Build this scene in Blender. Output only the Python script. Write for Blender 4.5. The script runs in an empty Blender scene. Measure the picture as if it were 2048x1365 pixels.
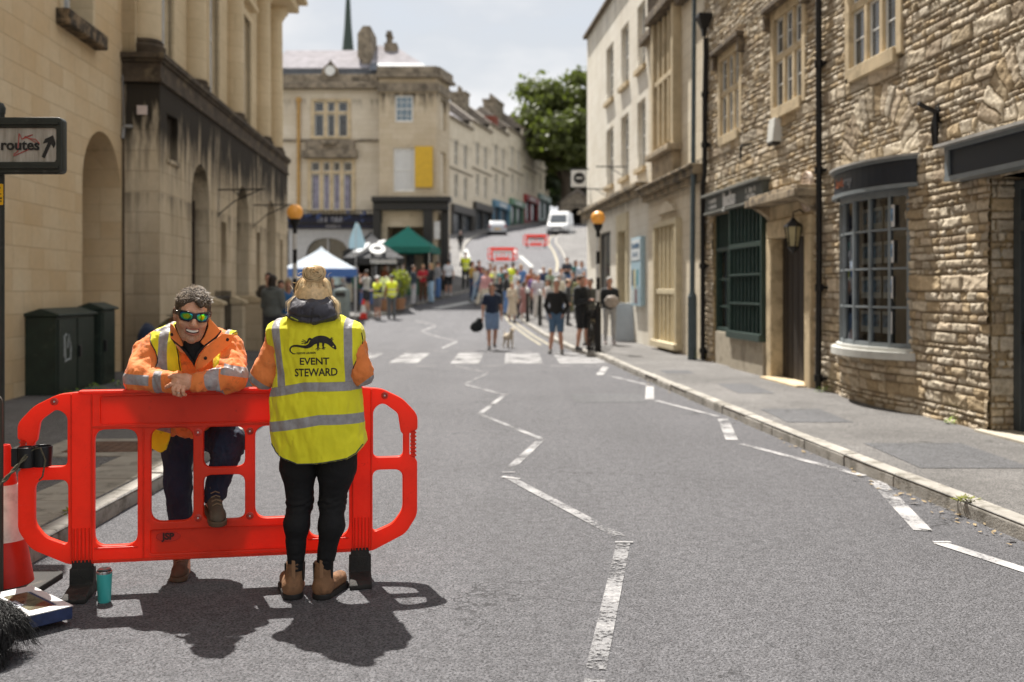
import bpy, bmesh, math, random
import numpy as np
from mathutils import Vector, Matrix
from mathutils.bvhtree import BVHTree
random.seed(7); rng = np.random.default_rng(7)
C = bpy.context.scene.collection
sc = bpy.context.scene
PI = math.pi; R = math.radians

# ---------------------------------------------------------------- camera
cam_d = bpy.data.cameras.new('camera'); cam = bpy.data.objects.new('camera', cam_d); C.objects.link(cam)
cam.location = (0, 0, 1.52); cam.rotation_euler = (R(90), 0, 0)
cam_d.sensor_width = 36; cam_d.lens = 35.16; cam_d.shift_y = -0.05
cam_d.clip_start = 0.1; cam_d.clip_end = 3000
cam_d.dof.use_dof = True; cam_d.dof.focus_distance = 4.95; cam_d.dof.aperture_fstop = 1.7
sc.camera = cam
# ---------------------------------------------------------------- sky, sun, exposure
SUN = Vector((-.22, .5, 1.0)).normalized()
w = bpy.data.worlds.new('World'); sc.world = w; w.use_nodes = True
nt = w.node_tree; nt.nodes.clear()
wo = nt.nodes.new('ShaderNodeOutputWorld'); bg = nt.nodes.new('ShaderNodeBackground')
sky = nt.nodes.new('ShaderNodeTexSky'); sky.sky_type = 'NISHITA'; sky.sun_disc = False
sky.sun_elevation = math.asin(SUN.z); sky.sun_rotation = math.atan2(SUN.x, SUN.y)
sky.air_density = 1.3; sky.dust_density = 2.0
tc = nt.nodes.new('ShaderNodeTexCoord'); mp = nt.nodes.new('ShaderNodeMapping')
mp.inputs['Scale'].default_value = (1, 1, 2.6); mp.inputs['Location'].default_value = (.3, .1, .2)
nz = nt.nodes.new('ShaderNodeTexNoise'); nz.inputs['Scale'].default_value = 3.4; nz.inputs['Detail'].default_value = 7
nz.inputs['Roughness'].default_value = .5
cr = nt.nodes.new('ShaderNodeValToRGB')
cr.color_ramp.elements[0].position = .30; cr.color_ramp.elements[0].color = (.72, .72, .72, 1)
cr.color_ramp.elements[1].position = .52; cr.color_ramp.elements[1].color = (1, 1, 1, 1)
cl = nt.nodes.new('ShaderNodeValToRGB')
cl.color_ramp.elements[0].position = .40; cl.color_ramp.elements[0].color = (5.0, 5.1, 5.3, 1)
cl.color_ramp.elements[1].position = .66; cl.color_ramp.elements[1].color = (7.5, 7.5, 7.55, 1)
mx = nt.nodes.new('ShaderNodeMix'); mx.data_type = 'RGBA'
L_ = nt.links.new
L_(tc.outputs['Generated'], mp.inputs[0]); L_(mp.outputs[0], nz.inputs['Vector'])
L_(nz.outputs['Fac'], cr.inputs[0]); L_(nz.outputs['Fac'], cl.inputs[0]); L_(cr.outputs[0], mx.inputs['Factor'])
L_(sky.outputs[0], mx.inputs['A']); L_(cl.outputs[0], mx.inputs['B'])
sx_ = nt.nodes.new('ShaderNodeSeparateXYZ'); L_(tc.outputs['Generated'], sx_.inputs[0])
mr_ = nt.nodes.new('ShaderNodeMapRange'); mr_.inputs['From Min'].default_value = .25; mr_.inputs['From Max'].default_value = .95
mr_.inputs['To Min'].default_value = 1.0; mr_.inputs['To Max'].default_value = 1.05; L_(sx_.outputs[2], mr_.inputs[0])   # cloud overhead is brighter than cloud near the skyline
vm_ = nt.nodes.new('ShaderNodeVectorMath'); vm_.operation = 'SCALE'; L_(mx.outputs['Result'], vm_.inputs[0]); L_(mr_.outputs[0], vm_.inputs['Scale'])
L_(vm_.outputs[0], bg.inputs[0]); bg.inputs[1].default_value = .074
L_(bg.outputs[0], wo.inputs[0])
sun_d = bpy.data.lights.new('sun', 'SUN'); sun_d.energy = 5.0; sun_d.angle = R(.6); sun_d.color = (1, .955, .88)
sun = bpy.data.objects.new('sun', sun_d); C.objects.link(sun)
sun.rotation_euler = SUN.to_track_quat('Z', 'Y').to_euler(); sun.location = (-5, 12, 24)
sc.view_settings.view_transform = 'Standard'; sc.view_settings.look = 'None'
sc.view_settings.exposure = 0.98; sc.view_settings.gamma = 1.0

# ---------------------------------------------------------------- materials
MATS = {}
def _new(name):
    m = bpy.data.materials.new(name); m.use_nodes = True
    n = m.node_tree; b = n.nodes['Principled BSDF']
    return m, n, b, n.links.new
def coord(n, L, rot=None, sc_=(1, 1, 1)):
    t = n.nodes.new('ShaderNodeTexCoord'); mpn = n.nodes.new('ShaderNodeMapping')
    mpn.inputs['Scale'].default_value = sc_
    L(t.outputs['Object'], mpn.inputs[0]); return mpn.outputs[0]
def noise(n, L, vec, scale, detail=4, rough=.55):
    z = n.nodes.new('ShaderNodeTexNoise'); z.inputs['Scale'].default_value = scale
    z.inputs['Detail'].default_value = detail; z.inputs['Roughness'].default_value = rough
    L(vec, z.inputs['Vector']); return z.outputs['Fac']
def ramp(n, L, fac, stops):
    r = n.nodes.new('ShaderNodeValToRGB'); e = r.color_ramp.elements
    while len(e) < len(stops): e.new(.5)
    for k, (p, c) in enumerate(stops):
        e[k].position = p; e[k].color = (c if len(c) == 4 else (*c, 1)) if hasattr(c, '__len__') else (c, c, c, 1)
    L(fac, r.inputs[0]); return r.outputs[0]
def mix(n, L, f, a, b, blend='MIX'):
    x = n.nodes.new('ShaderNodeMix'); x.data_type = 'RGBA'; x.blend_type = blend
    for s, v in (('Factor', f), ('A', a), ('B', b)):
        if isinstance(v, (int, float)): x.inputs[s].default_value = v
        elif isinstance(v, (tuple, list)): x.inputs[s].default_value = (*v, 1) if len(v) == 3 else v
        else: L(v, x.inputs[s])
    return x.outputs['Result']
def math_(n, L, op, a, b=None, clamp=False):
    x = n.nodes.new('ShaderNodeMath'); x.operation = op; x.use_clamp = clamp
    for k, v in enumerate((a, b)):
        if v is None: continue
        if isinstance(v, (int, float)): x.inputs[k].default_value = v
        else: L(v, x.inputs[k])
    return x.outputs[0]
def bump(n, L, h, b, dist=.01, strength=1.0):
    x = n.nodes.new('ShaderNodeBump'); x.inputs['Distance'].default_value = dist; x.inputs['Strength'].default_value = strength
    L(h, x.inputs['Height']); L(x.outputs[0], b.inputs['Normal']); return x
def M(name, col, rough=.7, var=.12, vs=6, bmp=0, bs=40, metal=0, spec=.4, coat=0, emit=None, stretch=(1, 1, 1), dirt=None, sheen=0):
    """plain procedural material: base colour broken up by noise, optional bump and dirt"""
    if name in MATS: return MATS[name]
    m, n, b, L = _new(name); v = coord(n, L, sc_=stretch)
    f = noise(n, L, v, vs, 5)
    a = tuple(max(0, c * (1 - var)) for c in col); z = tuple(min(1, c * (1 + var)) for c in col)
    c = ramp(n, L, f, [(.3, a), (.7, z)])
    if dirt:
        g = noise(n, L, v, dirt[1], 6, .65)
        c = mix(n, L, ramp(n, L, g, [(dirt[2], 0), (dirt[2] + .15, dirt[3])]), c, dirt[0])
    L(c, b.inputs['Base Color'])
    L(math_(n, L, 'ADD', math_(n, L, 'MULTIPLY', f, .16), rough - .08, True), b.inputs['Roughness'])
    b.inputs['Metallic'].default_value = metal; b.inputs['Specular IOR Level'].default_value = spec
    b.inputs['Coat Weight'].default_value = coat
    if sheen: b.inputs['Sheen Weight'].default_value = sheen
    if bmp: bump(n, L, noise(n, L, v, bs, 4, .6), b, bmp)
    if emit: b.inputs['Emission Color'].default_value = (*emit[0], 1); b.inputs['Emission Strength'].default_value = emit[1]
    MATS[name] = m; return m
def glass_mat(name, fr=.8, refl=.12):
    m = bpy.data.materials.new(name); m.use_nodes = True; n = m.node_tree; L = n.links.new
    n.nodes.clear(); o = n.nodes.new('ShaderNodeOutputMaterial')
    t = n.nodes.new('ShaderNodeBsdfTransparent'); t.inputs[0].default_value = (.75, .8, .8, 1)
    g = n.nodes.new('ShaderNodeBsdfGlossy'); g.inputs['Roughness'].default_value = .03; g.inputs['Color'].default_value = (.9, .93, 1, 1)
    lw = n.nodes.new('ShaderNodeLayerWeight'); lw.inputs[0].default_value = .35
    f = math_(n, L, 'ADD', math_(n, L, 'MULTIPLY', lw.outputs['Fresnel'], fr), refl, True)
    x = n.nodes.new('ShaderNodeMixShader'); L(f, x.inputs[0]); L(t.outputs[0], x.inputs[1]); L(g.outputs[0], x.inputs[2])
    L(x.outputs[0], o.inputs[0]); return m
def dark_glass(name, col=(.05, .06, .07), r=.08):
    m = M(name, col, r + .08, .5, 3, spec=.8); return m
def ashlar(name, c1, c2, mortar, bw=.55, bh=.28, stain=None, streak=None, bump_d=.006, msize=.006, soft=.25, patch=(.33, .25, .15)):
    """coursed dressed stone; coordinates run along X+Y and up Z of the object"""
    m, n, b, L = _new(name); t = n.nodes.new('ShaderNodeTexCoord')
    s = n.nodes.new('ShaderNodeSeparateXYZ'); L(t.outputs['Object'], s.inputs[0])
    cb = n.nodes.new('ShaderNodeCombineXYZ'); L(math_(n, L, 'ADD', s.outputs[0], s.outputs[1]), cb.inputs[0]); L(s.outputs[2], cb.inputs[1])
    v = cb.outputs[0]; o = t.outputs['Object']
    br = n.nodes.new('ShaderNodeTexBrick'); br.inputs['Scale'].default_value = 1; br.inputs['Brick Width'].default_value = bw
    br.inputs['Row Height'].default_value = bh; br.inputs['Mortar Size'].default_value = msize; br.inputs['Mortar Smooth'].default_value = soft
    br.inputs['Color1'].default_value = (*c1, 1); br.inputs['Color2'].default_value = (*c2, 1); br.inputs['Mortar'].default_value = (*mortar, 1)
    br.offset = .42; br.squash_frequency = 3; br.squash = .8
    L(v, br.inputs['Vector'])
    n1 = noise(n, L, o, .9, 6, .6); n2 = noise(n, L, o, 9, 5, .7)
    c = mix(n, L, ramp(n, L, n1, [(.35, 0), (.7, .55)]), br.outputs['Color'], patch)
    c = mix(n, L, ramp(n, L, n2, [(.3, 0), (.8, .35)]), c, tuple(x * .55 for x in c1))
    if streak:  # dirt washed down from a ledge: (z top, length, amount)
        mp2 = n.nodes.new('ShaderNodeMapping'); mp2.inputs['Scale'].default_value = (2.6, 2.6, .35); L(o, mp2.inputs[0])
        sn = noise(n, L, mp2.outputs[0], 1.6, 6, .6)
        total = None
        for (zt, ln, am) in streak:
            g = n.nodes.new('ShaderNodeMapRange'); g.inputs['From Min'].default_value = zt - ln; g.inputs['From Max'].default_value = zt
            g.inputs['To Min'].default_value = 0; g.inputs['To Max'].default_value = 1; L(s.outputs[2], g.inputs[0])
            below = math_(n, L, 'LESS_THAN', s.outputs[2], zt + .02)
            q = math_(n, L, 'MULTIPLY', math_(n, L, 'MULTIPLY', g.outputs[0], below), am)
            total = q if total is None else math_(n, L, 'ADD', total, q, True)
        k = math_(n, L, 'MULTIPLY', ramp(n, L, math_(n, L, 'ADD', sn, math_(n, L, 'MULTIPLY', total, .32)), [(.54, 0), (.72, 1)]), math_(n, L, 'MULTIPLY', total, 1.5, True))
        c = mix(n, L, k, c, (.035, .028, .02))
    if stain:
        n3 = noise(n, L, o, stain[0], 7, .7); c = mix(n, L, ramp(n, L, n3, [(stain[1], 0), (stain[1] + .12, stain[2])]), c, (.05, .04, .028))
    L(c, b.inputs['Base Color']); b.inputs['Roughness'].default_value = .9; b.inputs['Specular IOR Level'].default_value = .2
    h = math_(n, L, 'ADD', math_(n, L, 'MULTIPLY', br.outputs['Fac'], -1.0), math_(n, L, 'MULTIPLY', noise(n, L, o, 30, 5, .7), .5))
    bump(n, L, h, b, bump_d); MATS[name] = m; return m

# ---------------------------------------------------------------- objects
def link(name, me, mat=None, parent=None, smooth=False):
    o = bpy.data.objects.new(name, me); C.objects.link(o)
    if mat is not None and not len(me.materials): me.materials.append(mat)
    if parent is not None: o.parent = parent
    if smooth: me.polygons.foreach_set('use_smooth', [True] * len(me.polygons))
    return o
def tag(o, label, cat, group=None):
    o['label'] = label; o['category'] = cat
    if group: o['group'] = group
    return o
def thing(name, label, cat, loc=(0, 0, 0), rz=0, group=None):
    o = bpy.data.objects.new(name, None); C.objects.link(o); o.empty_display_size = .2
    o.location = loc; o.rotation_euler = (0, 0, rz); return tag(o, label, cat, group)
def structure(o, kind='structure'):
    o['kind'] = kind; return o
def copy_tree(o, parent=None):
    c = o.copy(); C.objects.link(c)
    if parent is not None: c.parent = parent
    for ch in o.children: copy_tree(ch, c)
    return c
class MB:
    def __init__(s): s.b = bmesh.new()
    def box(s, x0, x1, y0, y1, z0, z1, mat4=None):
        v = [s.b.verts.new((x, y, z)) for x in (x0, x1) for y in (y0, y1) for z in (z0, z1)]
        for f in ((0, 1, 3, 2), (4, 6, 7, 5), (0, 4, 5, 1), (2, 3, 7, 6), (0, 2, 6, 4), (1, 5, 7, 3)): s.b.faces.new([v[i] for i in f])
        if mat4 is not None: bmesh.ops.transform(s.b, matrix=mat4, verts=v)
        return s
    def tube(s, pts, r, n=8, caps=True):
        pts = [Vector(p) for p in pts]; rs = r if hasattr(r, '__len__') else [r] * len(pts); rings = []
        up = None
        for i, p in enumerate(pts):
            d = (pts[min(i + 1, len(pts) - 1)] - pts[max(i - 1, 0)]).normalized()
            if up is None: up = Vector((0, 0, 1)) if abs(d.z) < .9 else Vector((0, 1, 0))
            a = d.cross(up); a = a.normalized() if a.length > 1e-6 else Vector((1, 0, 0)); bb = a.cross(d).normalized(); up = bb
            rings.append([s.b.verts.new(p + rs[i] * (math.cos(2 * PI * k / n) * a + math.sin(2 * PI * k / n) * bb)) for k in range(n)])
        for q, t in zip(rings, rings[1:]):
            for k in range(n): s.b.faces.new((q[k], q[(k + 1) % n], t[(k + 1) % n], t[k]))
        if caps and n > 2: s.b.faces.new(rings[0][::-1]); s.b.faces.new(rings[-1])
        return s
    def lathe(s, prof, n=24, c=(0, 0, 0), a0=0, a1=2 * PI):
        full = abs(a1 - a0 - 2 * PI) < 1e-6; k = n if full else n + 1; rings = []
        for (r, z) in prof:
            rings.append([s.b.verts.new((c[0] + r * math.cos(a0 + (a1 - a0) * i / n), c[1] + r * math.sin(a0 + (a1 - a0) * i / n), c[2] + z)) for i in range(k)])
        for q, t in zip(rings, rings[1:]):
            for i in range(n):
                j = (i + 1) % k; s.b.faces.new((q[i], q[j], t[j], t[i]))
        if full:
            if prof[0][0] > 1e-4: s.b.faces.new(rings[0][::-1])
            if prof[-1][0] > 1e-4: s.b.faces.new(rings[-1])
        return s
    def poly(s, pts): s.b.faces.new([s.b.verts.new(p) for p in pts]); return s
    def prism_y(s, pts, y0, y1):  # pts are (x,z)
        a = [s.b.verts.new((x, y0, z)) for x, z in pts]; c = [s.b.verts.new((x, y1, z)) for x, z in pts]; n = len(pts)
        s.b.faces.new(a); s.b.faces.new(c[::-1])
        for i in range(n): s.b.faces.new((a[(i + 1) % n], a[i], c[i], c[(i + 1) % n]))
        return s
    def prism_x(s, pts, x0, x1):  # pts are (y,z)
        a = [s.b.verts.new((x0, y, z)) for y, z in pts]; c = [s.b.verts.new((x1, y, z)) for y, z in pts]; n = len(pts)
        s.b.faces.new(a); s.b.faces.new(c[::-1])
        for i in range(n): s.b.faces.new((a[(i + 1) % n], a[i], c[i], c[(i + 1) % n]))
        return s
    def build(s, name, mat=None, parent=None, smooth=False, bevel=0, label=None, tf=None):
        if tf is not None: bmesh.ops.transform(s.b, matrix=tf, verts=s.b.verts)
        bmesh.ops.recalc_face_normals(s.b, faces=s.b.faces)
        me = bpy.data.meshes.new(name); s.b.to_mesh(me); s.b.free()
        o = link(name, me, mat, parent)
        if smooth:
            me.polygons.foreach_set('use_smooth', [True] * len(me.polygons))
            me.set_sharp_from_angle(angle=R(40))
        if bevel:
            md = o.modifiers.new('bevel', 'BEVEL'); md.width = bevel; md.segments = 2; md.limit_method = 'ANGLE'; md.angle_limit = R(40)
        if label: o['label'] = label
        return o
def eval_mesh(o):
    dg = bpy.context.evaluated_depsgraph_get(); return bpy.data.meshes.new_from_object(o.evaluated_get(dg))
def rect(x0, x1, z0, z1, r=0, n=4):
    if r <= 0: return [(x0, z0), (x1, z0), (x1, z1), (x0, z1)]
    out = []
    for cx, cz, a in ((x1 - r, z0 + r, -90), (x1 - r, z1 - r, 0), (x0 + r, z1 - r, 90), (x0 + r, z0 + r, 180)):
        for k in range(n + 1): t = R(a + 90 * k / n); out.append((cx + r * math.cos(t), cz + r * math.sin(t)))
    return out
def archp(x0, x1, z0, zt, n=12):
    r = (x1 - x0) / 2; c = (x0 + x1) / 2
    return [(x0, z0), (x1, z0)] + [(c + r * math.cos(PI * k / n), zt - r + r * math.sin(PI * k / n)) for k in range(n + 1)]
def roundpoly(pts, rad, n=4):
    """round the corners of a closed 2d polygon; rad is one number or one per corner"""
    out = []; N = len(pts)
    for i, p in enumerate(pts):
        r = rad[i] if hasattr(rad, '__len__') else rad
        a = Vector(pts[i - 1]); p = Vector(p); b = Vector(pts[(i + 1) % N])
        if r <= 0: out.append(tuple(p)); continue
        da, db = (a - p), (b - p); r2 = min(r, da.length * .48, db.length * .48)
        q0 = p + da.normalized() * r2; q1 = p + db.normalized() * r2
        for k in range(n + 1):
            t = k / n; out.append(tuple(q0 * (1 - t) ** 2 + p * 2 * t * (1 - t) + q1 * t * t))
    return out
def plate(outline, holes=(), y0=0, y1=.1, bevel=0):
    """a plate in the XZ plane between y0 and y1 with any holes cut out; returns mesh"""
    cu = bpy.data.curves.new('tmp', 'CURVE'); cu.dimensions = '2D'; cu.fill_mode = 'BOTH'
    cu.extrude = (y1 - y0) / 2 - bevel; cu.bevel_depth = bevel; cu.bevel_resolution = 1
    if bevel: cu.offset = -bevel
    for pl in [outline] + list(holes):
        sp = cu.splines.new('POLY'); sp.points.add(len(pl) - 1)
        for k, (x, z) in enumerate(pl): sp.points[k].co = (x, z, 0, 1)
        sp.use_cyclic_u = True
    o = bpy.data.objects.new('tmp', cu); C.objects.link(o); bpy.context.view_layer.update()
    me = eval_mesh(o); bpy.data.objects.remove(o); bpy.data.curves.remove(cu)
    me.transform(Matrix.Translation((0, (y0 + y1) / 2, 0)) @ Matrix.Rotation(R(90), 4, 'X'))
    me.materials.clear(); return me
def text_mesh(s, size, depth=.004, align='CENTER', bold=0.0, space=1.0):
    cu = bpy.data.curves.new('tmp', 'FONT'); cu.body = s; cu.size = size; cu.extrude = depth / 2; cu.align_x = align; cu.align_y = 'CENTER'
    cu.offset = bold; cu.space_character = space; cu.resolution_u = 3
    o = bpy.data.objects.new('tmp', cu); C.objects.link(o); bpy.context.view_layer.update()
    me = eval_mesh(o); bpy.data.objects.remove(o); bpy.data.curves.remove(cu)
    me.transform(Matrix.Rotation(R(90), 4, 'X')); me.materials.clear(); return me
def text(s, size, loc, mat, parent, name='lettering', depth=.006, align='CENTER', bold=0, sx=1, space=1.0):
    me = text_mesh(s, size, depth, align, bold, space); me.transform(Matrix.Translation(loc) @ Matrix.Diagonal((sx, 1, 1, 1)))
    return link(name, me, mat, parent)

# ---------------------------------------------------------------- implicit surfaces (bodies, clothes)
def surfnet(f, lo, hi, h):
    lo, hi = np.minimum(lo, hi).astype(float), np.maximum(lo, hi); n = np.ceil((np.array(hi) - lo) / h).astype(int) + 1
    ax = [(lo[i] + h * np.arange(n[i])).astype(np.float32) for i in range(3)]
    P = np.stack(np.meshgrid(*ax, indexing='ij'), -1); V = f(P).astype(np.float32); del P
    for a in range(3):  # closed at the borders
        sl = [slice(None)] * 3
        for e in (0, -1): sl[a] = e; V[tuple(sl)] = np.maximum(V[tuple(sl)], h * .5)
    S = V < 0; nx, ny, nz_ = n
    cnt = np.zeros((nx - 1, ny - 1, nz_ - 1), np.int8)
    for i in (0, 1):
        for j in (0, 1):
            for k in (0, 1): cnt += S[i:nx - 1 + i, j:ny - 1 + j, k:nz_ - 1 + k]
    I = np.argwhere((cnt > 0) & (cnt < 8)); idx = -np.ones(cnt.shape, np.int64); idx[tuple(I.T)] = np.arange(len(I))
    acc = np.zeros((len(I), 3)); num = np.zeros(len(I))
    cs = [(i, j, k) for i in (0, 1) for j in (0, 1) for k in (0, 1)]
    for a in cs:
        for b in cs:
            if sum(b) - sum(a) == 1 and all(y >= x for x, y in zip(a, b)):
                va = V[tuple((I + a).T)]; vb = V[tuple((I + b).T)]; c = (va < 0) != (vb < 0)
                t = np.where(c, va / np.where(va - vb == 0, 1, va - vb), 0)
                acc += np.where(c[:, None], np.array(a) + t[:, None] * (np.array(b) - np.array(a)), 0); num += c
    verts = lo + h * (I + acc / num[:, None]); quads = []
    for d in range(3):
        u, v_ = (d + 1) % 3, (d + 2) % 3
        s0 = [slice(None)] * 3; s1 = [slice(None)] * 3; s0[d] = slice(0, -1); s1[d] = slice(1, None)
        E = np.argwhere(S[tuple(s0)] != S[tuple(s1)])
        E = E[(E[:, u] > 0) & (E[:, v_] > 0) & (E[:, u] < n[u] - 1) & (E[:, v_] < n[v_] - 1)]
        eu = np.eye(3, dtype=int)[u]; ev = np.eye(3, dtype=int)[v_]
        q = np.stack([idx[tuple((E - eu - ev).T)], idx[tuple((E - ev).T)], idx[tuple(E.T)], idx[tuple((E - eu).T)]], 1)
        fl = ~S[tuple(E.T)]; q[fl] = q[fl][:, ::-1]; quads.append(q)
    return verts, np.concatenate(quads)
def mesh_np(name, verts, faces):
    me = bpy.data.meshes.new(name); faces = np.asarray(faces); k = faces.shape[1]
    me.vertices.add(len(verts)); me.vertices.foreach_set('co', np.asarray(verts, np.float32).ravel())
    me.loops.add(faces.size); me.loops.foreach_set('vertex_index', faces.ravel().astype(np.int32))
    me.polygons.add(len(faces)); me.polygons.foreach_set('loop_start', np.arange(0, faces.size, k, dtype=np.int32))
    me.polygons.foreach_set('loop_total', np.full(len(faces), k, np.int32))
    me.update(calc_edges=True); me.validate(); return me
def sdf_obj(name, f, lo, hi, h, mat, parent=None, label=None):
    v, q = surfnet(f, lo, hi, h); me = mesh_np(name, v, q)
    o = link(name, me, mat, parent, smooth=True)
    if label: o['label'] = label
    return o
def cap(P, a, b, ra, rb=None, fl=None):
    """round cone from a to b; fl = (axis vector, factor) squashes across an axis"""
    rb = ra if rb is None else rb; a = np.array(a, np.float32); b = np.array(b, np.float32)
    Q = P - a; ba = b - a; L2 = max(float(ba @ ba), 1e-9)
    t = np.clip((Q @ ba) / L2, 0, 1); D = Q - t[..., None] * ba
    if fl is not None:
        n = np.array(fl[0], np.float32); n /= np.linalg.norm(n); D = D + ((D @ n) * (fl[1] - 1))[..., None] * n
    return np.sqrt((D * D).sum(-1)) - (ra + t * (rb - ra))
def ell(P, c, r, rot=None):
    Q = P - np.array(c, np.float32)
    if rot is not None: Q = Q @ np.array(rot, np.float32)
    r = np.array(r, np.float32); k = np.sqrt(((Q / r) ** 2).sum(-1)); g = np.sqrt(((Q / r ** 2) ** 2).sum(-1)) + 1e-9
    return k * (k - 1) / g
def smin(a, b, k):
    h = np.clip(.5 + .5 * (b - a) / k, 0, 1); return b + (a - b) * h - k * h * (1 - h)
def smax(a, b, k): return -smin(-a, -b, k)
def uni(k, *ds):
    r = ds[0]
    for d in ds[1:]: r = smin(r, d, k)
    return r
_wd = np.random.default_rng(3).normal(size=(40, 3)); _wd /= np.linalg.norm(_wd, axis=1)[:, None]; _wp = np.random.default_rng(4).uniform(0, 6.28, 40)
def wob(P, s, seed=0, sc3=(1, 1, 1), n=5):
    """smooth pseudo noise in -1..1 at spatial size s"""
    Q = P * np.array(sc3, np.float32); r = 0
    for k in range(n):
        j = (seed * 7 + k) % 40; r = r + np.sin((Q @ _wd[j].astype(np.float32)) * (6.28 / s * (1 + .35 * k)) + _wp[j] + (1.7 * r if k else 0)) / (1 + .5 * k)
    return r / 2.2
def polysd(X, Z, pts):
    """signed distance to a 2d polygon (negative inside)"""
    pts = np.array(pts, np.float32); d = np.full(X.shape, 1e9, np.float32); s = np.ones(X.shape, np.float32); N = len(pts)
    for i in range(N):
        a = pts[i]; b = pts[i - 1]; e = b - a; wx = X - a[0]; wz = Z - a[1]
        t = np.clip((wx * e[0] + wz * e[1]) / (e @ e), 0, 1); d = np.minimum(d, (wx - e[0] * t) ** 2 + (wz - e[1] * t) ** 2)
        c1 = Z >= a[1]; c2 = Z < b[1]; c3 = e[0] * wz > e[1] * wx
        s = np.where((c1 & c2 & c3) | (~c1 & ~c2 & ~c3), -s, s)
    return s * np.sqrt(d)

# ---------------------------------------------------------------- terrain
def g(y):
    """height of the street: level near the camera, then climbing the hill"""
    sp = lambda t: max(t, 0) + math.log1p(math.exp(-abs(t)))
    z = .135 * 3 * sp((y - 41) / 3) - .035 * 4 * sp((y - 86) / 4) - .1 * 6 * sp((y - 150) / 6)
    return max(0.0, z - .022)
def gp(u, v, zo=0.0):
    """the point of the street surface seen at photograph pixel u,v"""
    d = 3.0
    while d < 180 and 580 - (g(d) + zo - 1.52) / d * 2000 > v: d += .05
    return ((u - 1024) / 2000 * d, d)
# ================================================================ SETTING
def asphalt(name, lo, hi, speck=.5, patch=.2, bd=.004, crack=.6):
    m, n, b, L = _new(name); t = n.nodes.new('ShaderNodeTexCoord'); o = t.outputs['Object']
    vo = n.nodes.new('ShaderNodeTexVoronoi'); vo.inputs['Scale'].default_value = 105; L(o, vo.inputs['Vector'])
    big = noise(n, L, o, .55, 6, .6); mid = noise(n, L, o, 14, 5, .7); fine = noise(n, L, o, 210, 3, .6)
    base = ramp(n, L, vo.outputs['Color'], [(.15, lo), (.85, hi)])
    c = mix(n, L, ramp(n, L, fine, [(.35, 0), (.7, speck)]), base, tuple(x * 1.5 for x in hi))
    c = mix(n, L, ramp(n, L, mid, [(.45, 0), (.62, .35)]), c, tuple(x * .55 for x in lo))
    c = mix(n, L, ramp(n, L, big, [(.35, 0), (.7, patch)]), c, tuple(x * .6 for x in lo))
    pit = noise(n, L, o, 78, 3, .75); c = mix(n, L, ramp(n, L, pit, [(.50, 0), (.60, .8)]), c, tuple(x * .22 for x in lo))
    ms = n.nodes.new('ShaderNodeMapping'); ms.inputs['Scale'].default_value = (1.5, .05, 1); L(o, ms.inputs[0]); tr = noise(n, L, ms.outputs[0], 1.1, 3, .5)
    c = mix(n, L, ramp(n, L, tr, [(.40, .10), (.6, 0)]), c, tuple(x * .45 for x in lo))     # lanes polished darker by tyres
    ce = n.nodes.new('ShaderNodeTexVoronoi'); ce.feature = 'DISTANCE_TO_EDGE'; ce.inputs['Scale'].default_value = .55
    wq = n.nodes.new('ShaderNodeVectorMath'); wq.operation = 'ADD'; L(o, wq.inputs[0]); nw = n.nodes.new('ShaderNodeTexNoise'); nw.inputs['Scale'].default_value = 2.2; nw.inputs['Detail'].default_value = 6; L(o, nw.inputs['Vector']); L(nw.outputs['Color'], wq.inputs[1]); L(wq.outputs[0], ce.inputs['Vector'])
    ck = math_(n, L, 'MULTIPLY', math_(n, L, 'LESS_THAN', ce.outputs['Distance'], .0045), ramp(n, L, noise(n, L, o, .35, 3, .5), [(.50, 0), (.58, crack)])); c = mix(n, L, ck, c, tuple(x * .2 for x in lo))
    L(c, b.inputs['Base Color']); b.inputs['Roughness'].default_value = .8; b.inputs['Specular IOR Level'].default_value = .3
    h = math_(n, L, 'ADD', math_(n, L, 'MULTIPLY', vo.outputs['Distance'], -1.0), math_(n, L, 'MULTIPLY', fine, .6))
    h = math_(n, L, 'ADD', h, math_(n, L, 'MULTIPLY', mid, 1.2))
    h = math_(n, L, 'SUBTRACT', h, math_(n, L, 'MULTIPLY', pit, 1.6))
    bump(n, L, h, b, bd); MATS[name] = m; return m
ROAD = asphalt('road_asphalt', (.078, .077, .083), (.20, .197, .211), bd=.008)
PAVE = asphalt('pavement_asphalt', (.12, .115, .112), (.27, .258, .25), .4, .7)
PATCH = asphalt('repair_asphalt', (.078, .078, .083), (.185, .185, .195), .3, .3)
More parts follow.
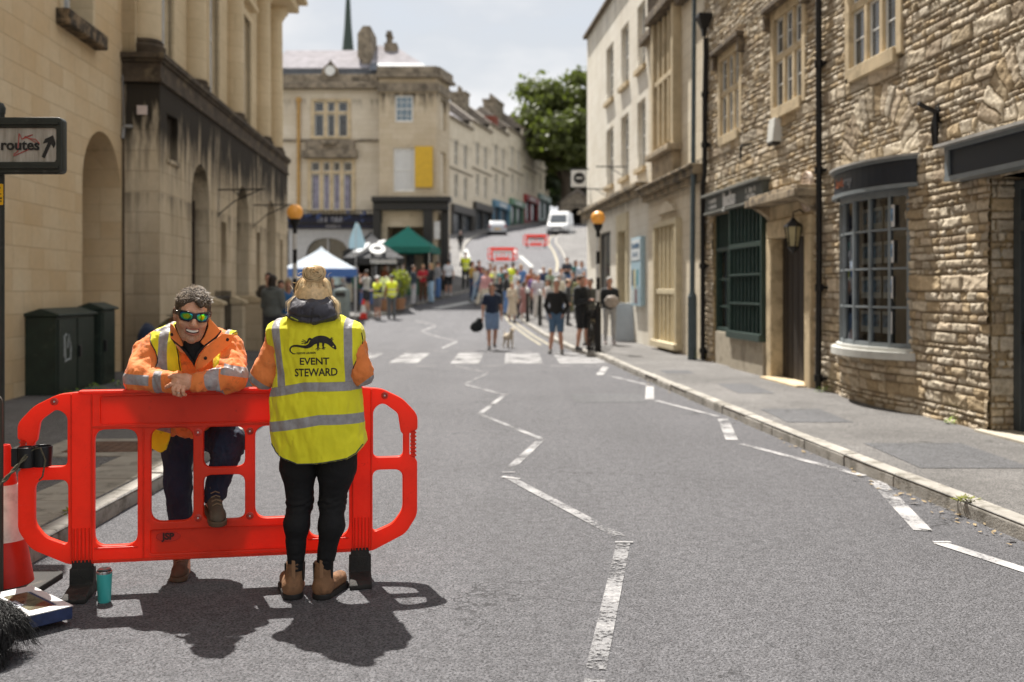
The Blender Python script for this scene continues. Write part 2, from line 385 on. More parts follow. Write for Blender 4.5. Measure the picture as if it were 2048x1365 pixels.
def paint_mat(nm, lo, amt, base, hole):
    m, n, b, L = _new(nm); t = n.nodes.new('ShaderNodeTexCoord'); o = t.outputs['Object']
    mp_ = n.nodes.new('ShaderNodeMapping'); mp_.inputs['Scale'].default_value = (1, .7, 1); L(o, mp_.inputs[0])
    a = noise(n, L, mp_.outputs[0], 55, 6, .75); bb = noise(n, L, o, 2.3, 4, .6)
    wv = math_(n, L, 'ADD', a, math_(n, L, 'MULTIPLY', math_(n, L, 'SUBTRACT', bb, .5), 1.3))
    c = mix(n, L, ramp(n, L, wv, [(lo, 0), (lo + .34, amt)]), base, (.50, .485, .48))
    L(c, b.inputs['Base Color']); b.inputs['Roughness'].default_value = .8
    bump(n, L, a, b, .004)
    out = n.nodes['Material Output']; tr = n.nodes.new('ShaderNodeBsdfTransparent'); xx = n.nodes.new('ShaderNodeMixShader')     # the paint is worn through to the tarmac in spots
    cov = ramp(n, L, math_(n, L, 'ADD', noise(n, L, o, 38, 6, .8), math_(n, L, 'MULTIPLY', math_(n, L, 'SUBTRACT', bb, .5), .9)), [(hole, 0), (hole + .10, 1)])
    L(cov, xx.inputs[0]); L(tr.outputs[0], xx.inputs[1]); L(b.outputs[0], xx.inputs[2]); L(xx.outputs[0], out.inputs[0]); return m
PAINT = paint_mat('road_paint', .40, .85, (.22, .216, .222), .34); WORN = paint_mat('worn_road_paint', .56, .9, (.205, .202, .208), .40)
YPAINT = M('yellow_line_paint', (.30, .27, .20), .8, .25, 30, .003, 90)
KERB = M('kerb_stone', (.33, .31, .28), .85, .22, 3, .006, 60, dirt=((.09, .08, .06), 5, .5, .7))
EARTH = M('earth', (.14, .15, .08), .95, .3, .3)

# ground: one sheet to the horizon, a little below the street
ys = [-60, -10, 0, 15, 30] + list(np.arange(31, 150, 1.0)) + [160, 180, 220, 300, 500, 900, 1500]
def sheet(name, x0, x1, ys, zo, mat, xs=None):
    m = bmesh.new(); rows = []
    for y in ys: rows.append([m.verts.new((x, y, g(y) + zo)) for x in (xs or (x0, x1))])
    for a, b_ in zip(rows, rows[1:]):
        for k in range(len(a) - 1): m.faces.new((a[k], a[k + 1], b_[k + 1], b_[k]))
    me = bpy.data.meshes.new(name); m.to_mesh(me); m.free(); return structure(link(name, me, mat))
sheet('ground', -900, 900, ys, -.06, EARTH, xs=(-900, -60, 60, 900))
sheet('road', -45, 45, [-20, -10, 0, 15, 30] + list(np.arange(30.5, 150, .5)), 0, ROAD, xs=(-45, -10, 10, 45))

def interp(tab, y):
    for (x0, y0), (x1, y1) in zip(tab, tab[1:]):
        if y0 <= y <= y1: return x0 + (x1 - x0) * (y - y0) / (y1 - y0)
    return tab[0][0] if y < tab[0][1] else tab[-1][0]
def smoothline(tab, step=.3):
    """Catmull-Rom through x,y points"""
    P = [Vector((*p, 0)) for p in tab]; out = []
    for i in range(len(P) - 1):
        p0, p1, p2, p3 = P[max(i - 1, 0)], P[i], P[i + 1], P[min(i + 2, len(P) - 1)]; n = max(2, int((p2 - p1).length / step))
        for k in range(n):
            t = k / n; q = .5 * ((2 * p1) + (p2 - p0) * t + (2 * p0 - 5 * p1 + 4 * p2 - p3) * t * t + (3 * p1 - p0 - 3 * p2 + p3) * t ** 3); out.append((q.x, q.y))
    out.append(tab[-1]); return out
KR = [(3.65, -6), (3.55, 0), (3.09, 6.04), (2.89, 8.2), (2.57, 12.3), (2.2, 17.5), (1.93, 21.8), (1.49, 24.5), (1.21, 29.3), (.8, 36), (.25, 42.5), (.3, 46.5), (1.3, 50), (2.7, 56), (3.4, 64), (3.55, 72), (3.5, 82), (4.6, 92), (7.5, 104), (12, 118), (20, 135)]
KL = [(-2.62, -6), (-2.66, 3), (-2.7, 9), (-2.95, 13), (-3.6, 17), (-4.1, 20), (-4.4, 24), (-5.2, 29), (-8, 33.5), (-14, 36.5), (-30, 38)]
KP = [(-45, 42.3), (-20, 41.8), (-8.5, 41.4), (-6.07, 42.2), (-4.5, 46.5), (-3.0, 50), (-1.95, 52.2), (-1.9, 53.2), (-2.5, 56), (-3.2, 64), (-3.6, 74), (-3.4, 84), (-2.2, 96), (.4, 110), (5, 126), (12, 140)]
def pavement(name, line, outer, mat, zo=.10):
    """sheet from a kerb line to an outer x,y for each kerb sample, following the hill"""
    m = bmesh.new(); prev = None
    for (x, y) in line:
        ox, oy = outer(x, y); k = 8
        row = [m.verts.new((x + (ox - x) * t / k, y + (oy - y) * t / k, g(y + (oy - y) * t / k) + zo)) for t in range(k + 1)]
        if prev:
            for a in range(k):
                try: m.faces.new((prev[a], prev[a + 1], row[a + 1], row[a]))
                except ValueError: pass
        prev = row
    bmesh.ops.recalc_face_normals(m, faces=m.faces); me = bpy.data.meshes.new(name); m.to_mesh(me); m.free(); return structure(link(name, me, mat))
LR, LL, LP = smoothline(KR, .5), smoothline(KL, .5), smoothline(KP, .6)
pavement('pavement', LR, lambda x, y: (max(14, x + 12), y), PAVE)
pavement('pavement', [(x, y) for x, y in LL], lambda x, y: (-16 if y < 32 else min(-16, x - 1), y) if y < 32 else (x - .5, 31.5), PAVE)
pavement('pavement', LP, lambda x, y: (x, 60) if x < -6.5 and y < 43 else (min(-18, x - 10), y + max(0, 52 - y) * .6), PAVE)
def kerb(line, side, name='kerb'):
    mb = MB(); acc = 0; pts = [Vector((*p, 0)) for p in line]; cur = pts[0]; i = 1; segs = []
    while i < len(pts):
        L = (pts[i] - cur).length
        if acc + L >= .915:
            q = cur + (pts[i] - cur) * ((.915 - acc) / L); segs.append(q); cur = q; acc = 0
        else: acc += L; cur = pts[i]; i += 1
    segs = [pts[0]] + segs
    for k, (a, b_) in enumerate(zip(segs, segs[1:])):
        d = (b_ - a); L = d.length
        if L < 1e-3: continue
        d /= L; nrm = Vector((d.y, -d.x, 0)) * side; dz = random.uniform(-.006, .006); j = random.uniform(-.008, .008)
        mid = (a + b_) / 2
        for e0, e1 in ((.004, L - .006),):
            A = a + d * e0 + nrm * j; B = a + d * e1 + nrm * (j + random.uniform(-.004, .004))
            v = []
            for P_, zz in ((A, g(a.y)), (B, g(b_.y))):
                for (o_, h) in ((0, -.05), (0, .085), (.022, .107), (.135, .110), (.135, -.05)):
                    q = P_ + nrm * o_; v.append(mb.b.verts.new((q.x, q.y, zz + h + dz * (h > 0))))
            for f in range(5): mb.b.faces.new((v[f], v[(f + 1) % 5], v[5 + (f + 1) % 5], v[5 + f]))
            mb.b.faces.new(v[:5]); mb.b.faces.new(v[5:][::-1])
    return structure(mb.build(name, KERB, bevel=.008))
kerb(LR, 1); kerb(LL, -1); kerb(LP, -1)

# painted road markings --------------------------------------------------
def strip(mb, p, q, w, zo=.005, w2=None):
    p, q = Vector((*p, 0)), Vector((*q, 0)); d = q - p; n = max(1, int(d.length / .5)); s = Vector((d.y, -d.x, 0)).normalized(); w2 = w2 or w
    rows = []
    for k in range(n + 1):
        c = p + d * k / n; ww = (w + (w2 - w) * k / n) / 2
        rows.append([mb.b.verts.new((*(c + s * e * ww).xy, g((c + s * e * ww).y) + zo)) for e in (-1, 1)])
    for a, b_ in zip(rows, rows[1:]): mb.b.faces.new((a[0], a[1], b_[1], b_[0]))
zz = MB()
def px(mb, a, b_, w=.1, **k): strip(mb, gp(*a), gp(*b_), w * (.82 if w < .2 else 1), **k)
for a, b_, ww in (((1192, 1345), (1247, 1089), .10), ((1240, 1077), (1016, 957), .10), ((1016, 944), (1080, 883), .10), ((1082, 879), (962, 831), .085),
                  ((960, 829), (1007, 793), .09), ((1009, 791), (931, 770), .08), ((931, 768), (975, 748), .08), ((975, 746), (904, 732), .08), ((1150, 1560), (1190, 1365), .10)):
    px(zz, a, b_, ww)
structure(zz.build('worn_road_marking', WORN)); zz = MB()
for a, b_, ww in (((1230, 1087), (1266, 1089), .035), ((1003, 947), (1030, 947), .03), ((1004, 957), (1040, 961), .06), ((1068, 880), (1092, 881), .03), ((1838, 1062), (1862, 1063), .035), ((1866, 1087), (1902, 1088), .04), ((1008, 791), (1016, 791), .05)): px(zz, a, b_, ww, zo=.009)
for a, b_, ww in (((885, 697), (913, 684), .1), ((913, 683), (842, 664), .08), ((842, 663), (872, 652), .1), ((872, 651), (830, 642), .08)): px(zz, a, b_, ww)
for a, b_, ww in (((1199, 751), (1211, 735), .16), ((1216, 752), (1296, 771), .09), ((1300, 773), (1299, 800), .15), ((1312, 802), (1434, 834), .09), ((1446, 839), (1464, 882), .15),
                  ((1482, 889), (1728, 955), .10), ((1752, 964), (1846, 1064), .14), ((1878, 1087), (2120, 1168), .11)): px(zz, a, b_, ww)
structure(zz.build('road_marking', PAINT))
zb = MB(); ZP = paint_mat('crossing_paint', .44, .45, (.22, .216, .22), .38)
for (u0, u1) in ((690, 745), (791, 846), (908, 962), (1010, 1082), (1113, 1203)):
    x0, x1 = (u0 - 1024) / 2000 * 22, (u1 - 1024) / 2000 * 22
    strip(zb, ((x0 + x1) / 2, 20.6), ((x0 + x1) / 2, 23.9), x1 - x0)
for k in range(9):
    x = -4.0 + k * .68
    if k not in (2, 6): strip(zb, (x, 19.9), (x + .45, 19.9), .11)
    strip(zb, (x, 24.6), (x + .4, 24.6), .11)
structure(zb.build('zebra_crossing', ZP))
hl = MB()
px(hl, (870, 618), (958, 601), .55)
for a, b_ in (((1040, 512), (1064, 534)), ((1079, 541), (1097, 553)), ((1022, 497), (1033, 506))): px(hl, a, b_, .28)
for a, b_ in (((935, 520), (948, 556)), ((928, 498), (934, 516))): px(hl, a, b_, .5)
structure(hl.build('road_marking', M('far_paint', (.38, .38, .37), .8)))
yl = MB()
for off in (.28, .52):
    L2 = [(x - off, y) for x, y in LR if 27 < y < 44]
    for a, b_ in zip(L2, L2[1:]): strip(yl, a, b_, .09)
L2 = [(x - .5, y) for x, y in LR if 60 < y < 100]
for a, b_ in zip(L2, L2[1:]): strip(yl, a, b_, .16)
structure(yl.build('road_marking', YPAINT))
# tarmac repairs and covers
rp = MB(); strip(rp, (1.35, 13.5), (1.35, 14.6), 1.0, .0035); structure(rp.build('road_patch', PATCH))
rp = MB()
for (x, y, wx, wy) in ((3.35, 14.4, .5, 1.4), (3.7, 8.6, .9, 1.3), (2.85, 17.3, .5, .7), (3.3, 11.3, .7, 1.2)):
    strip(rp, (x, y - wy / 2), (x, y + wy / 2), wx, .1035)
structure(rp.build('pavement_patch', PATCH))
IRON = M('cast_iron', (.06, .05, .045), .6, .3, 12, .003, 120, metal=.4)
SLAB = M('paving_flag', (.33, .30, .25), .88, .2, 4, .004, 50, dirt=((.1, .09, .07), 7, .52, .6))
t = thing('manhole_cover', 'rusty rectangular iron cover in a concrete surround on the left pavement', 'cover', (-3.55, 9.0, .1), R(4))
MB().box(-.62, .62, -.5, .5, -.02, .008).build('surround', SLAB, t)
mb = MB().box(-.38, .38, -.3, .3, .004, .014)
for i in range(9):
    for j in range(7): mb.box(-.36 + i * .08, -.31 + i * .08, -.28 + j * .08, -.24 + j * .08, .014, .017)
mb.build('lid', M('rusty_iron', (.13, .075, .05), .8, .4, 9), t)
# flags along the left kerb where the tarmac stops short
mb = MB(); y = 3.5
while y < 10:
    l = random.uniform(.5, .8); xk = interp(KL, y + l / 2)
    mb.box(xk - .62 + random.uniform(-.02, .02), xk - .15, y, y + l - .012, .06, .104 + random.uniform(0, .004)); y += l
structure(mb.build('pavement_flags', SLAB, bevel=.006))
# leaf litter in the gutter and moss in the kerb joints
mb = MB()
for k in range(130):
    y = random.choice([random.uniform(3.6, 10), random.gauss(7, .8), random.gauss(5.3, .5), random.uniform(9, 18)]); x = interp(KR, y) - abs(random.gauss(.03, .07)); s = random.uniform(.012, .03) * (1 if random.random() < .8 else 1.5)
    a = random.uniform(0, 6.28); tl = random.uniform(-.5, .5); c = Vector((x, y, .012))
    u_ = Vector((math.cos(a), math.sin(a), tl * .5)) * s; v_ = Vector((-math.sin(a), math.cos(a), .2)) * s * .5
    mb.poly([c - u_, c - v_ * .9 + u_ * .1, c + u_, c + v_ * .9 - u_ * .1])
o = tag(mb.build('fallen_leaves', M('dead_leaf', (.27, .20, .11), .8, .5, 40)), 'dry brown leaves lying in the gutter below the right kerb', 'leaves'); structure(o, 'stuff')
LEAFY = M('weed_leaf', (.20, .30, .035), .6, .35, 20)
def weed(x, y, z, r, n, label, grp=None, h=.1, name='weed', mat=None):
    mb = MB()
    for k in range(n):
        a = random.uniform(0, 6.28); rr = r * math.sqrt(random.random()); c = Vector((x + rr * math.cos(a), y + rr * math.sin(a), z + random.uniform(0, h) * (1 - rr / r * .6)))
        u_ = Vector((math.cos(a), math.sin(a), random.uniform(-.2, .8))) * random.uniform(.012, .03); v_ = Vector((-math.sin(a), math.cos(a), random.uniform(-.3, .3))) * .012
        mb.poly([c - u_ * .3, c + v_, c + u_, c - v_])
    o = mb.build(name, mat or LEAFY); return tag(o, label, 'plant', grp)
MOSS = M('moss', (.16, .17, .03), .9, .4, 30)
# ================================================================ BUILDINGS, RIGHT SIDE
FX = lambda d: 5.6 - .084 * d                       # right facade line
NR = math.hypot(.084, 1)
def RB(name, d0, label, cat='building'):
    """frame on the right facade: +X runs towards the camera, -Y is the street"""
    t = thing(name, label, cat, (FX(d0), d0, 0), math.atan2(-1, .084)); return t, (lambda d: (d0 - d) * NR)
DG = dark_glass('dark_glass'); GL = glass_mat('window_glass')
FRAMESTONE = M('dressed_stone', (.56, .45, .29), .88, .18, 2.5, .004, 50, dirt=((.20, .15, .09), 4, .5, .5))
DARKSTONE = M('sooty_stone', (.13, .10, .07), .92, .4, 5, .01, 30, dirt=((.40, .32, .2), 7, .55, .8))
WHITEP = M('white_paint', (.70, .70, .68), .5, .06)
IRONB = M('black_iron', (.014, .013, .013), .45, .3, 10, metal=.2)
STONE_D = M('stone_inside', (.2, .16, .11), .9)
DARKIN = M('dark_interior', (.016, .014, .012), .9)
CURT = M('cream_blind', (.42, .37, .27), .9, .15)
LEADG = M('grey_timber', (.16, .175, .185), .5, .12, 8, .002, 60)

def glyphs(root, x0, x1, z, h, y, mat, name='lettering', seed=1, depth=.006):
    """a line of writing too small to read: letter sized strokes"""
    r = random.Random(seed); mb = MB(); x = x0
    while x < x1 - h * .3:
        if r.random() < .16: x += h * .45; continue
        w_ = h * r.uniform(.42, .62); k = r.random(); st = h * .16; top = z + h * (.5 if k > .35 else .22)
        mb.box(x, x + st, y - depth, y, z - h * .5, top)
        if k > .2: mb.box(x + w_ - st, x + w_, y - depth, y, z - h * .5, z + h * (.22 if k < .7 else .5))
        if k > .5: mb.box(x + st, x + w_ - st, y - depth, y, z - h * .5, z - h * .5 + st)
        if k < .8: mb.box(x + st, x + w_ - st, y - depth, y, top - st, top)
        x += w_ + h * .16
    return mb.build(name, mat, root)
def rubble_wall(root, X0, X1, Z0, Z1, holes, bulge=None, arches=(), step=.018, seed=11):
    """undressed stone laid in uneven courses, every stone modelled in the surface"""
    nx = int((X1 - X0) / step); nz_ = int((Z1 - Z0) / step); r = np.random.default_rng(seed)
    X, Z = np.meshgrid(np.linspace(X0, X1, nx), np.linspace(Z0, Z1, nz_), indexing='ij')
    P0 = np.stack([X, Z * 0, Z], -1)
    Zw = Z + .012 * wob(P0, 2.7, 1, (1, 1, .5)) + .004 * wob(P0, .45, 2); Xw = X + .006 * wob(P0, .35, 3)
    rows = [Z0 - .3]
    while rows[-1] < Z1 + .3: rows.append(rows[-1] + float(r.choice([.06, .08, .10, .125, .15, .19], p=[.22, .28, .24, .16, .08, .02])))
    rows = np.array(rows); ri = np.clip(np.searchsorted(rows, Zw) - 1, 0, len(rows) - 2)
    hh = rows[ri + 1] - rows[ri]; ez = np.minimum(Zw - rows[ri], rows[ri + 1] - Zw)
    sid = np.zeros(X.shape, int); ex = np.zeros(X.shape); cx = np.zeros(X.shape); base = 0; wd = np.zeros(X.shape)
    for k in range(len(rows) - 1):
        msk = ri == k
        if not msk.any(): continue
        h = rows[k + 1] - rows[k]; e = [X0 - 1.0]
        while e[-1] < X1 + 1: e.append(e[-1] + h * float(r.choice([.9, 1.3, 1.8, 2.4, 3.2], p=[.12, .28, .3, .2, .1])) * float(r.uniform(.85, 1.2)))
        e = np.array(e); xv = Xw[msk]; j = np.clip(np.searchsorted(e, xv) - 1, 0, len(e) - 2)
        sid[msk] = base + j; ex[msk] = np.minimum(xv - e[j], e[j + 1] - xv); cx[msk] = (e[j] + e[j + 1]) / 2; base += len(e)
    cz = (rows[ri] + rows[ri + 1]) / 2
    for (ax, az, r0, r1) in arches:  # relieving arches of stones on edge
        rad = np.hypot(X - ax, (Z - az)); th = np.arctan2(Z - az, X - ax); ms = (rad > r0) & (rad < r1) & (Z > az)
        nn = 17; q = th / PI * nn + .06 * np.sin(rad * 20); j = np.floor(q).astype(int); sid[ms] = base + j[ms] + 2; base += 40
        ee = np.minimum(q - j, 1 - (q - j)) * PI / nn * rad; ex[ms] = ee[ms]; ez[ms] = np.minimum(rad - r0, r1 - rad)[ms]; cx[ms] = X[ms]; cz[ms] = Z[ms]
    N = base + 50; rnd = r.uniform(0, 1, (N, 6))
    s = rnd[sid]; n1 = wob(P0, .11, 5); n2 = wob(P0, .045, 6, (1, 1, 1.3))
    e = np.minimum(ex, ez) + .003 * n1 + .003 * n2
    prof = np.clip((e - .002) / .013, 0, 1); prof = prof * prof * (3 - 2 * prof)
    out = prof * (.020 + .022 * s[..., 0]) + prof * ((X - cx) * (s[..., 1] - .5) * .10 + (Z - cz) * (s[..., 2] - .5) * .22)
    out = out + prof * (.0045 * n1 + .0055 * n2) + .002 * wob(P0, .03, 8) + .02 * wob(P0, 2.3, 9)
    if bulge is not None: out = out + bulge(X, Z)
    pal = np.array([(.58, .48, .34), (.66, .56, .43), (.72, .64, .51), (.52, .41, .27), (.62, .54, .42), (.40, .33, .25), (.68, .61, .50), (.54, .48, .39)])
    col = pal[(s[..., 3] * len(pal)).astype(int)] * (.8 + .35 * s[..., 4])[..., None]
    col = col * (1 + .16 * n1 + .12 * wob(P0, .6, 12))[..., None]
    k = np.clip(prof, 0, 1)[..., None]; col = np.clip(col * k + np.array((.22, .175, .12)) * (1 - k), .01, 1)
    V = np.stack([X, -out, Z], -1).reshape(-1, 3)
    I = np.arange(nx * nz_).reshape(nx, nz_); F = np.stack([I[:-1, :-1], I[1:, :-1], I[1:, 1:], I[:-1, 1:]], -1).reshape(-1, 4)
    xc = V[F].mean(1); keep = np.ones(len(F), bool)
    for (a, b_, c_, d_) in holes: keep &= ~((xc[:, 0] > a) & (xc[:, 0] < b_) & (xc[:, 2] > c_) & (xc[:, 2] < d_))
    me = mesh_np('wall', V, F[keep])
    ca = me.color_attributes.new('stone', 'FLOAT_COLOR', 'POINT'); ca.data.foreach_set('color', np.concatenate([col.reshape(-1, 3), np.ones((nx * nz_, 1))], 1).astype(np.float32).ravel())
    return link('wall', me, rubble_mat(), root, smooth=True)
def rubble_mat():
    if 'rubble' in MATS: return MATS['rubble']
    m, n, b, L = _new('rubble'); at = n.nodes.new('ShaderNodeAttribute'); at.attribute_name = 'stone'
    t = n.nodes.new('ShaderNodeTexCoord'); o = t.outputs['Object']
    f = noise(n, L, o, 26, 6, .7); f2 = noise(n, L, o, 3.5, 5, .6)
    c = mix(n, L, ramp(n, L, f, [(.35, 0), (.75, .5)]), at.outputs['Color'], (.24, .17, .09))
    c = mix(n, L, ramp(n, L, f2, [(.5, 0), (.75, .35)]), c, (.22, .17, .11))
    L(c, b.inputs['Base Color']); b.inputs['Roughness'].default_value = .93; b.inputs['Specular IOR Level'].default_value = .15
    bump(n, L, noise(n, L, o, 60, 5, .7), b, .008); MATS['rubble'] = m; return m
RUBBLE_BOX = ashlar('rubble_blocks', (.46, .34, .18), (.34, .24, .12), (.2, .15, .09), .3, .13, bump_d=.02, msize=.012)

def sash_window(root, x0, x1, z0, z1, y, cols=2, rows=2, fm=None, fw=.05, split=True, glass=None, name='window', depth=.05):
    """painted sliding sash: frame with glazing bars, the panes as its child"""
    mb = MB(); fm = fm or WHITEP
    mb.box(x0, x0 + fw, y, y + depth, z0, z1).box(x1 - fw, x1, y, y + depth, z0, z1).box(x0 + fw, x1 - fw, y, y + depth, z0, z0 + fw * 1.2).box(x0 + fw, x1 - fw, y, y + depth, z1 - fw, z1)
    if split: zm = (z0 + z1) / 2; mb.box(x0 + fw, x1 - fw, y - .012, y + depth - .003, zm - .025, zm + .025)
    for k in range(1, cols): xx = x0 + (x1 - x0) * k / cols; mb.box(xx - .012, xx + .012, y + .006, y + depth - .006, z0 + fw, z1 - fw)
    for k in range(1, rows):
        zz_ = z0 + (z1 - z0) * k / rows
        if not (split and abs(zz_ - (z0 + z1) / 2) < .05): mb.box(x0 + fw, x1 - fw, y + .009, y + depth - .009, zz_ - .012, zz_ + .012)
    o = mb.build(name, fm, root)
    MB().box(x0 + fw * .7, x1 - fw * .7, y + depth * .5, y + depth * .5 + .008, z0 + fw * .7, z1 - fw * .7).build('pane', glass or DG, o)
    return o

# ---- rubble building, d 20.2 .. near
g_root, GX = RB('stone_building', 20.2, 'long building of rough golden rubble stone with mullioned windows, nearest on the right')
W1 = (GX(19.2), GX(17.75)); W2 = (GX(16.25), GX(14.75)); W3 = (GX(13.35), GX(11.75)); W4 = (GX(8.9), GX(7.3))
SH = (GX(19.55), GX(16.45)); DR = (GX(16.05), GX(14.65)); BW = (GX(13.45), GX(11.6)); D2 = (GX(9.95), GX(8.5))
holes = [(a + .02, b_ - .02, 4.27, 5.98) for a, b_ in (W1, W2, W3, W4)] + [(SH[0], SH[1], -.2, 2.95), (DR[0], DR[1], -.2, 2.34), (BW[0] + .05, BW[1] - .05, .78, 2.8), (D2[0], D2[1], -.2, 2.62)]
bc = (BW[0] + BW[1]) / 2; bw = (BW[1] - BW[0]) / 2 + .08
def bulge(X, Z):
    k = np.clip(1 - ((X - bc) / bw) ** 2, 0, 1) ** .5; z = np.clip((.80 - Z) / .06, 0, 1)
    return .20 * k * z * np.clip(.45 + .75 * Z, 0, 1)
rubble_wall(g_root, -.02, 15.2, -.05, 8.6, holes, bulge, arches=[(bc + .1, 2.95, .72, 1.12), ((D2[0] + D2[1]) / 2, 2.9, .62, 1.0)])
mb = MB()   # rubble returns of the openings, floor and roof behind
mb.box(SH[0] - .004, SH[0] + .02, -.02, .4, 0, 2.95).box(SH[1] - .02, SH[1] + .004, -.02, .4, 0, 2.95)
mb.build('reveal', RUBBLE_BOX, g_root)
for p_, q_ in ((D2[0] - .14, D2[0] - .003), (D2[1] + .003, D2[1] + .14)): MB().box(p_, q_, .002, .36, 0, 2.62).build('jamb', RUBBLE_BOX, g_root)
for xq, a_, sd in ((D2[0], 90, 5), (D2[1], -90, 6)):
    o_ = rubble_wall(g_root, 0, .36, 0, 2.64, (), step=.016, seed=sd); o_.name = 'reveal'; o_.data.transform(Matrix.Translation((xq, .0 if a_ > 0 else .36, 0)) @ Matrix.Rotation(R(a_), 4, 'Z') @ Matrix.Translation((0, .012, 0)))
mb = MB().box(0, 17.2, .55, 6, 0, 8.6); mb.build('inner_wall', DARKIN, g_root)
mb = MB().prism_x([(-.35, 8.55), (3.2, 11.3), (6.5, 8.55)], -.1, 17.3); mb.build('roof', M('stone_tile_roof', (.16, .14, .12), .9, .3, 4, .02, 9), g_root)
def mullion_window(root, x0, x1, z0, z1, lights=3, hood=True):
    f = thing_child('window', root); mb = MB(); s = .15; y0, y1 = -.045, .22
    mb.box(x0 - s, x0, y0, y1, z0 - s * .7, z1 + s).box(x1, x1 + s, y0, y1, z0 - s * .7, z1 + s).box(x0, x1, y0, y1, z1, z1 + s)
    mb.box(x0, x1, y0 - .03, y1, z0 - s * 1.2, z0); zt = z0 + (z1 - z0) * .56
    mb.box(x0, x1, -.02, .07, zt - .05, zt + .05); w_ = (x1 - x0)
    for k in range(1, lights): xx = x0 + w_ * k / lights; mb.box(xx - .05, xx + .05, -.017, .067, z0, z1)
    mb.build('frame', FRAMESTONE, f, bevel=.012)
    for k in range(lights):
        a = x0 + w_ * k / lights + (.055 if k else 0); b_ = x0 + w_ * (k + 1) / lights - (.055 if k < lights - 1 else 0)
        m2 = MB()
        for (za, zb_) in ((z0, zt - .05), (zt + .05, z1)):
            m2.box(a, a + .035, .02, .055, za, zb_).box(b_ - .035, b_, .02, .055, za, zb_).box(a + .035, b_ - .035, .02, .055, za, za + .035).box(a + .035, b_ - .035, .02, .055, zb_ - .035, zb_)
            zm = (za + zb_) / 2; m2.box(a + .035, b_ - .035, .025, .052, zm - .01, zm + .01)
        m2.build('casement', WHITEP, f)
    MB().box(x0, x1, .04, .045, z0, z1).build('pane', DG, f)
    if hood:
        mb = MB().box(x0 - s - .12, x1 + s + .12, -.17, .02, z1 + s, z1 + s + .10).box(x0 - s - .12, x0 - s, -.14, .02, z1 - .12, z1 + s - .001).box(x1 + s, x1 + s + .12, -.14, .02, z1 - .12, z1 + s - .001)
        mb.build('hood', DARKSTONE, f, bevel=.02)
def thing_child(name, parent, loc=(0, 0, 0)):
    o = bpy.data.objects.new(name, None); C.objects.link(o); o.parent = parent; o.location = loc; return o
for a, b_ in (W1, W2, W3, W4): mullion_window(g_root, a + .15, b_ - .15, 4.42, 5.85)
# shop front with green bars
GREENP = M('dark_green_paint', (.020, .044, .036), .42, .2, 8, .002, 60, spec=.5)
s_ = thing_child('shopfront', g_root); a, b_ = SH; mid = GX(18.25)
mb = MB()
mb.box(a, a + .09, .02, .14, .1, 2.98).box(a + .09, mid, .02, .14, 2.25, 2.33).box(a + .09, mid, .02, .14, .72, .80).box(mid - .06, mid, .02, .14, .8, 2.25)
for k in range(8): xx = a + .2 + k * (mid - a - .2) / 8; mb.box(xx, xx + .035, .05, .09, 2.33, 2.98)
mb.box(a + .09, mid - .06, .06, .10, 1.18, 1.22).box(a + .09, mid - .06, .06, .10, 1.7, 1.74).box((a + mid) / 2 - .02, (a + mid) / 2 + .02, .055, .105, .8, 2.25)
# projecting bay
mb.box(mid, mid + .07, -.12, .02, .78, 2.98).box(b_ - .07, b_, -.12, .02, .78, 2.98).box(mid + .07, b_ - .07, -.12, -.04, 2.25, 2.33).box(mid - .02, b_ + .02, -.17, .0, .66, .78)
for z_ in (1.28, 1.78): mb.box(mid + .07, b_ - .07, -.125, -.03, z_ - .016, z_ + .016)
for k in range(9): xx = mid + .07 + k * (b_ - mid - .17) / 8.0; mb.box(xx, xx + .028, -.105, -.055, .78, 2.98)
mb.build('bars', GREENP, s_, bevel=.004)
MB().box(a + .09, mid, .16, .17, .8, 2.95).box(mid + .07, b_ - .07, -.02, -.01, .78, 2.95).build('pane', DG, s_)
MB().box(a + .35, mid - .15, .145, .15, .82, 2.2).build('blind', CURT, s_)
PLINTH = M('rendered_plinth', (.42, .37, .29), .9, .2, 3, .004, 40, dirt=((.13, .11, .08), 3, .5, .6))
mb = MB().box(a, mid, .0, .3, 0, .72).box(mid - .01, b_ + .01, -.10, .3, 0, .66); mb.build('plinth', PLINTH, s_, bevel=.01)
sg = thing('shop_sign', 'grey green fascia sign with white lettering above the barred green shopfront', 'sign', (0, 0, 0)); sg.parent = None
def on_right(root_fn, d, z=0, y=0, **k): pass
sg.location = g_root.matrix_basis @ Vector((0, 0, 0)); sg.rotation_euler = g_root.rotation_euler
FAS = M('grey_green_fascia', (.06, .07, .066), .5, .15)
MB().box(a - .15, b_ + .12, -.14, -.02, 3.02, 3.32).build('board', FAS, sg, bevel=.006)
MB().box(a - .22, b_ + .16, -.22, -.0, 3.32, 3.37).box(a - .18, b_ + .14, -.17, -.02, 2.985, 3.02).build('moulding', M('grey_moulding', (.20, .20, .18), .6, .2), sg, bevel=.006)
text('Jacks', .36, ((a + b_) / 2 - .1, -.155, 3.165), WHITEP, sg, bold=.012, depth=.03)
for q in (3.22, 3.11): glyphs(sg, a + .1, a + .62, q, .075, -.14, WHITEP, seed=int(q * 100))
for q in (3.22, 3.11): glyphs(sg, b_ - .75, b_ - .2, q, .085, -.14, WHITEP, seed=int(q * 90))
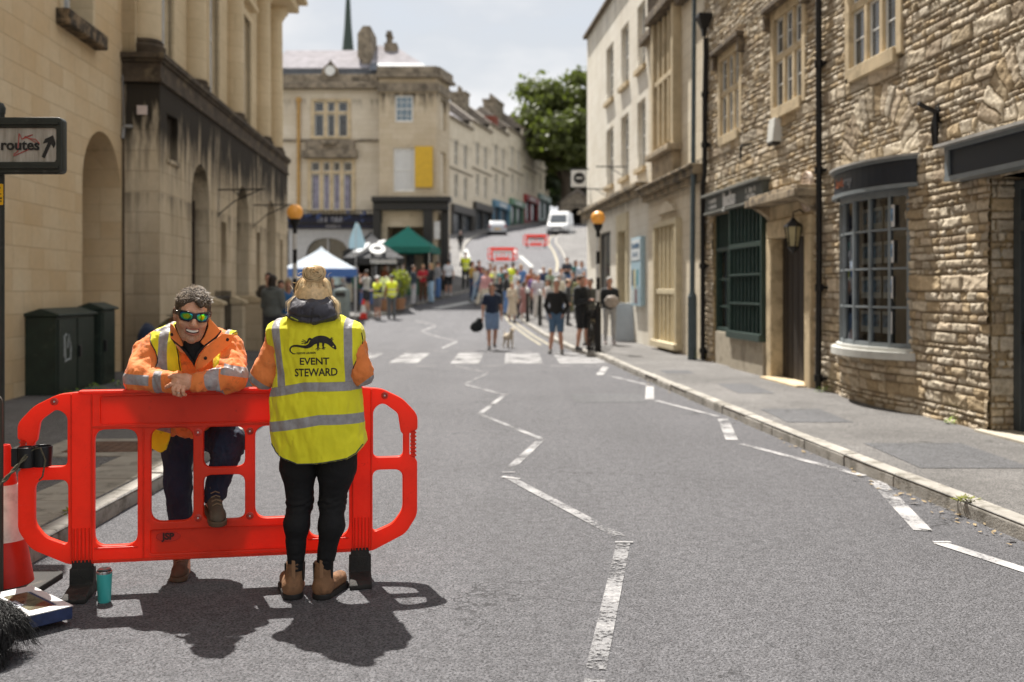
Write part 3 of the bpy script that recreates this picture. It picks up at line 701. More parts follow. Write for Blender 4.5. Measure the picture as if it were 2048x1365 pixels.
# stone doorway
dw = thing_child('doorway', g_root); a, b_ = DR
mb = MB(); mb.box(a - .24, a, -.10, .12, 0, 2.34).box(b_, b_ + .24, -.10, .12, 0, 2.34).box(a - .24, b_ + .24, -.10, .12, 2.34, 2.62)
mb.box(a - .2, b_ + .2, -.06, .02, 2.62, 2.86)
mb.build('surround', FRAMESTONE, dw, bevel=.02)
mb = MB(); pr = [(-.02, 2.62), (-.08, 2.70), (-.2, 2.78), (-.30, 2.84), (-.30, 2.86), (-.02, 2.86)]
mb.prism_x(pr, a - .34, a - .16).prism_x(pr, b_ + .16, b_ + .34); mb.box(a - .42, b_ + .42, -.40, .0, 2.86, 2.97).box(a - .36, b_ + .36, -.34, .0, 2.97, 3.03)
mb.build('hood', M('weathered_hood', (.36, .29, .2), .9, .3, 6, .01, 30, dirt=((.07, .055, .04), 4, .47, .8)), dw, bevel=.02)
DOORB = M('dark_oak_door', (.025, .018, .013), .6, .4, 3, .004, 12, stretch=(8, 1, 1))
do = MB().box(a, b_, .10, .16, .08, 2.34).build('door', DOORB, dw)
mb = MB()
for k in range(6): mb.box(a + .03 + k * (b_ - a - .02) / 6, a + .0 + (k + 1) * (b_ - a - .02) / 6, .085, .1, .1, 2.3)
mb.build('boards', DOORB, do)
MB().lathe([(0, -.03), (.03, -.02), (.035, 0), (0, .03)], 10, (b_ - .16, .06, 1.15)).build('handle', IRONB, do, smooth=True)
MB().box(a - .1, b_ + .1, -.25, .3, 0, .13).build('step', FRAMESTONE, dw, bevel=.015)
# bow window with grey frame
GREYP = M('blue_grey_paint', (.20, .225, .24), .42, .12, 8, .002, 70)
bo = thing_child('bow_window', g_root); a, b_ = BW; hw = (b_ - a) / 2; c0 = bc
def bowpt(t, r=.28, ex=0):  # t -1..1
    ang = t * R(68); s = math.sin(R(68)); return (c0 + (hw + ex) * math.sin(ang) / s, -((math.cos(ang) - math.cos(R(68))) / (1 - math.cos(R(68)))) * (r + ex))
def bowband(mb, z0, z1, r, ex, th=.05, n=24):
    for k in range(n):
        p, q = bowpt(-1 + 2 * k / n, r, ex), bowpt(-1 + 2 * (k + 1) / n, r, ex); p2, q2 = bowpt(-1 + 2 * k / n, r, ex - th), bowpt(-1 + 2 * (k + 1) / n, r, ex - th)
        v = [mb.b.verts.new((*xy, z)) for z in (z0, z1) for xy in (p, q, q2, p2)]
        for f in ((0, 1, 5, 4), (3, 7, 6, 2), (4, 5, 6, 7), (0, 3, 2, 1)): mb.b.faces.new([v[i] for i in f])
        if k == 0: mb.b.faces.new((v[0], v[4], v[7], v[3]))
        if k == n - 1: mb.b.faces.new((v[1], v[2], v[6], v[5]))
mb = MB()
for z_ in (.84, 1.30, 1.76, 2.22): bowband(mb, z_, z_ + (.05 if z_ == .84 else .026), .28, 0)
bowband(mb, 2.62, 2.72, .28, .01)
for k in range(7):
    t_ = -1 + 2 * k / 6; p = bowpt(t_ * .985, .275, 0); ang = t_ * R(60); w_ = .034 if k in (0, 6) else .017
    mb.box(-w_, w_, -.012, .045, .82, 2.7, Matrix.Translation((p[0], p[1], 0)) @ Matrix.Rotation(ang, 4, 'Z'))
mb.build('frame', GREYP, bo)
mb = MB()
for k in range(24):
    p, q = bowpt(-1 + 2 * k / 24, .27, -.02), bowpt(-1 + 2 * (k + 1) / 24, .27, -.02); mb.poly([(*p, .86), (*q, .86), (*q, 2.66), (*p, 2.66)])
bmesh.ops.remove_doubles(mb.b, verts=mb.b.verts, dist=1e-4); mb.build('pane', GL, bo)
mb = MB(); bowband(mb, .70, .79, .31, .12, .45); bowband(mb, .79, .835, .29, .06, .35); mb.build('sill', M('sill_paint', (.50, .50, .47), .55, .15, 4), bo, bevel=.012)
mb = MB().box(a, b_, .3, .34, .8, 2.8); mb.box(a, b_, -.02, .34, .80, .83); mb.build('display_back', M('window_display', (.05, .042, .035), .8, .4, 2), bo)
# property cards hanging in the bow window
CARD = M('card_white', (.7, .7, .7), .5); PHOTO = M('card_photo', (.16, .26, .40), .5, .8, 14)
cards = []
for r_ in range(4):
    for c_ in range(3):
        x = c0 + .02 + c_ * .30 + .02 * r_; z = 1.0 + r_ * .42
        if x > b_ - .12: continue
        cd = thing('property_card', 'white card with a house photo, row %s from the bottom, %s in the bow window' % (['first', 'second', 'third', 'fourth'][r_], ['left', 'middle', 'right'][c_]), 'card', (0, 0, 0), 0, 'cards shown in the bow window')
        cd.location = g_root.matrix_basis @ Vector((x, -.14, z)); cd.rotation_euler = g_root.rotation_euler
        MB().box(-.12, .12, 0, .006, 0, .26).build('sheet', CARD, cd); MB().box(-.10, .0, -.006, -.001, .07, .22).box(.01, .10, -.006, -.001, .07, .22).build('picture', PHOTO, cd)
sg2 = thing('shop_sign', 'curved grey and navy fascia sign with small orange and grey lettering over the bow window', 'sign', g_root.location, g_root.rotation_euler[2])
NAVY = M('navy_fascia', (.018, .024, .036), .4, .1)
hw0 = hw; mb = MB(); a2, b2 = a - .1, GX(11.38)
def sgpt(t, ex=0): # rounded at the far end, straight to the near end
    ang = (2 * t - 1) * R(74); s = math.sin(R(74)); c_ = math.cos(R(74)); return ((a2 + b2) / 2 + ((b2 - a2) / 2 + ex) * math.sin(ang) / s, -.04 - ((math.cos(ang) - c_) / (1 - c_)) * (.31 + ex))
def sgband(mb, z0, z1, ex, th, n=20):
    pv = None
    for k in range(n + 1):
        p, p2 = sgpt(k / n, ex), sgpt(k / n, ex - th); v = [mb.b.verts.new((p[0], p[1], z0)), mb.b.verts.new((p[0], p[1], z1)), mb.b.verts.new((p2[0], p2[1], z1)), mb.b.verts.new((p2[0], p2[1], z0))]
        if pv:
            for i in range(4): mb.b.faces.new((pv[i], pv[(i + 1) % 4], v[(i + 1) % 4], v[i]))
        if k in (0, n): mb.b.faces.new(v)
        pv = v
mb = MB(); sgband(mb, 2.74, 3.02, .0, .06); mb.build('board', NAVY, sg2)
mb = MB(); sgband(mb, 2.70, 2.745, .03, .08); sgband(mb, 3.015, 3.05, .03, .08); mb.build('moulding', GREYP, sg2)
mb = MB(); sgband(mb, 3.05, 3.075, .07, .38); mb.build('lead_top', M('lead', (.38, .37, .35), .6, .2), sg2)
ORG = M('orange_letters', (.45, .14, .06), .5); GRYL = M('grey_letters', (.22, .23, .25), .5); WHL = M('pale_letters', (.7, .68, .66), .5)
me_ = [('lewis', -.0, ORG), ('gray', .36, GRYL)]
for s__, dx, mt in me_:
    me = text_mesh(s__, .17, .004, 'LEFT', .003); xt = a2 + .55 + dx * .85
    for v in me.vertices: p = sgpt(.5 + math.asin(max(-1, min(1, ((xt + v.co.x) - (a2 + b2) / 2) / ((b2 - a2) / 2) * math.sin(R(74))))) / R(148)); v.co = Vector((xt + v.co.x, p[1] - .006 + v.co.y, v.co.z + 2.88))
    link('lettering', me, mt, sg2)
MB().box(a2 + .46, a2 + .48, -.27, -.22, 2.80, 2.97).build('lettering', WHL, sg2)
sg3 = thing('shop_sign', 'grey framed navy fascia sign cut by the right edge over the dark grey door', 'sign', g_root.location, g_root.rotation_euler[2])
a3, b3 = GX(10.45), GX(7.2)
MB().box(a3, b3, -.17, -.02, 2.70, 2.97).build('board', NAVY, sg3)
MB().box(a3 - .03, b3, -.20, -.0, 2.65, 2.70).box(a3 - .03, b3, -.20, 0, 2.97, 3.01).box(a3 - .03, a3 + .04, -.195, -.0, 2.702, 2.968).build('moulding', GREYP, sg3)
MB().box(a3 - .1, b3, -.28, 0, 3.01, 3.04).build('lead_top', MATS['lead'], sg3)
text('lewisgray', .15, (a3 + 1.75, -.175, 2.83), ORG, sg3, depth=.01, align='LEFT')
# recessed grey door
d2 = thing_child('entrance', g_root); a, b_ = D2
mb = MB().box(a + .02, a + .14, .22, .34, .1, 2.6).box(b_ - .14, b_ - .02, .22, .34, .1, 2.6).box(a + .14, b_ - .14, .22, .34, 2.1, 2.2).box(a + .14, b_ - .14, .22, .34, 2.52, 2.6)
DKG = M('dark_grey_paint', (.060, .072, .08), .45, .12, 8)
mb.build('frame', DKG, d2, bevel=.006)
MB().box(a + .14, b_ - .14, .27, .28, 2.2, 2.52).build('pane', DG, d2)
dd = MB().box(a + .14, b_ - .14, .26, .31, .1, 2.1).build('door', DKG, d2)
mb = MB()
for (p, q) in ((.25, .95), (1.05, 1.95)):
    for (xa, xb) in ((a + .26, (a + b_) / 2 - .05), ((a + b_) / 2 + .05, b_ - .26)): mb.box(xa, xb, .247, .262, p, q)
mb.build('panels', DKG, dd, bevel=.006)
MB().box(a + .18, a + .215, .235, .262, .98, 1.2).tube([(a + .2, .24, 1.1), (a + .2, .2, 1.1), (a + .32, .2, 1.1)], .01, 6).build('handle', IRONB, dd)
MB().box(a - .1, b_ + .1, -.12, .3, 0, .125).build('step', M('door_step', (.42, .38, .31), .85, .15), d2, bevel=.01)

def wall_pipe(label, d, pts, r, collars, name='drainpipe', hopper=None):
    t = thing(name, label, 'pipe', (FX(d), d, 0), g_root.rotation_euler[2], 'black drainpipes on the rubble wall')
    MB().tube(pts, r, 10).build('pipe', IRONB, t, smooth=True)
    for (x, y, z) in collars: MB().tube([(x, y, z - .05), (x, y, z + .05)], r * 1.45, 10).box(x - r * 2.1, x + r * 2.1, y + r * .5, y + r + .05, z - .02, z + .02).build('collar', IRONB, t, smooth=True)
    if hopper: x, y, z = hopper; MB().lathe([(.05, -.34), (.07, -.2), (.17, 0), (.19, .04), (.19, .1), (.15, .1), (.13, .02), (.0, .0)], 4, (x, y, z), PI / 4, 2 * PI + PI / 4).build('hopper', IRONB, t)
wall_pipe('straight black drainpipe between the oval plaque and the bow window', 14.05, [(0, -.12, .12), (.0, -.12, .3), (-.02, -.10, 2.0), (-.05, -.10, 8.4)], .042, [(0, -.12, .28), (-.02, -.1, 1.55), (-.03, -.1, 3.2), (-.035, -.1, 4.7), (-.045, -.1, 6.6)])
wall_pipe('cranked black drainpipe with a hopper beside the tall grey lamp post', 20.0, [(-.02, -.1, .12), (-.02, -.1, 3.6), (.12, -.1, 3.85), (.12, -.1, 5.2), (.2, -.1, 6.2), (.26, -.12, 6.5)], .05, [(-.02, -.1, .3), (-.02, -.1, 2.0), (.12, -.1, 4.4), (.13, -.1, 5.4)], hopper=(.28, -.16, 6.85))
# oval plaque
t = thing('wall_plaque', 'pale oval stone plaque with engraved lines on the rubble wall', 'plaque', (FX(14.55), 14.55, 2.95), g_root.rotation_euler[2])
ov = lambda r1, r2, n=28: [(r1 * math.cos(2 * PI * k / n), r2 * math.sin(2 * PI * k / n)) for k in range(n)]
PLQ = M('plaque_stone', (.60, .50, .42), .7)
link('disc', plate(ov(.21, .29), (), -.11, -.05, .008), PLQ, t); mb = MB()
link('rim', plate(ov(.205, .285), [ov(.19, .268)], -.118, -.108), M('plaque_rim', (.38, .30, .25), .7), t)
for k in range(9):
    z_ = .19 - k * .045; w_ = .16 * math.sqrt(max(.05, 1 - (z_ / .27) ** 2))
    glyphs(t, -w_ * .8, w_ * .8, z_, .028, -.11, M('plaque_letters', (.2, .15, .12), .7), seed=k, depth=.003)
# wall lantern
LANTG = M('lantern_glass', (.42, .36, .2), .25, .2, 6)
t = thing('wall_lantern', 'black carriage lantern with a yellowish glass beside the dark doorway', 'lantern', (FX(14.75), 14.75, 2.3), g_root.rotation_euler[2])
MB().lathe([(.0, .30), (.03, .27), (.05, .24), (.13, .17), (.14, .15), (.12, .15)], 6, (0, -.22, 0)).build('cap', IRONB, t)
MB().lathe([(0, -.26), (.03, -.22), (.08, -.17), (.085, -.14)], 6, (0, -.22, 0)).build('base', IRONB, t)
mb = MB()
for k in range(6): an = 2 * PI * k / 6; mb.tube([(.08 * math.cos(an), -.22 + .08 * math.sin(an), -.15), (.125 * math.cos(an), -.22 + .125 * math.sin(an), .155)], .009, 5)
mb.tube([(0, -.22, .30), (0, -.22, .36), (0, -.12, .40), (0, .02, .30)], .012, 6).box(-.04, .04, -.03, .0, .2, .4); mb.build('bracket', IRONB, t)
MB().lathe([(.07, -.14), (.115, .15)], 6, (0, -.22, 0)).build('glass', LANTG, t)
# floodlight, hooks and sign brackets on the wall
t = thing('sign_bracket', 'short black iron bracket with a hanging lamp head near the navy sign', 'bracket', (FX(10.95), 10.95, 3.45), g_root.rotation_euler[2])
MB().box(-.04, .04, -.03, .03, -.1, .1).tube([(0, 0, .0), (.0, -.12, .05), (0, -.24, .11)], .026, 8).build('arm', IRONB, t, smooth=True)
MB().tube([(0, -.05, .0), (.01, -.06, -.16), (0, -.05, -.36)], [.02, .045, .03], 8).build('lamp_head', IRONB, t, smooth=True)
t = thing('wall_hook', 'small dark iron hook under the farther mullioned window', 'hook', (FX(17.2), 17.2, 4.0), g_root.rotation_euler[2])
MB().tube([(0, .02, .05), (0, -.2, 0), (.04, -.24, -.03), (.04, -.24, -.25)], .02, 6).build('arm', IRONB, t, smooth=True)
t = thing('alarm_box', 'white wedge shaped alarm box under the middle mullioned window', 'alarm box', (FX(15.95), 15.95, 4.05), g_root.rotation_euler[2])
MB().prism_x([(-.16, -.18), (-.12, .2), (.02, .2), (.02, -.18)], -.14, .14).build('cover', M('alarm_white', (.6, .6, .56), .5), t, bevel=.01)
MB().box(-.12, .12, -.15, .0, -.22, -.18).build('base', IRONB, t)

# ---- cream building with mullioned bay, d 25.4..20.2
CREAM = ashlar('cream_ashlar', (.80, .72, .58), (.74, .65, .50), (.50, .42, .3), .7, .3, streak=[(4.2, .8, .5)], bump_d=.003, patch=(.48, .40, .29))
f_root, X_ = RB('narrow_building', 25.4, 'narrow cream ashlar building with a tall mullioned oriel and cream barred ground floor window')
Lf = X_(20.2)
win = (X_(24.3), X_(22.1)); ori = (X_(24.15), X_(22.2))
me = plate(rect(0, Lf, -.1, 11.2), [rect(win[0], win[1], .45, 3.05), rect(ori[0], ori[1], 4.75, 7.9)], 0, .35); link('wall', me, CREAM, f_root)
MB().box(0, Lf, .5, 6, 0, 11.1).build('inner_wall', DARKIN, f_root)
CREAMP = M('cream_timber', (.58, .50, .34), .6, .12, 5, .003, 30)
wv = thing_child('window', f_root); mb = MB(); a, b_ = win
mb.box(a - .02, a + .12, -.14, .1, .3, 3.12).box(b_ - .12, b_ + .02, -.14, .1, .3, 3.12).box(a + .12, b_ - .12, -.14, .1, 3.0, 3.12).box(a - .08, b_ + .08, -.2, .1, .18, .32).box(a + .12, b_ - .12, -.10, .02, 1.42, 1.54)
for k in range(1, 5): xx = a + .12 + (b_ - a - .24) * k / 5; mb.box(xx - .05, xx + .05, -.09, .04, .32, 3.0)
mb.build('frame', CREAMP, wv, bevel=.012)
MB().box(a + .1, b_ - .1, .08, .09, .3, 3.0).build('pane', M('ochre_blind', (.36, .27, .13), .7, .1), wv)
mb = MB(); mb.prism_y([(a + .3, 3.3), (b_ - .3, 3.3), (b_ - .5, 3.45), ((a + b_) / 2, 3.58), (a + .5, 3.45)], -.1, .0).build('panel_ornament', CREAM, f_root, bevel=.01)
mb = MB().box(-.05, Lf, -.26, .0, 3.86, 4.02).box(-.02, Lf, -.16, .0, 3.72, 3.86).box(-.1, Lf, -.34, 0, 4.02, 4.08); mb.build('cornice', M('stained_cornice', (.30, .24, .16), .9, .4, 4, .01, 20, dirt=((.04, .035, .03), 3, .45, .8)), f_root, bevel=.02)
ow = thing_child('oriel', f_root); a, b_ = ori; mb = MB()
mb.box(a - .1, a + .1, -.2, .0, 4.75, 7.9).box(b_ - .1, b_ + .1, -.2, .0, 4.75, 7.9)
for k in range(1, 4): xx = a + (b_ - a) * k / 4; mb.box(xx - .06, xx + .06, -.16, -.02, 4.9, 7.85)
mb.box(a + .1, b_ - .1, -.165, -.03, 6.35, 6.47); mb.build('frame', M('oriel_stone', (.50, .41, .27), .9, .2, 3), ow, bevel=.01)
MB().box(a + .1, b_ - .1, .03, .04, 4.8, 7.87).build('pane', M('brown_glass', (.13, .095, .06), .3, .5, 2), ow)
mb = MB().box(a - .2, b_ + .2, -.34, .0, 7.9, 8.12).box(a - .16, b_ + .16, -.28, .0, 8.12, 8.62).box(a - .24, b_ + .24, -.38, .0, 8.62, 8.74); mb.box(-.3, a - .24, -.2, 0, 7.75, 7.95).box(b_ + .24, Lf, -.2, 0, 7.75, 7.95)
mb.build('parapet', DARKSTONE, ow, bevel=.02)
mb = MB().box(a - .2, b_ + .2, -.34, 0, 4.62, 4.76).box(a - .05, b_ + .05, -.2, .0, 4.1, 4.62); mb.build('corbel', M('corbel_stone', (.36, .29, .2), .9, .4, 4, .01, 20), ow, bevel=.02)
# lamp post
t = thing('lamp_post', 'tall dark green grey tubular lamp post standing against the cream building', 'lamp post', (3.66, 20.3, .1))
PG = M('lamp_post_paint', (.075, .10, .11), .45, .15, 6)
MB().tube([(0, 0, 0), (0, 0, 1.28)], .095, 16).build('base', PG, t, smooth=True)
MB().tube([(0, 0, 1.28), (0, 0, 1.38), (.05, 0, 8.6)], [.095, .055, .04], 16).build('shaft', PG, t, smooth=True)
MB().box(-.05, .05, -.1, -.08, .25, .95).build('door', PG, t)
weed(3.78, 20.1, .12, .12, 90, 'yellow green weeds at the foot of the tall lamp post', h=.25)

# ---- white building, d 35.2..25.4
WHITEST = ashlar('pale_limewash', (.84, .80, .71), (.80, .75, .65), (.60, .53, .42), .8, .32, streak=[(10.3, 1.2, .35), (4.1, .6, .5)], bump_d=.002, patch=(.56, .49, .38))
e_root, X_ = RB('white_building', 35.2, 'tall pale limewashed building with six sash windows on the right corner')
Le = X_(25.4); holes = []; wins = []
for (d0, d1) in ((31.4, 30.2), (29.0, 27.9), (26.75, 25.75)):
    wins.append((X_(d0), X_(d1)))
for a, b_ in wins: holes += [rect(a, b_, 7.35, 9.05), rect(a, b_, 4.72, 6.5)]
gw = (X_(32.9), X_(30.7)); gd = (X_(29.5), X_(27.9)); gn = (X_(26.9), X_(25.9))
holes += [rect(gw[0], gw[1], .9, 3.35), rect(gd[0], gd[1], -.05, 3.7)]
link('wall', plate(rect(0, Le, -.1, 10.35), holes, 0, .3), WHITEST, e_root)
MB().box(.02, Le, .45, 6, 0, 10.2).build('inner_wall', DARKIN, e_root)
MB().box(-.0, .3, .3, 9, 0, 10.33).build('side_wall', WHITEST, e_root)
MB().box(-.12, Le, -.14, .3, 10.35, 10.47).build('coping', DARKSTONE, e_root, bevel=.02)
for a, b_ in wins:
    for (z0, z1) in ((7.35, 9.05), (4.72, 6.5)):
        wn = sash_window(e_root, a, b_, z0, z1, .14, 2, 4, glass=M('pale_glass', (.30, .29, .27), .2, .4, 2))
        MB().box(a - .08, b_ + .08, -.1, .1, z0 - .12, z0).build('sill', FRAMESTONE, wn)
MB().box(-.1, Le - .0, -.34, 0, 4.15, 4.27).box(-.05, Le, -.22, 0, 3.98, 4.15).build('cornice', MATS['stained_cornice'], e_root, bevel=.02)
sw = sash_window(e_root, gw[0], gw[1], .9, 3.35, .1, 2, 1, IRONB, .09, False)
mb = MB(); a, b_ = gd; mb.box(a, a + .22, -.06, .25, 0, 3.7).box(b_ - .22, b_, -.06, .25, 0, 3.7).box(a + .22, b_ - .22, -.06, .25, 3.2, 3.7).build('door_surround', CREAMP, e_root, bevel=.02)
mb = MB().box(a + .22, b_ - .22, .2, .26, .1, 2.5); dr_ = mb.build('door', DOORB, e_root); MB().box(a + .22, b_ - .22, .2, .24, 2.55, 3.2).build('fanlight', M('pale_glass', (.3, .29, .27), .2), dr_)
t = thing('notice_board', 'blue and white notice board with posters beside the pale building door', 'notice board', (FX(26.4), 26.4, 0), e_root.rotation_euler[2])
BLUW = M('pale_blue_paint', (.36, .50, .58), .5)
MB().box(-.62, .62, -.12, -.0, 1.1, 2.9).build('frame', BLUW, t, bevel=.01)
mb = MB().box(-.55, .55, -.13, -.121, 2.3, 2.85).build('header', M('poster_white', (.62, .66, .68), .5, .1), t)
for q in (2.68, 2.46): glyphs(t, -.45, .45, q, .13, -.13, M('poster_ink', (.12, .2, .3), .6), seed=int(q * 50))
for (x, z, w_, h, c) in ((-.4, 1.75, .24, .42, (.1, .12, .14)), (-.1, 1.7, .22, .5, (.55, .5, .3)), (.22, 1.75, .26, .4, (.12, .3, .35)), (-.35, 1.25, .28, .36, (.5, .52, .5)), (.05, 1.25, .3, .36, (.2, .12, .12)), (.4, 1.3, .22, .4, (.3, .4, .45))):
    MB().box(x - w_ / 2, x + w_ / 2, -.127, -.121, z - h / 2 + .1, z + h / 2 + .1).build('poster', M('poster_%d' % int(c[0] * 100 + c[2] * 10), c, .6, .4, 18), t)
# thin signs sticking out from the pale building
for i, (d, z) in enumerate(((33.5, 4.35), (30.6, 4.6), (28.3, 5.0))):
    t = thing('wall_bracket', 'thin dark bracket on the pale building, %s' % ('farthest of three', 'middle of three', 'nearest of three')[i], 'bracket', (FX(d), d, z), e_root.rotation_euler[2], 'thin brackets on the pale building')
    MB().tube([(0, 0, 0), (0, -.85, .0)], .018, 6).tube([(0, 0, -.3), (0, -.5, 0)], .012, 6).build('arm', IRONB, t)
t = thing('hanging_sign', 'white square hanging sign with a black disc at the far end of the pale building', 'sign', (FX(34.8) + .0, 34.8, 5.4), 0)
MB().tube([(.1, 0, .32), (-.7, 0, .32)], .025, 6).build('arm', IRONB, t)
MB().box(-.62, -.08, -.05, .05, -.3, .28).build('panel', WHITEP, t, bevel=.02)
MB().lathe([(0, -.004), (.2, -.004), (.2, .004), (0, .004)], 24).build('disc', IRONB, t, tf=Matrix.Translation((-.34, -.056, 0)) @ Matrix.Rotation(R(90), 4, 'X'))
MB().box(-.45, -.23, -.068, -.058, -.02, .03).build('lettering', WHITEP, t)
# ================================================================ BUILDINGS, LEFT SIDE AND BACKGROUND
ASH_A = ashlar('golden_ashlar', (.74, .60, .40), (.65, .49, .30), (.42, .32, .20), .62, .30, patch=(.60, .40, .19), bump_d=.003, stain=(1.1, .66, .5), msize=.004)
ASH_B = ashlar('weathered_ashlar', (.68, .57, .41), (.60, .49, .34), (.40, .31, .2), .75, .36, streak=[(5.15, 2.3, 1.0), (3.2, 2.6, .28)], bump_d=.004, patch=(.42, .33, .2))
ASH_U = ashlar('upper_ashlar', (.70, .57, .38), (.63, .51, .33), (.46, .36, .22), .9, .4, bump_d=.002, patch=(.50, .39, .24))
SOOT = M('black_stained_stone', (.07, .052, .035), .93, .5, 3, .012, 22, dirt=((.26, .2, .12), 3.2, .54, .55))
SIL = M('stained_sill', (.20, .14, .08), .9, .5, 8, .006, 40, dirt=((.02, .016, .012), 7, .42, .9))
# A: smooth ashlar front, nearest on the left
ax0, asl = -5.64, -.067; NA = math.hypot(1, asl)
def LBn(name, d0, label, off=0):
    x = ax0 + off + asl * d0
    return thing(name, label, 'building', (x, d0, 0), math.atan2(1, asl)), (lambda d: (d - d0) * NA)
a_root, XA = LBn('ashlar_building', -8, 'smooth golden ashlar building with a tall open archway on the far left')
LA = XA(17.5); wA = (XA(14.65), XA(16.0)); arA = (XA(15.55), XA(17.38))
wn2 = (XA(9.5), XA(10.8))
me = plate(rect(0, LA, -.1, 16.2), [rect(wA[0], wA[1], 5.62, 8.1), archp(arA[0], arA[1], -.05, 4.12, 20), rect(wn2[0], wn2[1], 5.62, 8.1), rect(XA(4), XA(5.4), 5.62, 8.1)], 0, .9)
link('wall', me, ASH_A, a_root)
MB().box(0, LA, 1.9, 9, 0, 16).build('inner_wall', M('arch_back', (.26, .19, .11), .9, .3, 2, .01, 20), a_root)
MB().box(0, LA, .9, 1.9, 4.25, 4.6).build('floor', DARKIN, a_root)  # unseen slab added to keep light from above out of the archway
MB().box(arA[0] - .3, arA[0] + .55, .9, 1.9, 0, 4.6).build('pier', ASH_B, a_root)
MB().box(-.1, LA, -.3, .9, 16.2, 16.5).build('cornice', SOOT, a_root)
for a, b_ in (wA, wn2, (XA(4), XA(5.4))):
    wn = sash_window(a_root, a + .08, b_ - .08, 5.66, 8.05, .32, 2, 4, fw=.07, glass=M('pale_pane', (.42, .44, .46), .25, .3, 1.5))
    mb = MB().box(a - .05, a + .07, -.03, .35, 5.62, 8.1).box(b_ - .07, b_ + .05, -.03, .35, 5.62, 8.1); mb.build('frame', ASH_U, wn)
    MB().box(a - .16, b_ + .16, -.2, .34, 5.38, 5.62).build('sill', SIL, wn, bevel=.03)
# B: columned hall
b_root, XB = LBn('columned_hall', 17.5, 'grand columned stone hall with blackened cornice, arched windows and giant half columns', .65)
LB = XB(31.7); arcs = [(XB(c - .75), XB(c + .75)) for c in (20.45, 24.7, 28.75)]; slits = [(XB(c - .26), XB(c + .26)) for c in (22.55, 26.75, 30.5)]
me = plate(rect(0, LB, -.1, 5.15), [archp(a, b_, .75, 4.08, 16) for a, b_ in arcs] + [rect(a, b_, 1.05, 3.05) for a, b_ in slits] + [rect(XB(17.95), XB(18.65), 3.88, 4.7)], 0, .6)
link('wall', me, ASH_B, b_root)
MB().box(.02, LB - .02, .95, 9, 0, 10.3).build('inner_wall', ASH_U, b_root)
MB().box(0, LB, .60, .94, 0, 5.1).build('recess_wall', M('shaded_recess_stone', (.10, .075, .05), .9, .3, 2), b_root)  # deep shade of the arches put into the wall colour
MB().box(XB(17.95) - .05, XB(18.65) + .05, -.04, .0, 3.80, 3.88).box(XB(17.97), XB(18.63), .1, .3, 3.9, 4.68).build('niche_panel', ASH_B, b_root, bevel=.01)
for a, b_ in arcs:
    wn = thing_child('arched_window', b_root); mb = MB(); c = (a + b_) / 2
    mb.box(a, a + .09, .30, .38, .75, 3.4).box(b_ - .09, b_, .3, .38, .75, 3.4).box(c - .03, c + .03, .31, .37, .75, 4.05).box(a + .09, b_ - .09, .31, .37, 2.95, 3.05).box(a + .09, b_ - .09, .31, .37, 1.85, 1.9)
    mb.build('frame', M('brown_window_frame', (.05, .035, .025), .6), wn)
    link('pane', plate(archp(a + .01, b_ - .01, .76, 4.07, 16), (), .345, .352), DG, wn)
    MB().box(a - .1, b_ + .1, -.1, .3, .62, .75).build('sill', SIL, wn, bevel=.02)
for (a, b_), c in zip([arcs[0], arcs[1], arcs[2]], (0, 1, 2)):   # low stone piers with iron railings in front
    for x, nm in ((a - .45, 'left'), (b_ + .1, 'right')):
        t = thing('stone_pier', 'short stone pier with a flat cap, %s of the %s arched window of the hall' % (nm, ('first', 'second', 'third')[c]), 'pier', b_root.matrix_basis @ Vector((x, -.5, 0)), b_root.rotation_euler[2], 'low stone piers before the hall')
        MB().box(-.16, .16, -.2, .45, 0, 1.22).build('shaft', ASH_B, t, bevel=.01); MB().prism_x([(-.25, 1.22), (-.25, 1.28), (0, 1.38), (.46, 1.38), (.46, 1.22)], -.2, .2).build('cap', FRAMESTONE, t, bevel=.01)
    t = thing('iron_railing', 'black iron railing before the %s arched window of the hall' % ('first', 'second', 'third')[c], 'railing', b_root.matrix_basis @ Vector(((a + b_) / 2, -.45, 0)), b_root.rotation_euler[2], 'iron railings before the hall')
    mb = MB(); h = (b_ - a) / 2 - .0
    for z_ in (.25, 1.35): mb.box(-h, h, -.015, .015, z_, z_ + .035)
    for k in range(11): mb.tube([(-h + .06 + k * (2 * h - .12) / 10, 0, .1), (-h + .06 + k * (2 * h - .12) / 10, 0, 1.5)], .011, 5)
    mb.build('bars', IRONB, t)
for a, b_ in slits: MB().box(a, b_, .3, .32, 1.05, 3.05).build('blind_window', M('slit_dark', (.12, .09, .06), .8), b_root)
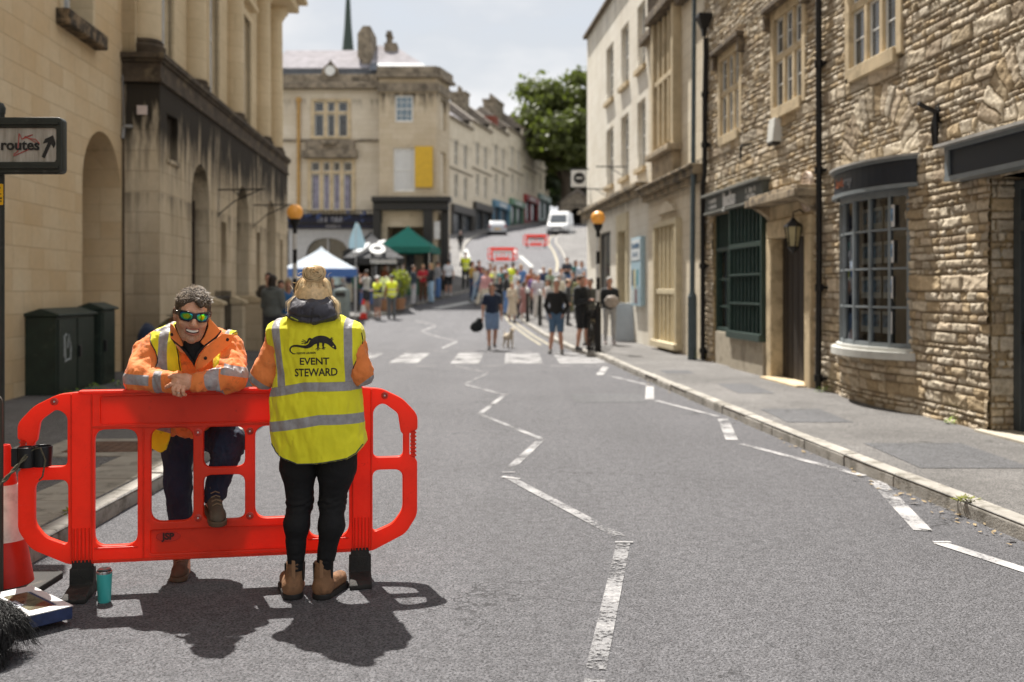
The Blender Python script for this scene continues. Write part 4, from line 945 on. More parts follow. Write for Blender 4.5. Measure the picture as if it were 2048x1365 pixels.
# cornice with soot, returning round the near end
def course(mb, z0, z1, o): mb.box(-o, LB + o, -o, -.001, z0, z1); mb.box(-o, -.001, 0, .9, z0, z1)
mb = MB()
for (z0, z1, o) in ((5.15, 5.22, .05), (5.22, 5.50, .02), (5.50, 5.56, .06), (5.56, 5.66, .10)): course(mb, z0, z1, o)
mb.box(0, LB, 0, .9, 5.15, 5.655)
mb.build('cornice', SOOT, b_root, bevel=.015)
UW = [(XB(c - .5), XB(c + .5)) for c in (19.3, 23.3, 27.2)]
me = plate(rect(0, LB, 5.65, 10.3), [rect(a, b_, 5.9, 8.9) for a, b_ in UW], .42, .9); link('upper_wall', me, ASH_U, b_root)
for a, b_ in UW:
    wn = sash_window(b_root, a, b_, 5.9, 8.9, .55, 2, 4, fw=.07, glass=M('sky_pane', (.25, .28, .33), .08, .3, 1))
    mb = MB().box(a - .16, a, .36, .5, 5.75, 9.05).box(b_, b_ + .16, .36, .5, 5.75, 9.05).box(a, b_, .36, .5, 8.9, 9.05).box(a - .1, b_ + .1, .3, .42, 5.72, 5.9); mb.build('architrave', ASH_U, wn, bevel=.02)
    MB().box(a - .3, b_ + .3, .22, .45, 9.25, 9.38).build('pediment', ASH_U, wn, bevel=.02)
for c in (17.86, 21.25, 25.2, 29.1, 31.25):
    x = XB(c); mb = MB(); r = .27
    mb.lathe([(r, 5.9), (r * .99, 7.5), (r * .92, 9.9)], 28, (x, .34, 0)); mb.build('column', ASH_U, b_root, smooth=True)
    MB().lathe([(r + .05, 5.66), (r + .05, 5.74), (r + .07, 5.78), (r + .07, 5.83), (r + .02, 5.87), (r + .035, 5.91), (r + .0, 5.96)], 28, (x, .34, 0)).build('column_base', SOOT, b_root, smooth=True)
    MB().lathe([(r * .92, 9.85), (r, 9.92), (r + .12, 10.1), (r + .16, 10.14), (r + .16, 10.3)], 28, (x, .34, 0)).build('capital', ASH_U, b_root, smooth=True)
MB().box(-.2, LB + .1, -.35, .65, 10.3, 10.6).box(-.4, LB + .3, -.6, .65, 10.6, 10.75).build('entablature', ASH_U, b_root, bevel=.03)
for i, c in enumerate((22.0, 26.0)):
    t = thing('sign_bracket', ('nearer' if i == 0 else 'farther') + ' wrought iron sign bracket without a sign on the arcaded hall', 'bracket', b_root.matrix_basis @ Vector((XB(c), 0, 3.62)), b_root.rotation_euler[2] , 'empty iron sign brackets on the hall')
    MB().tube([(0, .02, .28), (0, .0, -.5)], .02, 6).tube([(0, 0, .1), (0, -1.0, .12)], .018, 6).tube([(0, 0, -.45), (0, -.35, -.15), (0, -.9, .1)], .014, 6).tube([(0, -.3, .1), (0, -.42, .0), (0, -.5, .1)], .012, 6).build('arm', IRONB, t)
t = thing('wall_plate', 'small pale square plate on the near corner pier of the hall', 'plate', b_root.matrix_basis @ Vector((-.002, .30, 4.66)), b_root.rotation_euler[2])
MB().box(-.02, .0, -.09, .09, -.08, .08).build('plate', M('pale_pink_plate', (.62, .52, .48), .6), t, bevel=.006)
t = thing('wall_camera', 'tiny grey lamp fitting with a cable in the corner between the two left buildings', 'lamp', b_root.matrix_basis @ Vector((-.05, .60, 4.36)), b_root.rotation_euler[2])
MB().tube([(0, 0, 0), (-.05, -.06, 0), (-.05, -.16, 0)], .03, 8).tube([(0, 0, .03), (0, .02, .9)], .008, 5).tube([(0, 0, 0), (0, .02, -.2)], .03, 6).build('head', M('grey_fitting', (.3, .3, .3), .5), t)

# C: corner building across the junction
ASH_C = ashlar('pale_ashlar', (.70, .63, .52), (.64, .57, .45), (.48, .41, .31), .7, .28, streak=[(11.4, .8, .35)], bump_d=.003, patch=(.46, .38, .27))
ASH_C2 = ashlar('buff_ashlar', (.62, .53, .40), (.55, .46, .33), (.40, .33, .23), .7, .28, stain=(1.6, .6, .35), streak=[(11.6, 1.3, .6)], bump_d=.004, patch=(.40, .31, .2))
SLATE = M('slate_roof', (.26, .245, .26), .95, .2, 2.2, .006, 20, dirt=((.16, .15, .14), 3, .55, .5), spec=.1); SLATED = M('slate_face', (.10, .11, .13), .6, .2, 3)
WEATH = M('weathered_stone', (.24, .20, .15), .93, .45, 2.5, .02, 14, dirt=((.06, .05, .04), 3, .5, .7))
S52 = 52 / 2000
cx = lambda u: (u - 1024) * S52
cz = lambda v: 1.52 - (v - 580) * S52
c_root = thing('bank_building', 'pale stone building with mullioned windows, slate roof and navy shop fascia behind the tents', 'building', (0, 52, 0), 0)
zf = 5.0
hol = [rect(cx(629), cx(695), cz(273), cz(204)), rect(cx(620), cx(706), cz(424), cz(322))]
link('wall', plate(rect(cx(540), cx(762), zf - .4, cz(176)), hol, 0, .4), ASH_C, c_root)
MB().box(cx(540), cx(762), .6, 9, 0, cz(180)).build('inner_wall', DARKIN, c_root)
def lightwin(root, x0, x1, z0, z1, n, zt, fm, y=.06, blue=False, name='window'):
    f = thing_child(name, root); mb = MB(); mb.box(x0 - .18, x0, -.06, .3, z0 - .1, z1 + .15).box(x1, x1 + .18, -.06, .3, z0 - .1, z1 + .15).box(x0, x1, -.06, .3, z1, z1 + .15).box(x0 - .2, x1 + .2, -.1, .3, z0 - .14, z0)
    for k in range(1, n): xx = x0 + (x1 - x0) * k / n; mb.box(xx - .09, xx + .09, -.03, .25, z0, z1)
    mb.box(x0, x1, -.026, .24, zt - .06, zt + .06); mb.build('frame', fm, f, bevel=.01)
    m2 = MB()
    for k in range(n):
        a = x0 + (x1 - x0) * k / n + (.09 if k else 0); b_ = x0 + (x1 - x0) * (k + 1) / n - (.09 if k < n - 1 else 0)
        for (p, q) in ((z0, zt - .06), (zt + .06, z1)): m2.box(a, a + .05, .1, .14, p, q).box(b_ - .05, b_, .1, .14, p, q).box(a + .05, b_ - .05, .1, .14, p, p + .05).box(a + .05, b_ - .05, .1, .14, q - .05, q)
    m2.build('casement', WHITEP, f); MB().box(x0, x1, .15, .16, z0, z1).build('pane', DG, f)
    return f
lightwin(c_root, cx(629), cx(695), cz(273), cz(204), 3, cz(226), FRAMESTONE)
fw_ = lightwin(c_root, cx(622), cx(704), cz(420), cz(324), 4, cz(345), FRAMESTONE)
for k in range(4):
    a = cx(622) + (cx(704) - cx(622)) * (k + .2) / 4; b_ = a + .28; MB().box(a, b_, .13, .14, cz(418), cz(352)).build('curtain', M('lilac_curtain', (.27, .26, .34), .9, .3, 5), fw_)
mb = MB().box(cx(607), cx(716), -.5, .0, cz(318), cz(302)).box(cx(613), cx(711), -.35, .0, cz(302), cz(284)); mb.lathe([(0, -.1), (.42, -.1), (.42, .1), (0, .1)], 16, tf_ := (cx(661), -.32, cz(288))); mb.build('balcony_pediment', WEATH, c_root, bevel=.03)
mb = MB().box(cx(540), cx(758), -.12, 0, cz(284), cz(279)).box(cx(540), cx(764), -.45, .3, cz(180), cz(168)).box(cx(540), cx(764), -.2, .3, cz(168), cz(150)); mb.build('parapet', WEATH, c_root, bevel=.03)
mb = MB().prism_y([(cx(645), cz(150)), (cx(678), cz(150)), (cx(676), cz(138)), (cx(668), cz(130)), (cx(663), cz(122)), (cx(657), cz(130)), (cx(648), cz(138))], -.25, .1); mb.build('dormer', WEATH, c_root)
MB().lathe([(0, -.02), (.26, -.02), (.26, .02), (0, .02)], 16, (0, 0, 0)).build('dormer_window', WHITEP, c_root, tf=Matrix.Translation((cx(662), -.28, cz(144))) @ Matrix.Rotation(R(90), 4, 'X'))
MB().box(cx(540), cx(760), .25, 3, cz(152), cz(134)).build('roof_face', SLATED, c_root)
mb = MB(); z0, z1 = cz(136), 1.52 + (580 - 100) * (55.5 / 2000)
mb.poly([(cx(540), .2, z0), (cx(738), .2, z0), (cx(738) , 3.6, z1), (cx(540), 3.6, z1)]).poly([(cx(540), 7, z0), (cx(738), 7, z0), (cx(738), 3.6, z1), (cx(540), 3.6, z1)]); mb.build('roof', SLATE, c_root)
mb = MB().prism_y([(cx(722), cz(165)), (cx(742), cz(165)), (cx(736), cz(60)), (cx(735), cz(42)), (cx(720), cz(42)), (cx(709), cz(58)), (cx(709), cz(105)), (cx(718), cz(112))], 1.0, 3.4); mb.build('chimney', WEATH, c_root)
MB().tube([(cx(598), -.1, cz(430)), (cx(598), -.1, cz(200))], .09, 8).box(cx(594), cx(603), -.22, 0, cz(205), cz(196)).build('drainpipe', M('ochre_pipe', (.42, .25, .08), .7, .2), c_root)
# shop front under it
NAV2 = M('navy_paint', (.014, .022, .07), .4, .1)
sf = thing_child('shopfront', c_root)
MB().box(cx(578), cx(768), -.5, .0, cz(458), cz(434)).build('fascia', NAV2, sf); MB().box(cx(570), cx(770), -.6, .0, cz(434), cz(430)).build('cornice', IRONB, sf)
glyphs(sf, cx(640), cx(700), cz(443), .34, -.5, M('fascia_letters', (.55, .55, .6), .5), seed=5, depth=.03); glyphs(sf, cx(655), cx(685), cz(454), .12, -.5, MATS['fascia_letters'], seed=6, depth=.03)
me = plate(rect(cx(580), cx(762), 0, zf - .35), [roundpoly([(cx(614), 1.3), (cx(700), 1.3), (cx(700), 4.2), (cx(614), 4.2)], [0, 0, 1.2, 1.2], 8), rect(cx(718), cx(745), 1.0, 4.2)], -.3, 0); link('surround', me, M('grey_white_timber', (.48, .48, .48), .6, .1), sf)
MB().box(cx(614), cx(700), -.1, -.09, 1.2, 4.2).build('pane', DG, sf); MB().box(cx(656), cx(659), -.2, -.12, 1.3, 4.2).build('mullion', MATS['grey_white_timber'], sf)
mb = MB()
for k in range(26): x = cx(575) + k * .2; mb.tube([(x, -.75, zf - .05), (x, -.75, zf + .55)], .02, 4)
mb.box(cx(572), cx(765), -.78, -.72, zf + .55, zf + .6).box(cx(572), cx(765), -.85, 0, zf - .1, zf - .02); mb.build('balcony_rail', IRONB, c_root)
mb = MB()
for k in range(26): x, y, z = cx(random.choice((585, 622, 640, 700, 730)) + random.uniform(-6, 6)), -.85 + random.uniform(-.1, .1), zf + random.uniform(.0, .45); mb.box(x, x + .1, y, y + .05, z, z + .1)
mb.build('blue_flowers', M('blue_flowers', (.05, .08, .2), .8, .5, 20), c_root)
# corner block
k_root = thing('corner_block', 'taller buff stone corner block with a yellow banner, black shopfront and canted end', 'building', (0, 51.3, 0), 0)
x0, x1 = cx(762), cx(875); SH3 = [(x0, 0), (x1, 0), (cx(897), 2.2)]
hol = [rect(cx(793), cx(829), cz(249), cz(196)), rect(cx(790), cx(832), cz(386), cz(300)), rect(cx(778), cx(868), 0, 4.75)]
link('wall', plate(rect(x0, x1, -.1, cz(160)), hol, 0, .5), ASH_C2, k_root)
mt = Matrix.Translation((x1, 0, 0)) @ Matrix.Rotation(math.atan2(2.0, .55), 4, 'Z')
me = plate(rect(0, 2.07, -.1, cz(160)), [rect(.6, 1.5, cz(258), cz(200)), rect(.6, 1.5, cz(385), cz(303))], 0, .3); me.transform(mt); link('canted_wall', me, ASH_C2, k_root)
me = plate(rect(.6, 1.5, cz(385), cz(200)), (), .15, .2); me.transform(mt); link('blind_window', me, ASH_C, k_root)
MB().box(x0 + .0, x1, .6, 8, 4.8, cz(165)).box(x0 + .01, x0 + .4, .56, 8, 0, 4.79).build('inner_wall', ASH_C2, k_root)
MB().box(x0, x1, 2.4, 8, 0, 4.8).build('lobby_wall', M('lobby_cream', (.42, .36, .27), .9, .1), k_root)
MB().box(cx(806), cx(823), 2.3, 2.4, .5, 4.2).build('lobby_door', DG, k_root)
sash_window(k_root, cx(793), cx(829), cz(249), cz(196), .1, 3, 4, fw=.09, glass=M('blue_pane', (.16, .22, .27), .15))
wq = sash_window(k_root, cx(790), cx(832), cz(386), cz(300), .1, 2, 2, fw=.09, glass=M('white_shutter', (.58, .58, .57), .6, .06))
t = thing('banner', 'plain bright yellow banner on the corner block beside the white shuttered window', 'banner', (cx(850.5), 51.2, cz(338)), 0)
MB().box(-.46, .46, -.06, .0, -1.05, 1.05).build('sheet', M('yellow_banner', (.60, .37, .03), .6, .1), t)
def ring(z0, z1, o, m_, nm, y0=.5):
    mb = MB(); mb.box(x0 - .1, x1 + o * .4, -o, y0, z0, z1); A = Vector((x1, 0)); B = Vector((x1 + .55, 2.0)); n_ = Vector((2.0, -.55)).normalized() * o
    mb.b.faces.ensure_lookup_table(); v = [(A.x + n_.x, A.y + n_.y), (B.x + n_.x, B.y + n_.y + .1), (B.x - .6, B.y + .1), (A.x - .2, A.y + .1)]
    lo = [mb.b.verts.new((*p, z0 + .001)) for p in v]; hi = [mb.b.verts.new((*p, z1 - .001)) for p in v]
    mb.b.faces.new(lo[::-1]); mb.b.faces.new(hi)
    for i in range(4): mb.b.faces.new((lo[i], lo[(i + 1) % 4], hi[(i + 1) % 4], hi[i]))
    return mb.build(nm, m_, k_root, bevel=.03)
ring(cz(190), cz(172), .12, WEATH, 'frieze'); ring(cz(163), cz(156), .35, WEATH, 'cornice'); ring(cz(156), cz(140), .2, WEATH, 'parapet')
mb = MB(); pk = 1.52 + (580 - 92) * (55 / 2000)
mb.poly([(cx(740), .4, cz(143)), (cx(862), .4, cz(143)), (cx(842), 1.2, cz(122)), (cx(740), 1.2, cz(122))]).build('roof_face', SLATED, k_root)
mb = MB().poly([(cx(738), 1.2, cz(123)), (cx(843), 1.2, cz(123)), (cx(778), 4, pk), (cx(738), 4, pk + .1)]).poly([(cx(843), 1.2, cz(123)), (cx(868), 6, cz(125)), (cx(778), 4, pk)]).poly([(cx(862), .4, cz(143)), (cx(885), 6, cz(143)), (cx(868), 6, cz(125)), (cx(843), 1.2, cz(123))]); mb.build('roof', SLATE, k_root)
MB().box(cx(756), cx(782), 3.2, 4.2, pk - 1.2, pk + .05).box(cx(760), cx(770), 3.4, 4.0, pk, pk + .75).box(cx(758), cx(772), 3.3, 4.1, pk + .45, pk + .55).build('chimney', WEATH, k_root)
MB().box(cx(844), cx(876), 2.5, 4.5, cz(136), cz(128)).build('dormer', SLATED, k_root)
BLK = M('black_paint', (.018, .018, .018), .45, .2)
mb = MB().box(cx(750), cx(905), -.7, .3, cz(408), cz(398)).box(cx(752), cx(900), -.5, .2, cz(424), cz(408)); mb.build('fascia', BLK, k_root, bevel=.03)
mb = MB().box(cx(752), cx(766), -.45, .2, 0, cz(424)).box(cx(850), cx(868), -.45, .2, 0, cz(424)).box(cx(884), cx(898), .1, .7, 0, cz(424)).box(cx(868), cx(886), .6, .8, 0, 2.4); mb.build('pilaster', BLK, k_root, bevel=.02)
MB().box(cx(870), cx(882), -.1, -.05, cz(480), cz(445)).build('poster', CARD, k_root)
# church spire far behind
t = thing('church_spire', 'thin dark green church spire far behind the slate roof', 'spire', (-24.6, 150, 22), 0)
MB().lathe([(1.6, 0), (1.3, 6), (1.0, 14), (.55, 19), (.0, 29.5)], 8).build('spire', M('verdigris', (.05, .07, .06), .7, .2), t); MB().tube([(0, 0, 29), (0, 0, 38)], .08, 5).build('vane', IRONB, t)

# D: terrace up the hill -- separate houses stepping up
ASH_D = ashlar('terrace_ashlar', (.74, .66, .53), (.68, .60, .47), (.50, .42, .31), .7, .28, bump_d=.002, patch=(.5, .42, .3), streak=[(9.5, 1.0, .3)])
ROOFT = M('stone_slates', (.22, .19, .16), .85, .3, 3, .02, 8)
dp0, dp1 = Vector((-5.6, 90)), Vector((5.0, 135)); dd_ = (dp1 - dp0); dl = dd_.length; dd_.normalize(); drz = math.atan2(dd_.y, dd_.x)
shopc = [(.05, .045, .04), (.05, .045, .04), (.10, .22, .32), (.13, .24, .16), (.28, .012, .012), (.20, .28, .26)]
labs = ['first house of the hill terrace with a lead grey roof and black shopfront', 'second terrace house with a white hoarding over its black shopfront', 'terrace house with a pale blue shopfront', 'terrace house with a green shopfront and big chimney stack', 'terrace house with a bright red shopfront', 'last terrace house at the top with a grey green shopfront']
n = 6; ws = [7.5, 7.5, 7.6, 7.6, 8.2, dl - 38.4 if dl > 44 else 6.5]; s0 = 0
for i in range(n):
    Lh = ws[i]; q = dp0 + dd_ * s0; zb = 5.7 + i * .85 + (.3 if i > 3 else 0); H = 11.3 - i * .0
    t = thing('terrace_house', labs[i], 'house', (q.x, q.y, zb), drz, 'terrace climbing the hill'); holes = []; W_ = []
    for (za, zb_) in ((7.3, 9.6), (4.3, 6.5)):
        for xc in (Lh * .28, Lh * .70): W_.append((xc - .5, xc + .5, za, zb_)); holes.append(rect(xc - .5, xc + .5, za, zb_))
    holes.append(rect(.5, Lh - .5, -.5, 2.9)); link('wall', plate(rect(0, Lh - .01, -2.5, H), holes, 0, .3), ASH_D, t)
    for (a, b_, c, d) in W_: sash_window(t, a, b_, c, d, .15, 2, 2, fw=.08)
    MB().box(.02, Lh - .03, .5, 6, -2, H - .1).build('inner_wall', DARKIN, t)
    MB().box(-.0, Lh - .02, -.22, .3, H, H + .25).box(0, Lh - .02, -.1, 0, 6.8, 6.95).build('cornice', WEATH, t)
    mb = MB().prism_x([(-.1, H + .2), (3.2, H + 2.7), (6.6, H + .2)], -.0, Lh - .02); mb.build('roof', SLATE if i == 0 else ROOFT, t)
    if i == 0: MB().prism_x([(.0, -2.5), (.0, H), (3.2, H + 2.5), (6.4, H), (6.4, -2.5)], -.3, -.01).build('end_wall', ASH_D, t)
    if i in (1, 3): 
        wch = 1.6 if i == 1 else 3.6
        MB().box(Lh - wch, Lh, 2.4, 4.0, H + .5, H + 4.2).box(Lh - wch - .1, Lh + .1, 2.3, 4.1, H + 4.0, H + 4.25).build('chimney', WEATH, t)
        mb = MB()
        for k in range(2 if i == 1 else 4): mb.lathe([(.16, 0), (.13, .6), (.16, .65)], 8, (Lh - wch + .45 + k * .85, 3.2, H + 4.25))
        mb.build('chimney_pot', WEATH, t)
    if i == 2: MB().box(3.2, 4.6, .4, 1.6, H + .5, H + 1.6).build('dormer', M('red_dormer', (.2, .06, .04), .8), t)
    sm = M('shop_paint_%d' % i, shopc[i], .45, .12)
    mb = MB().box(.3, Lh - .3, -.35, .1, 2.9, 3.6).box(.3, .6, -.2, .1, -1.2, 2.9).box(Lh - .6, Lh - .3, -.2, .1, -1.2, 2.9).box(Lh * .5 - .1, Lh * .5 + .1, -.1, .1, -1.2, 2.9).box(.6, Lh - .6, -.15, .1, -1.2, .5)
    sfc = mb.build('shopfront', sm, t); MB().box(.6, Lh - .6, .12, .14, .5, 2.9).build('pane', DG, sfc)
    if i > 1: glyphs(sfc, Lh * .28, Lh * .72, 3.25, .4, -.35, WHITEP, seed=i + 20, depth=.03)
    s0 += Lh
# E2 little stone house beyond, and walls
t = thing('gatehouse', 'small stone gatehouse under the big tree at the top of the hill', 'building', (5.6, 118, 8.6), 0)
link('wall', plate(roundpoly([(0, 0), (4.2, 0), (4.2, 3.2), (2.1, 4.7), (0, 3.2)], 0), [archp(1.4, 2.6, 0, 2.6)], 0, 4), WEATH, t)
MB().prism_y([(-.4, 3.0), (2.1, 4.9), (4.6, 3.0), (2.1, 4.6)], -.2, 4.2).build('roof', ROOFT, t)
MB().box(.1, 4.1, 2, 3.8, 0, 3).build('inner_wall', DARKIN, t)
# back drop of houses to the left and right so the streets read from the side
for (x, y, wd, dp, h, lb) in ((-34, 54, 20, 12, 10.5, 'plain pale building down the side street at the left'), (14, 46, 12, 14, 9.0, 'plain pale building behind the limewashed corner house')):
    t = thing('side_building', lb, 'building', (x, y, 0), 0); ho = []
    for k in range(int(wd // 3)):
        for z in (2.2, 6.0): ho.append(rect(1 + k * 3, 2.1 + k * 3, z, z + 1.8))
    link('wall', plate(rect(0, wd, -.1, h), ho, 0, .3), ASH_D, t); MB().box(.02, wd - .02, .4, dp, 0, h - .1).build('inner_wall', DARKIN, t); MB().prism_x([(-.2, h), (dp / 2, h + 3), (dp, h)], -.2, wd + .2).build('roof', ROOFT, t)

# ---------------------------------------------------------------- trees
def leafmat(name, c, tr=.35):
    m, n_, b, L = _new(name); t = n_.nodes.new('ShaderNodeTexCoord'); f = noise(n_, L, t.outputs['Object'], 1.3, 5, .7)
    L(ramp(n_, L, f, [(.3, tuple(x * .55 for x in c)), (.7, tuple(x * 1.5 for x in c))]), b.inputs['Base Color']); b.inputs['Roughness'].default_value = .6
    out = n_.nodes['Material Output']; tl = n_.nodes.new('ShaderNodeBsdfTranslucent'); tl.inputs[0].default_value = (c[0] * 1.6, c[1] * 1.8, c[2], 1)
    x = n_.nodes.new('ShaderNodeMixShader'); x.inputs[0].default_value = tr; L(b.outputs[0], x.inputs[1]); L(tl.outputs[0], x.inputs[2]); L(x.outputs[0], out.inputs[0]); return m
LEAF = leafmat('oak_leaves', (.085, .10, .022), .35); LEAF2 = leafmat('dark_leaves', (.03, .045, .014), .2); BARK = M('bark', (.09, .07, .05), .95, .3, 3, .03, 8)
def tree(label, loc, H, r, lobes, leafm, seed, nl=9000, ls=.38, name='broadleaf_tree', group=None):
    rd = np.random.default_rng(seed); t = thing(name, label, 'tree', loc, 0, group)
    mb = MB(); mb.tube([(0, 0, -1), (.1, .1, H * .3), (.3, -.1, H * .62)], [H * .035, H * .028, H * .012], 8)
    pts = []
    for k in range(lobes):
        a = rd.uniform(0, 6.28); rr = r * math.sqrt(rd.uniform(.05, 1)) * .72; z = H * rd.uniform(.36, .93); shrink = 1 - abs(z / H - .55) * 1.15
        c = np.array([rr * math.cos(a) * shrink, rr * math.sin(a) * shrink, z]); pts.append((c, r * rd.uniform(.22, .42)))
        if k % 2 == 0: mb.tube([(0, 0, H * .3), tuple(c * .55 + np.array((0, 0, H * .18))), tuple(c)], [H * .014, H * .008, .04], 5)
    mb.build('trunk', BARK, t)
    V = []; per = nl // lobes
    for c, cr_ in pts:
        d = rd.normal(size=(per, 3)); d /= np.linalg.norm(d, axis=1)[:, None]; d[:, 2] = np.where(d[:, 2] < -.3, -d[:, 2] * .5, d[:, 2])
        rad = cr_ * rd.uniform(.55, 1.08, (per, 1)) * (1 + .18 * np.sin(d[:, :1] * 9 + d[:, 1:2] * 7 + d[:, 2:] * 8))
        p = c + d * rad * np.array((1, 1, .8)); nrm = d + rd.normal(size=(per, 3)) * .55; nrm /= np.linalg.norm(nrm, axis=1)[:, None]
        u_ = np.cross(nrm, rd.normal(size=(per, 3))); u_ /= np.linalg.norm(u_, axis=1)[:, None]; v_ = np.cross(nrm, u_); s = ls * rd.uniform(.6, 1.3, (per, 1))
        V.append(np.stack([p - u_ * s, p - v_ * s * .6, p + u_ * s, p + v_ * s * .6], 1))
    V = np.concatenate(V).reshape(-1, 3); F = np.arange(len(V)).reshape(-1, 4); link('crown', mesh_np('crown', V, F), leafm, t); return t
tree('huge rounded broadleaf tree above the top of the street', (6.6, 124, 9), 19.5, 8.0, 34, LEAF, 5, 15000, .42)
tree('darker tree just behind the big tree, low at the head of the street', (9.0, 136, 9), 13, 6.5, 18, LEAF2, 8, 6000, .5)
tree('dark tree at the head of the street under the big tree', (4.0, 150, 10), 11, 7, 16, LEAF2, 9, 6000, .5)
# ================================================================ STREET FURNITURE AND STALLS
def plastic(name, c, tr=.25, rough=.38, bp=.001):
    m, n, b, L = _new(name); t = n.nodes.new('ShaderNodeTexCoord'); o = t.outputs['Object']
    f = noise(n, L, o, 7, 6, .65); f2 = noise(n, L, o, 45, 4, .6)
    ms = n.nodes.new('ShaderNodeMapping'); ms.inputs['Scale'].default_value = (1, 1, 6); ms.inputs['Rotation'].default_value = (0, .3, 0); L(o, ms.inputs[0])
    col = mix(n, L, ramp(n, L, f, [(.5, 0), (.75, .4)]), c, tuple(x * .4 for x in c)); col = mix(n, L, ramp(n, L, noise(n, L, ms.outputs[0], 16, 6, .8), [(.63, 0), (.70, .4)]), col, (.75, .30, .22)); col = mix(n, L, ramp(n, L, noise(n, L, o, 26, 6, .8), [(.62, 0), (.68, .5)]), col, (.16, .03, .02))
    L(col, b.inputs['Base Color']); L(math_(n, L, 'ADD', math_(n, L, 'MULTIPLY', f, .25), rough - .1), b.inputs['Roughness']); b.inputs['Specular IOR Level'].default_value = .5
    bump(n, L, f2, b, bp)
    out = n.nodes['Material Output']; tl = n.nodes.new('ShaderNodeBsdfTranslucent'); tl.inputs[0].default_value = (*c, 1)
    x = n.nodes.new('ShaderNodeMixShader'); x.inputs[0].default_value = tr; L(b.outputs[0], x.inputs[1]); L(tl.outputs[0], x.inputs[2]); L(x.outputs[0], out.inputs[0]); return m
REDP = plastic('red_barrier_plastic', (.88, .055, .016), .42)
RUB = M('black_rubber', (.022, .020, .018), .75, .4, 14, .004, 90, dirt=((.12, .10, .08), 9, .58, .5))
def make_barrier(label, group=None, detail=True):
    t = thing('road_barrier', label, 'barrier', (0, 0, 0), 0, group)
    mir = lambda pts: [(2 - x, z) for x, z in pts][::-1]
    # outline of one half wing: left side, then mirrored
    left = [(.36, .155), (.26, .155), (.06, .26), (.012, .36), (.012, .62), (.10, .62), (.10, .60), (.26, .60)]
    wing_out = [(.30, .150), (.25, .150), (.075, .235), (.014, .33), (.014, .625), (.055, .64), (.055, .775), (.012, .775), (.012, .86), (.09, .945), (.20, 1.0), (.30, 1.01)]
    out = roundpoly(wing_out + [(1.70, 1.01)] + [(2 - x, z) for x, z in wing_out[:-1]][::-1] , .03, 4)
    cut = lambda pts, r: roundpoly(pts, r, 6)
    holes = []
    def both(h): holes.append(h); holes.append(mir(h))
    both(cut([(.088, .64), (.245, .64), (.245, .895), (.195, .93), (.115, .87), (.10, .77), (.088, .76)], [.03, .03, .03, .03, .02, .02, .02]))
    both(cut([(.09, .36), (.14, .29), (.248, .245), (.248, .575), (.09, .575)], [.03, .03, .03, .04, .05]))
    both(cut(rect(.37, .578, .235, .82), .06))
    both(cut(rect(.64, .848, .345, .82), .06))
    holes.append(cut(rect(.897, 1.103, .345, .575), .045)); holes.append(cut(rect(.897, 1.103, .612, .82), .045))
    panel = rect(.40, 1.60, .845, .985, .012); low = rect(.64, 1.36, .185, .305, .012)
    me = plate(out, holes + [panel, low] if detail else holes, -.022, .022, .005)
    link('frame', me, REDP, t)
    if detail:
        link('panel', plate(rect(.395, 1.605, .84, .99), (), -.008, .008, .001), REDP, t); link('panel', plate(rect(.635, 1.365, .18, .31), (), -.008, .008, .001), REDP, t)
        mb = MB(); mb.box(.30, 1.70, -.036, .036, 1.003, 1.016).box(.36, 1.64, -.030, -.021, .155, .168).box(.36, 1.64, -.030, -.021, .826, .838)
        for x in (.265, 1.735 - .085):
            for k in range(5): mb.box(x + .008 + k * .018, x + .014 + k * .018, -.032, -.02, .16, .33)
            mb.box(x - .004, x + .002, -.03, -.02, .16, 1.0).box(x + .092, x + .098, -.03, -.02, .16, 1.0)
        for x in (.016, 1.984 - .036):
            mb.box(x + .006, x + .028, -.008, .008, .62, .79)
            for k in range(7): mb.box(x + .002, x + .034, -.016, .016, .64 + k * .02, .648 + k * .02)
        for x in (.607, 1.393): mb.box(x - .003, x + .003, -.03, -.02, .17, .83)
        mb.box(.37, .58, -.03, -.021, .222, .230).box(1.42, 1.63, -.03, -.021, .222, .230); mb.build('rib', REDP, t, bevel=.002)
        for (x, z) in ((.872, .795), (.872, .36), (1.128, .795), (1.128, .36), (.185, .965), (1.815, .965)):
            MB().lathe([(.017, -.003), (.019, .0), (.019, .004), (.012, .007), (.010, .001), (.0, .001)], 16).build('rivet', M('rivet_red', (.55, .05, .03), .3), t, smooth=True, tf=Matrix.Translation((x, -.022, z)) @ Matrix.Rotation(R(90), 4, 'X'))
            MB().lathe([(.0, .0), (.005, .0), (.005, .008), (0, .008)], 8).build('rivet_pin', M('pin_metal', (.6, .5, .48), .3, metal=.8), t, tf=Matrix.Translation((x, -.022, z)) @ Matrix.Rotation(R(90), 4, 'X'))
        ov = [(.725 + .06 * math.cos(2 * PI * k / 28), .268 + .026 * math.sin(2 * PI * k / 28)) for k in range(28)]
        bd = link('badge', plate(ov, (), -.0125, -.0075, .001), M('badge_red', (.50, .02, .008), .45), t)
        text('JSP', .046, (.725, -.0135, .268), M('badge_ink', (.05, .008, .006), .5), bd, depth=.002, bold=.0022, sx=1.0)
    for x in (.262, 1.636):
        mb = MB(); mb.box(x + .004, x + .098, -.028, .028, .03, .17).prism_x([(-.19, 0), (-.19, .022), (-.16, .035), (-.035, .05), (-.03, .13), (.03, .13), (.035, .05), (.16, .035), (.19, .022), (.19, 0)], x - .006, x + .108)
        mb.lathe([(.014, .0), (.014, .04), (0, .04)], 10, (x + .05, -.11, 0)); mb.build('foot', RUB, t, bevel=.006)
    return t
bar = make_barrier('bright red plastic barrier the two stewards lean on, on black rubber feet'); bar.location = (-2.46, 4.96, 0); bar.rotation_euler = (0, 0, math.atan2(.174, .985))
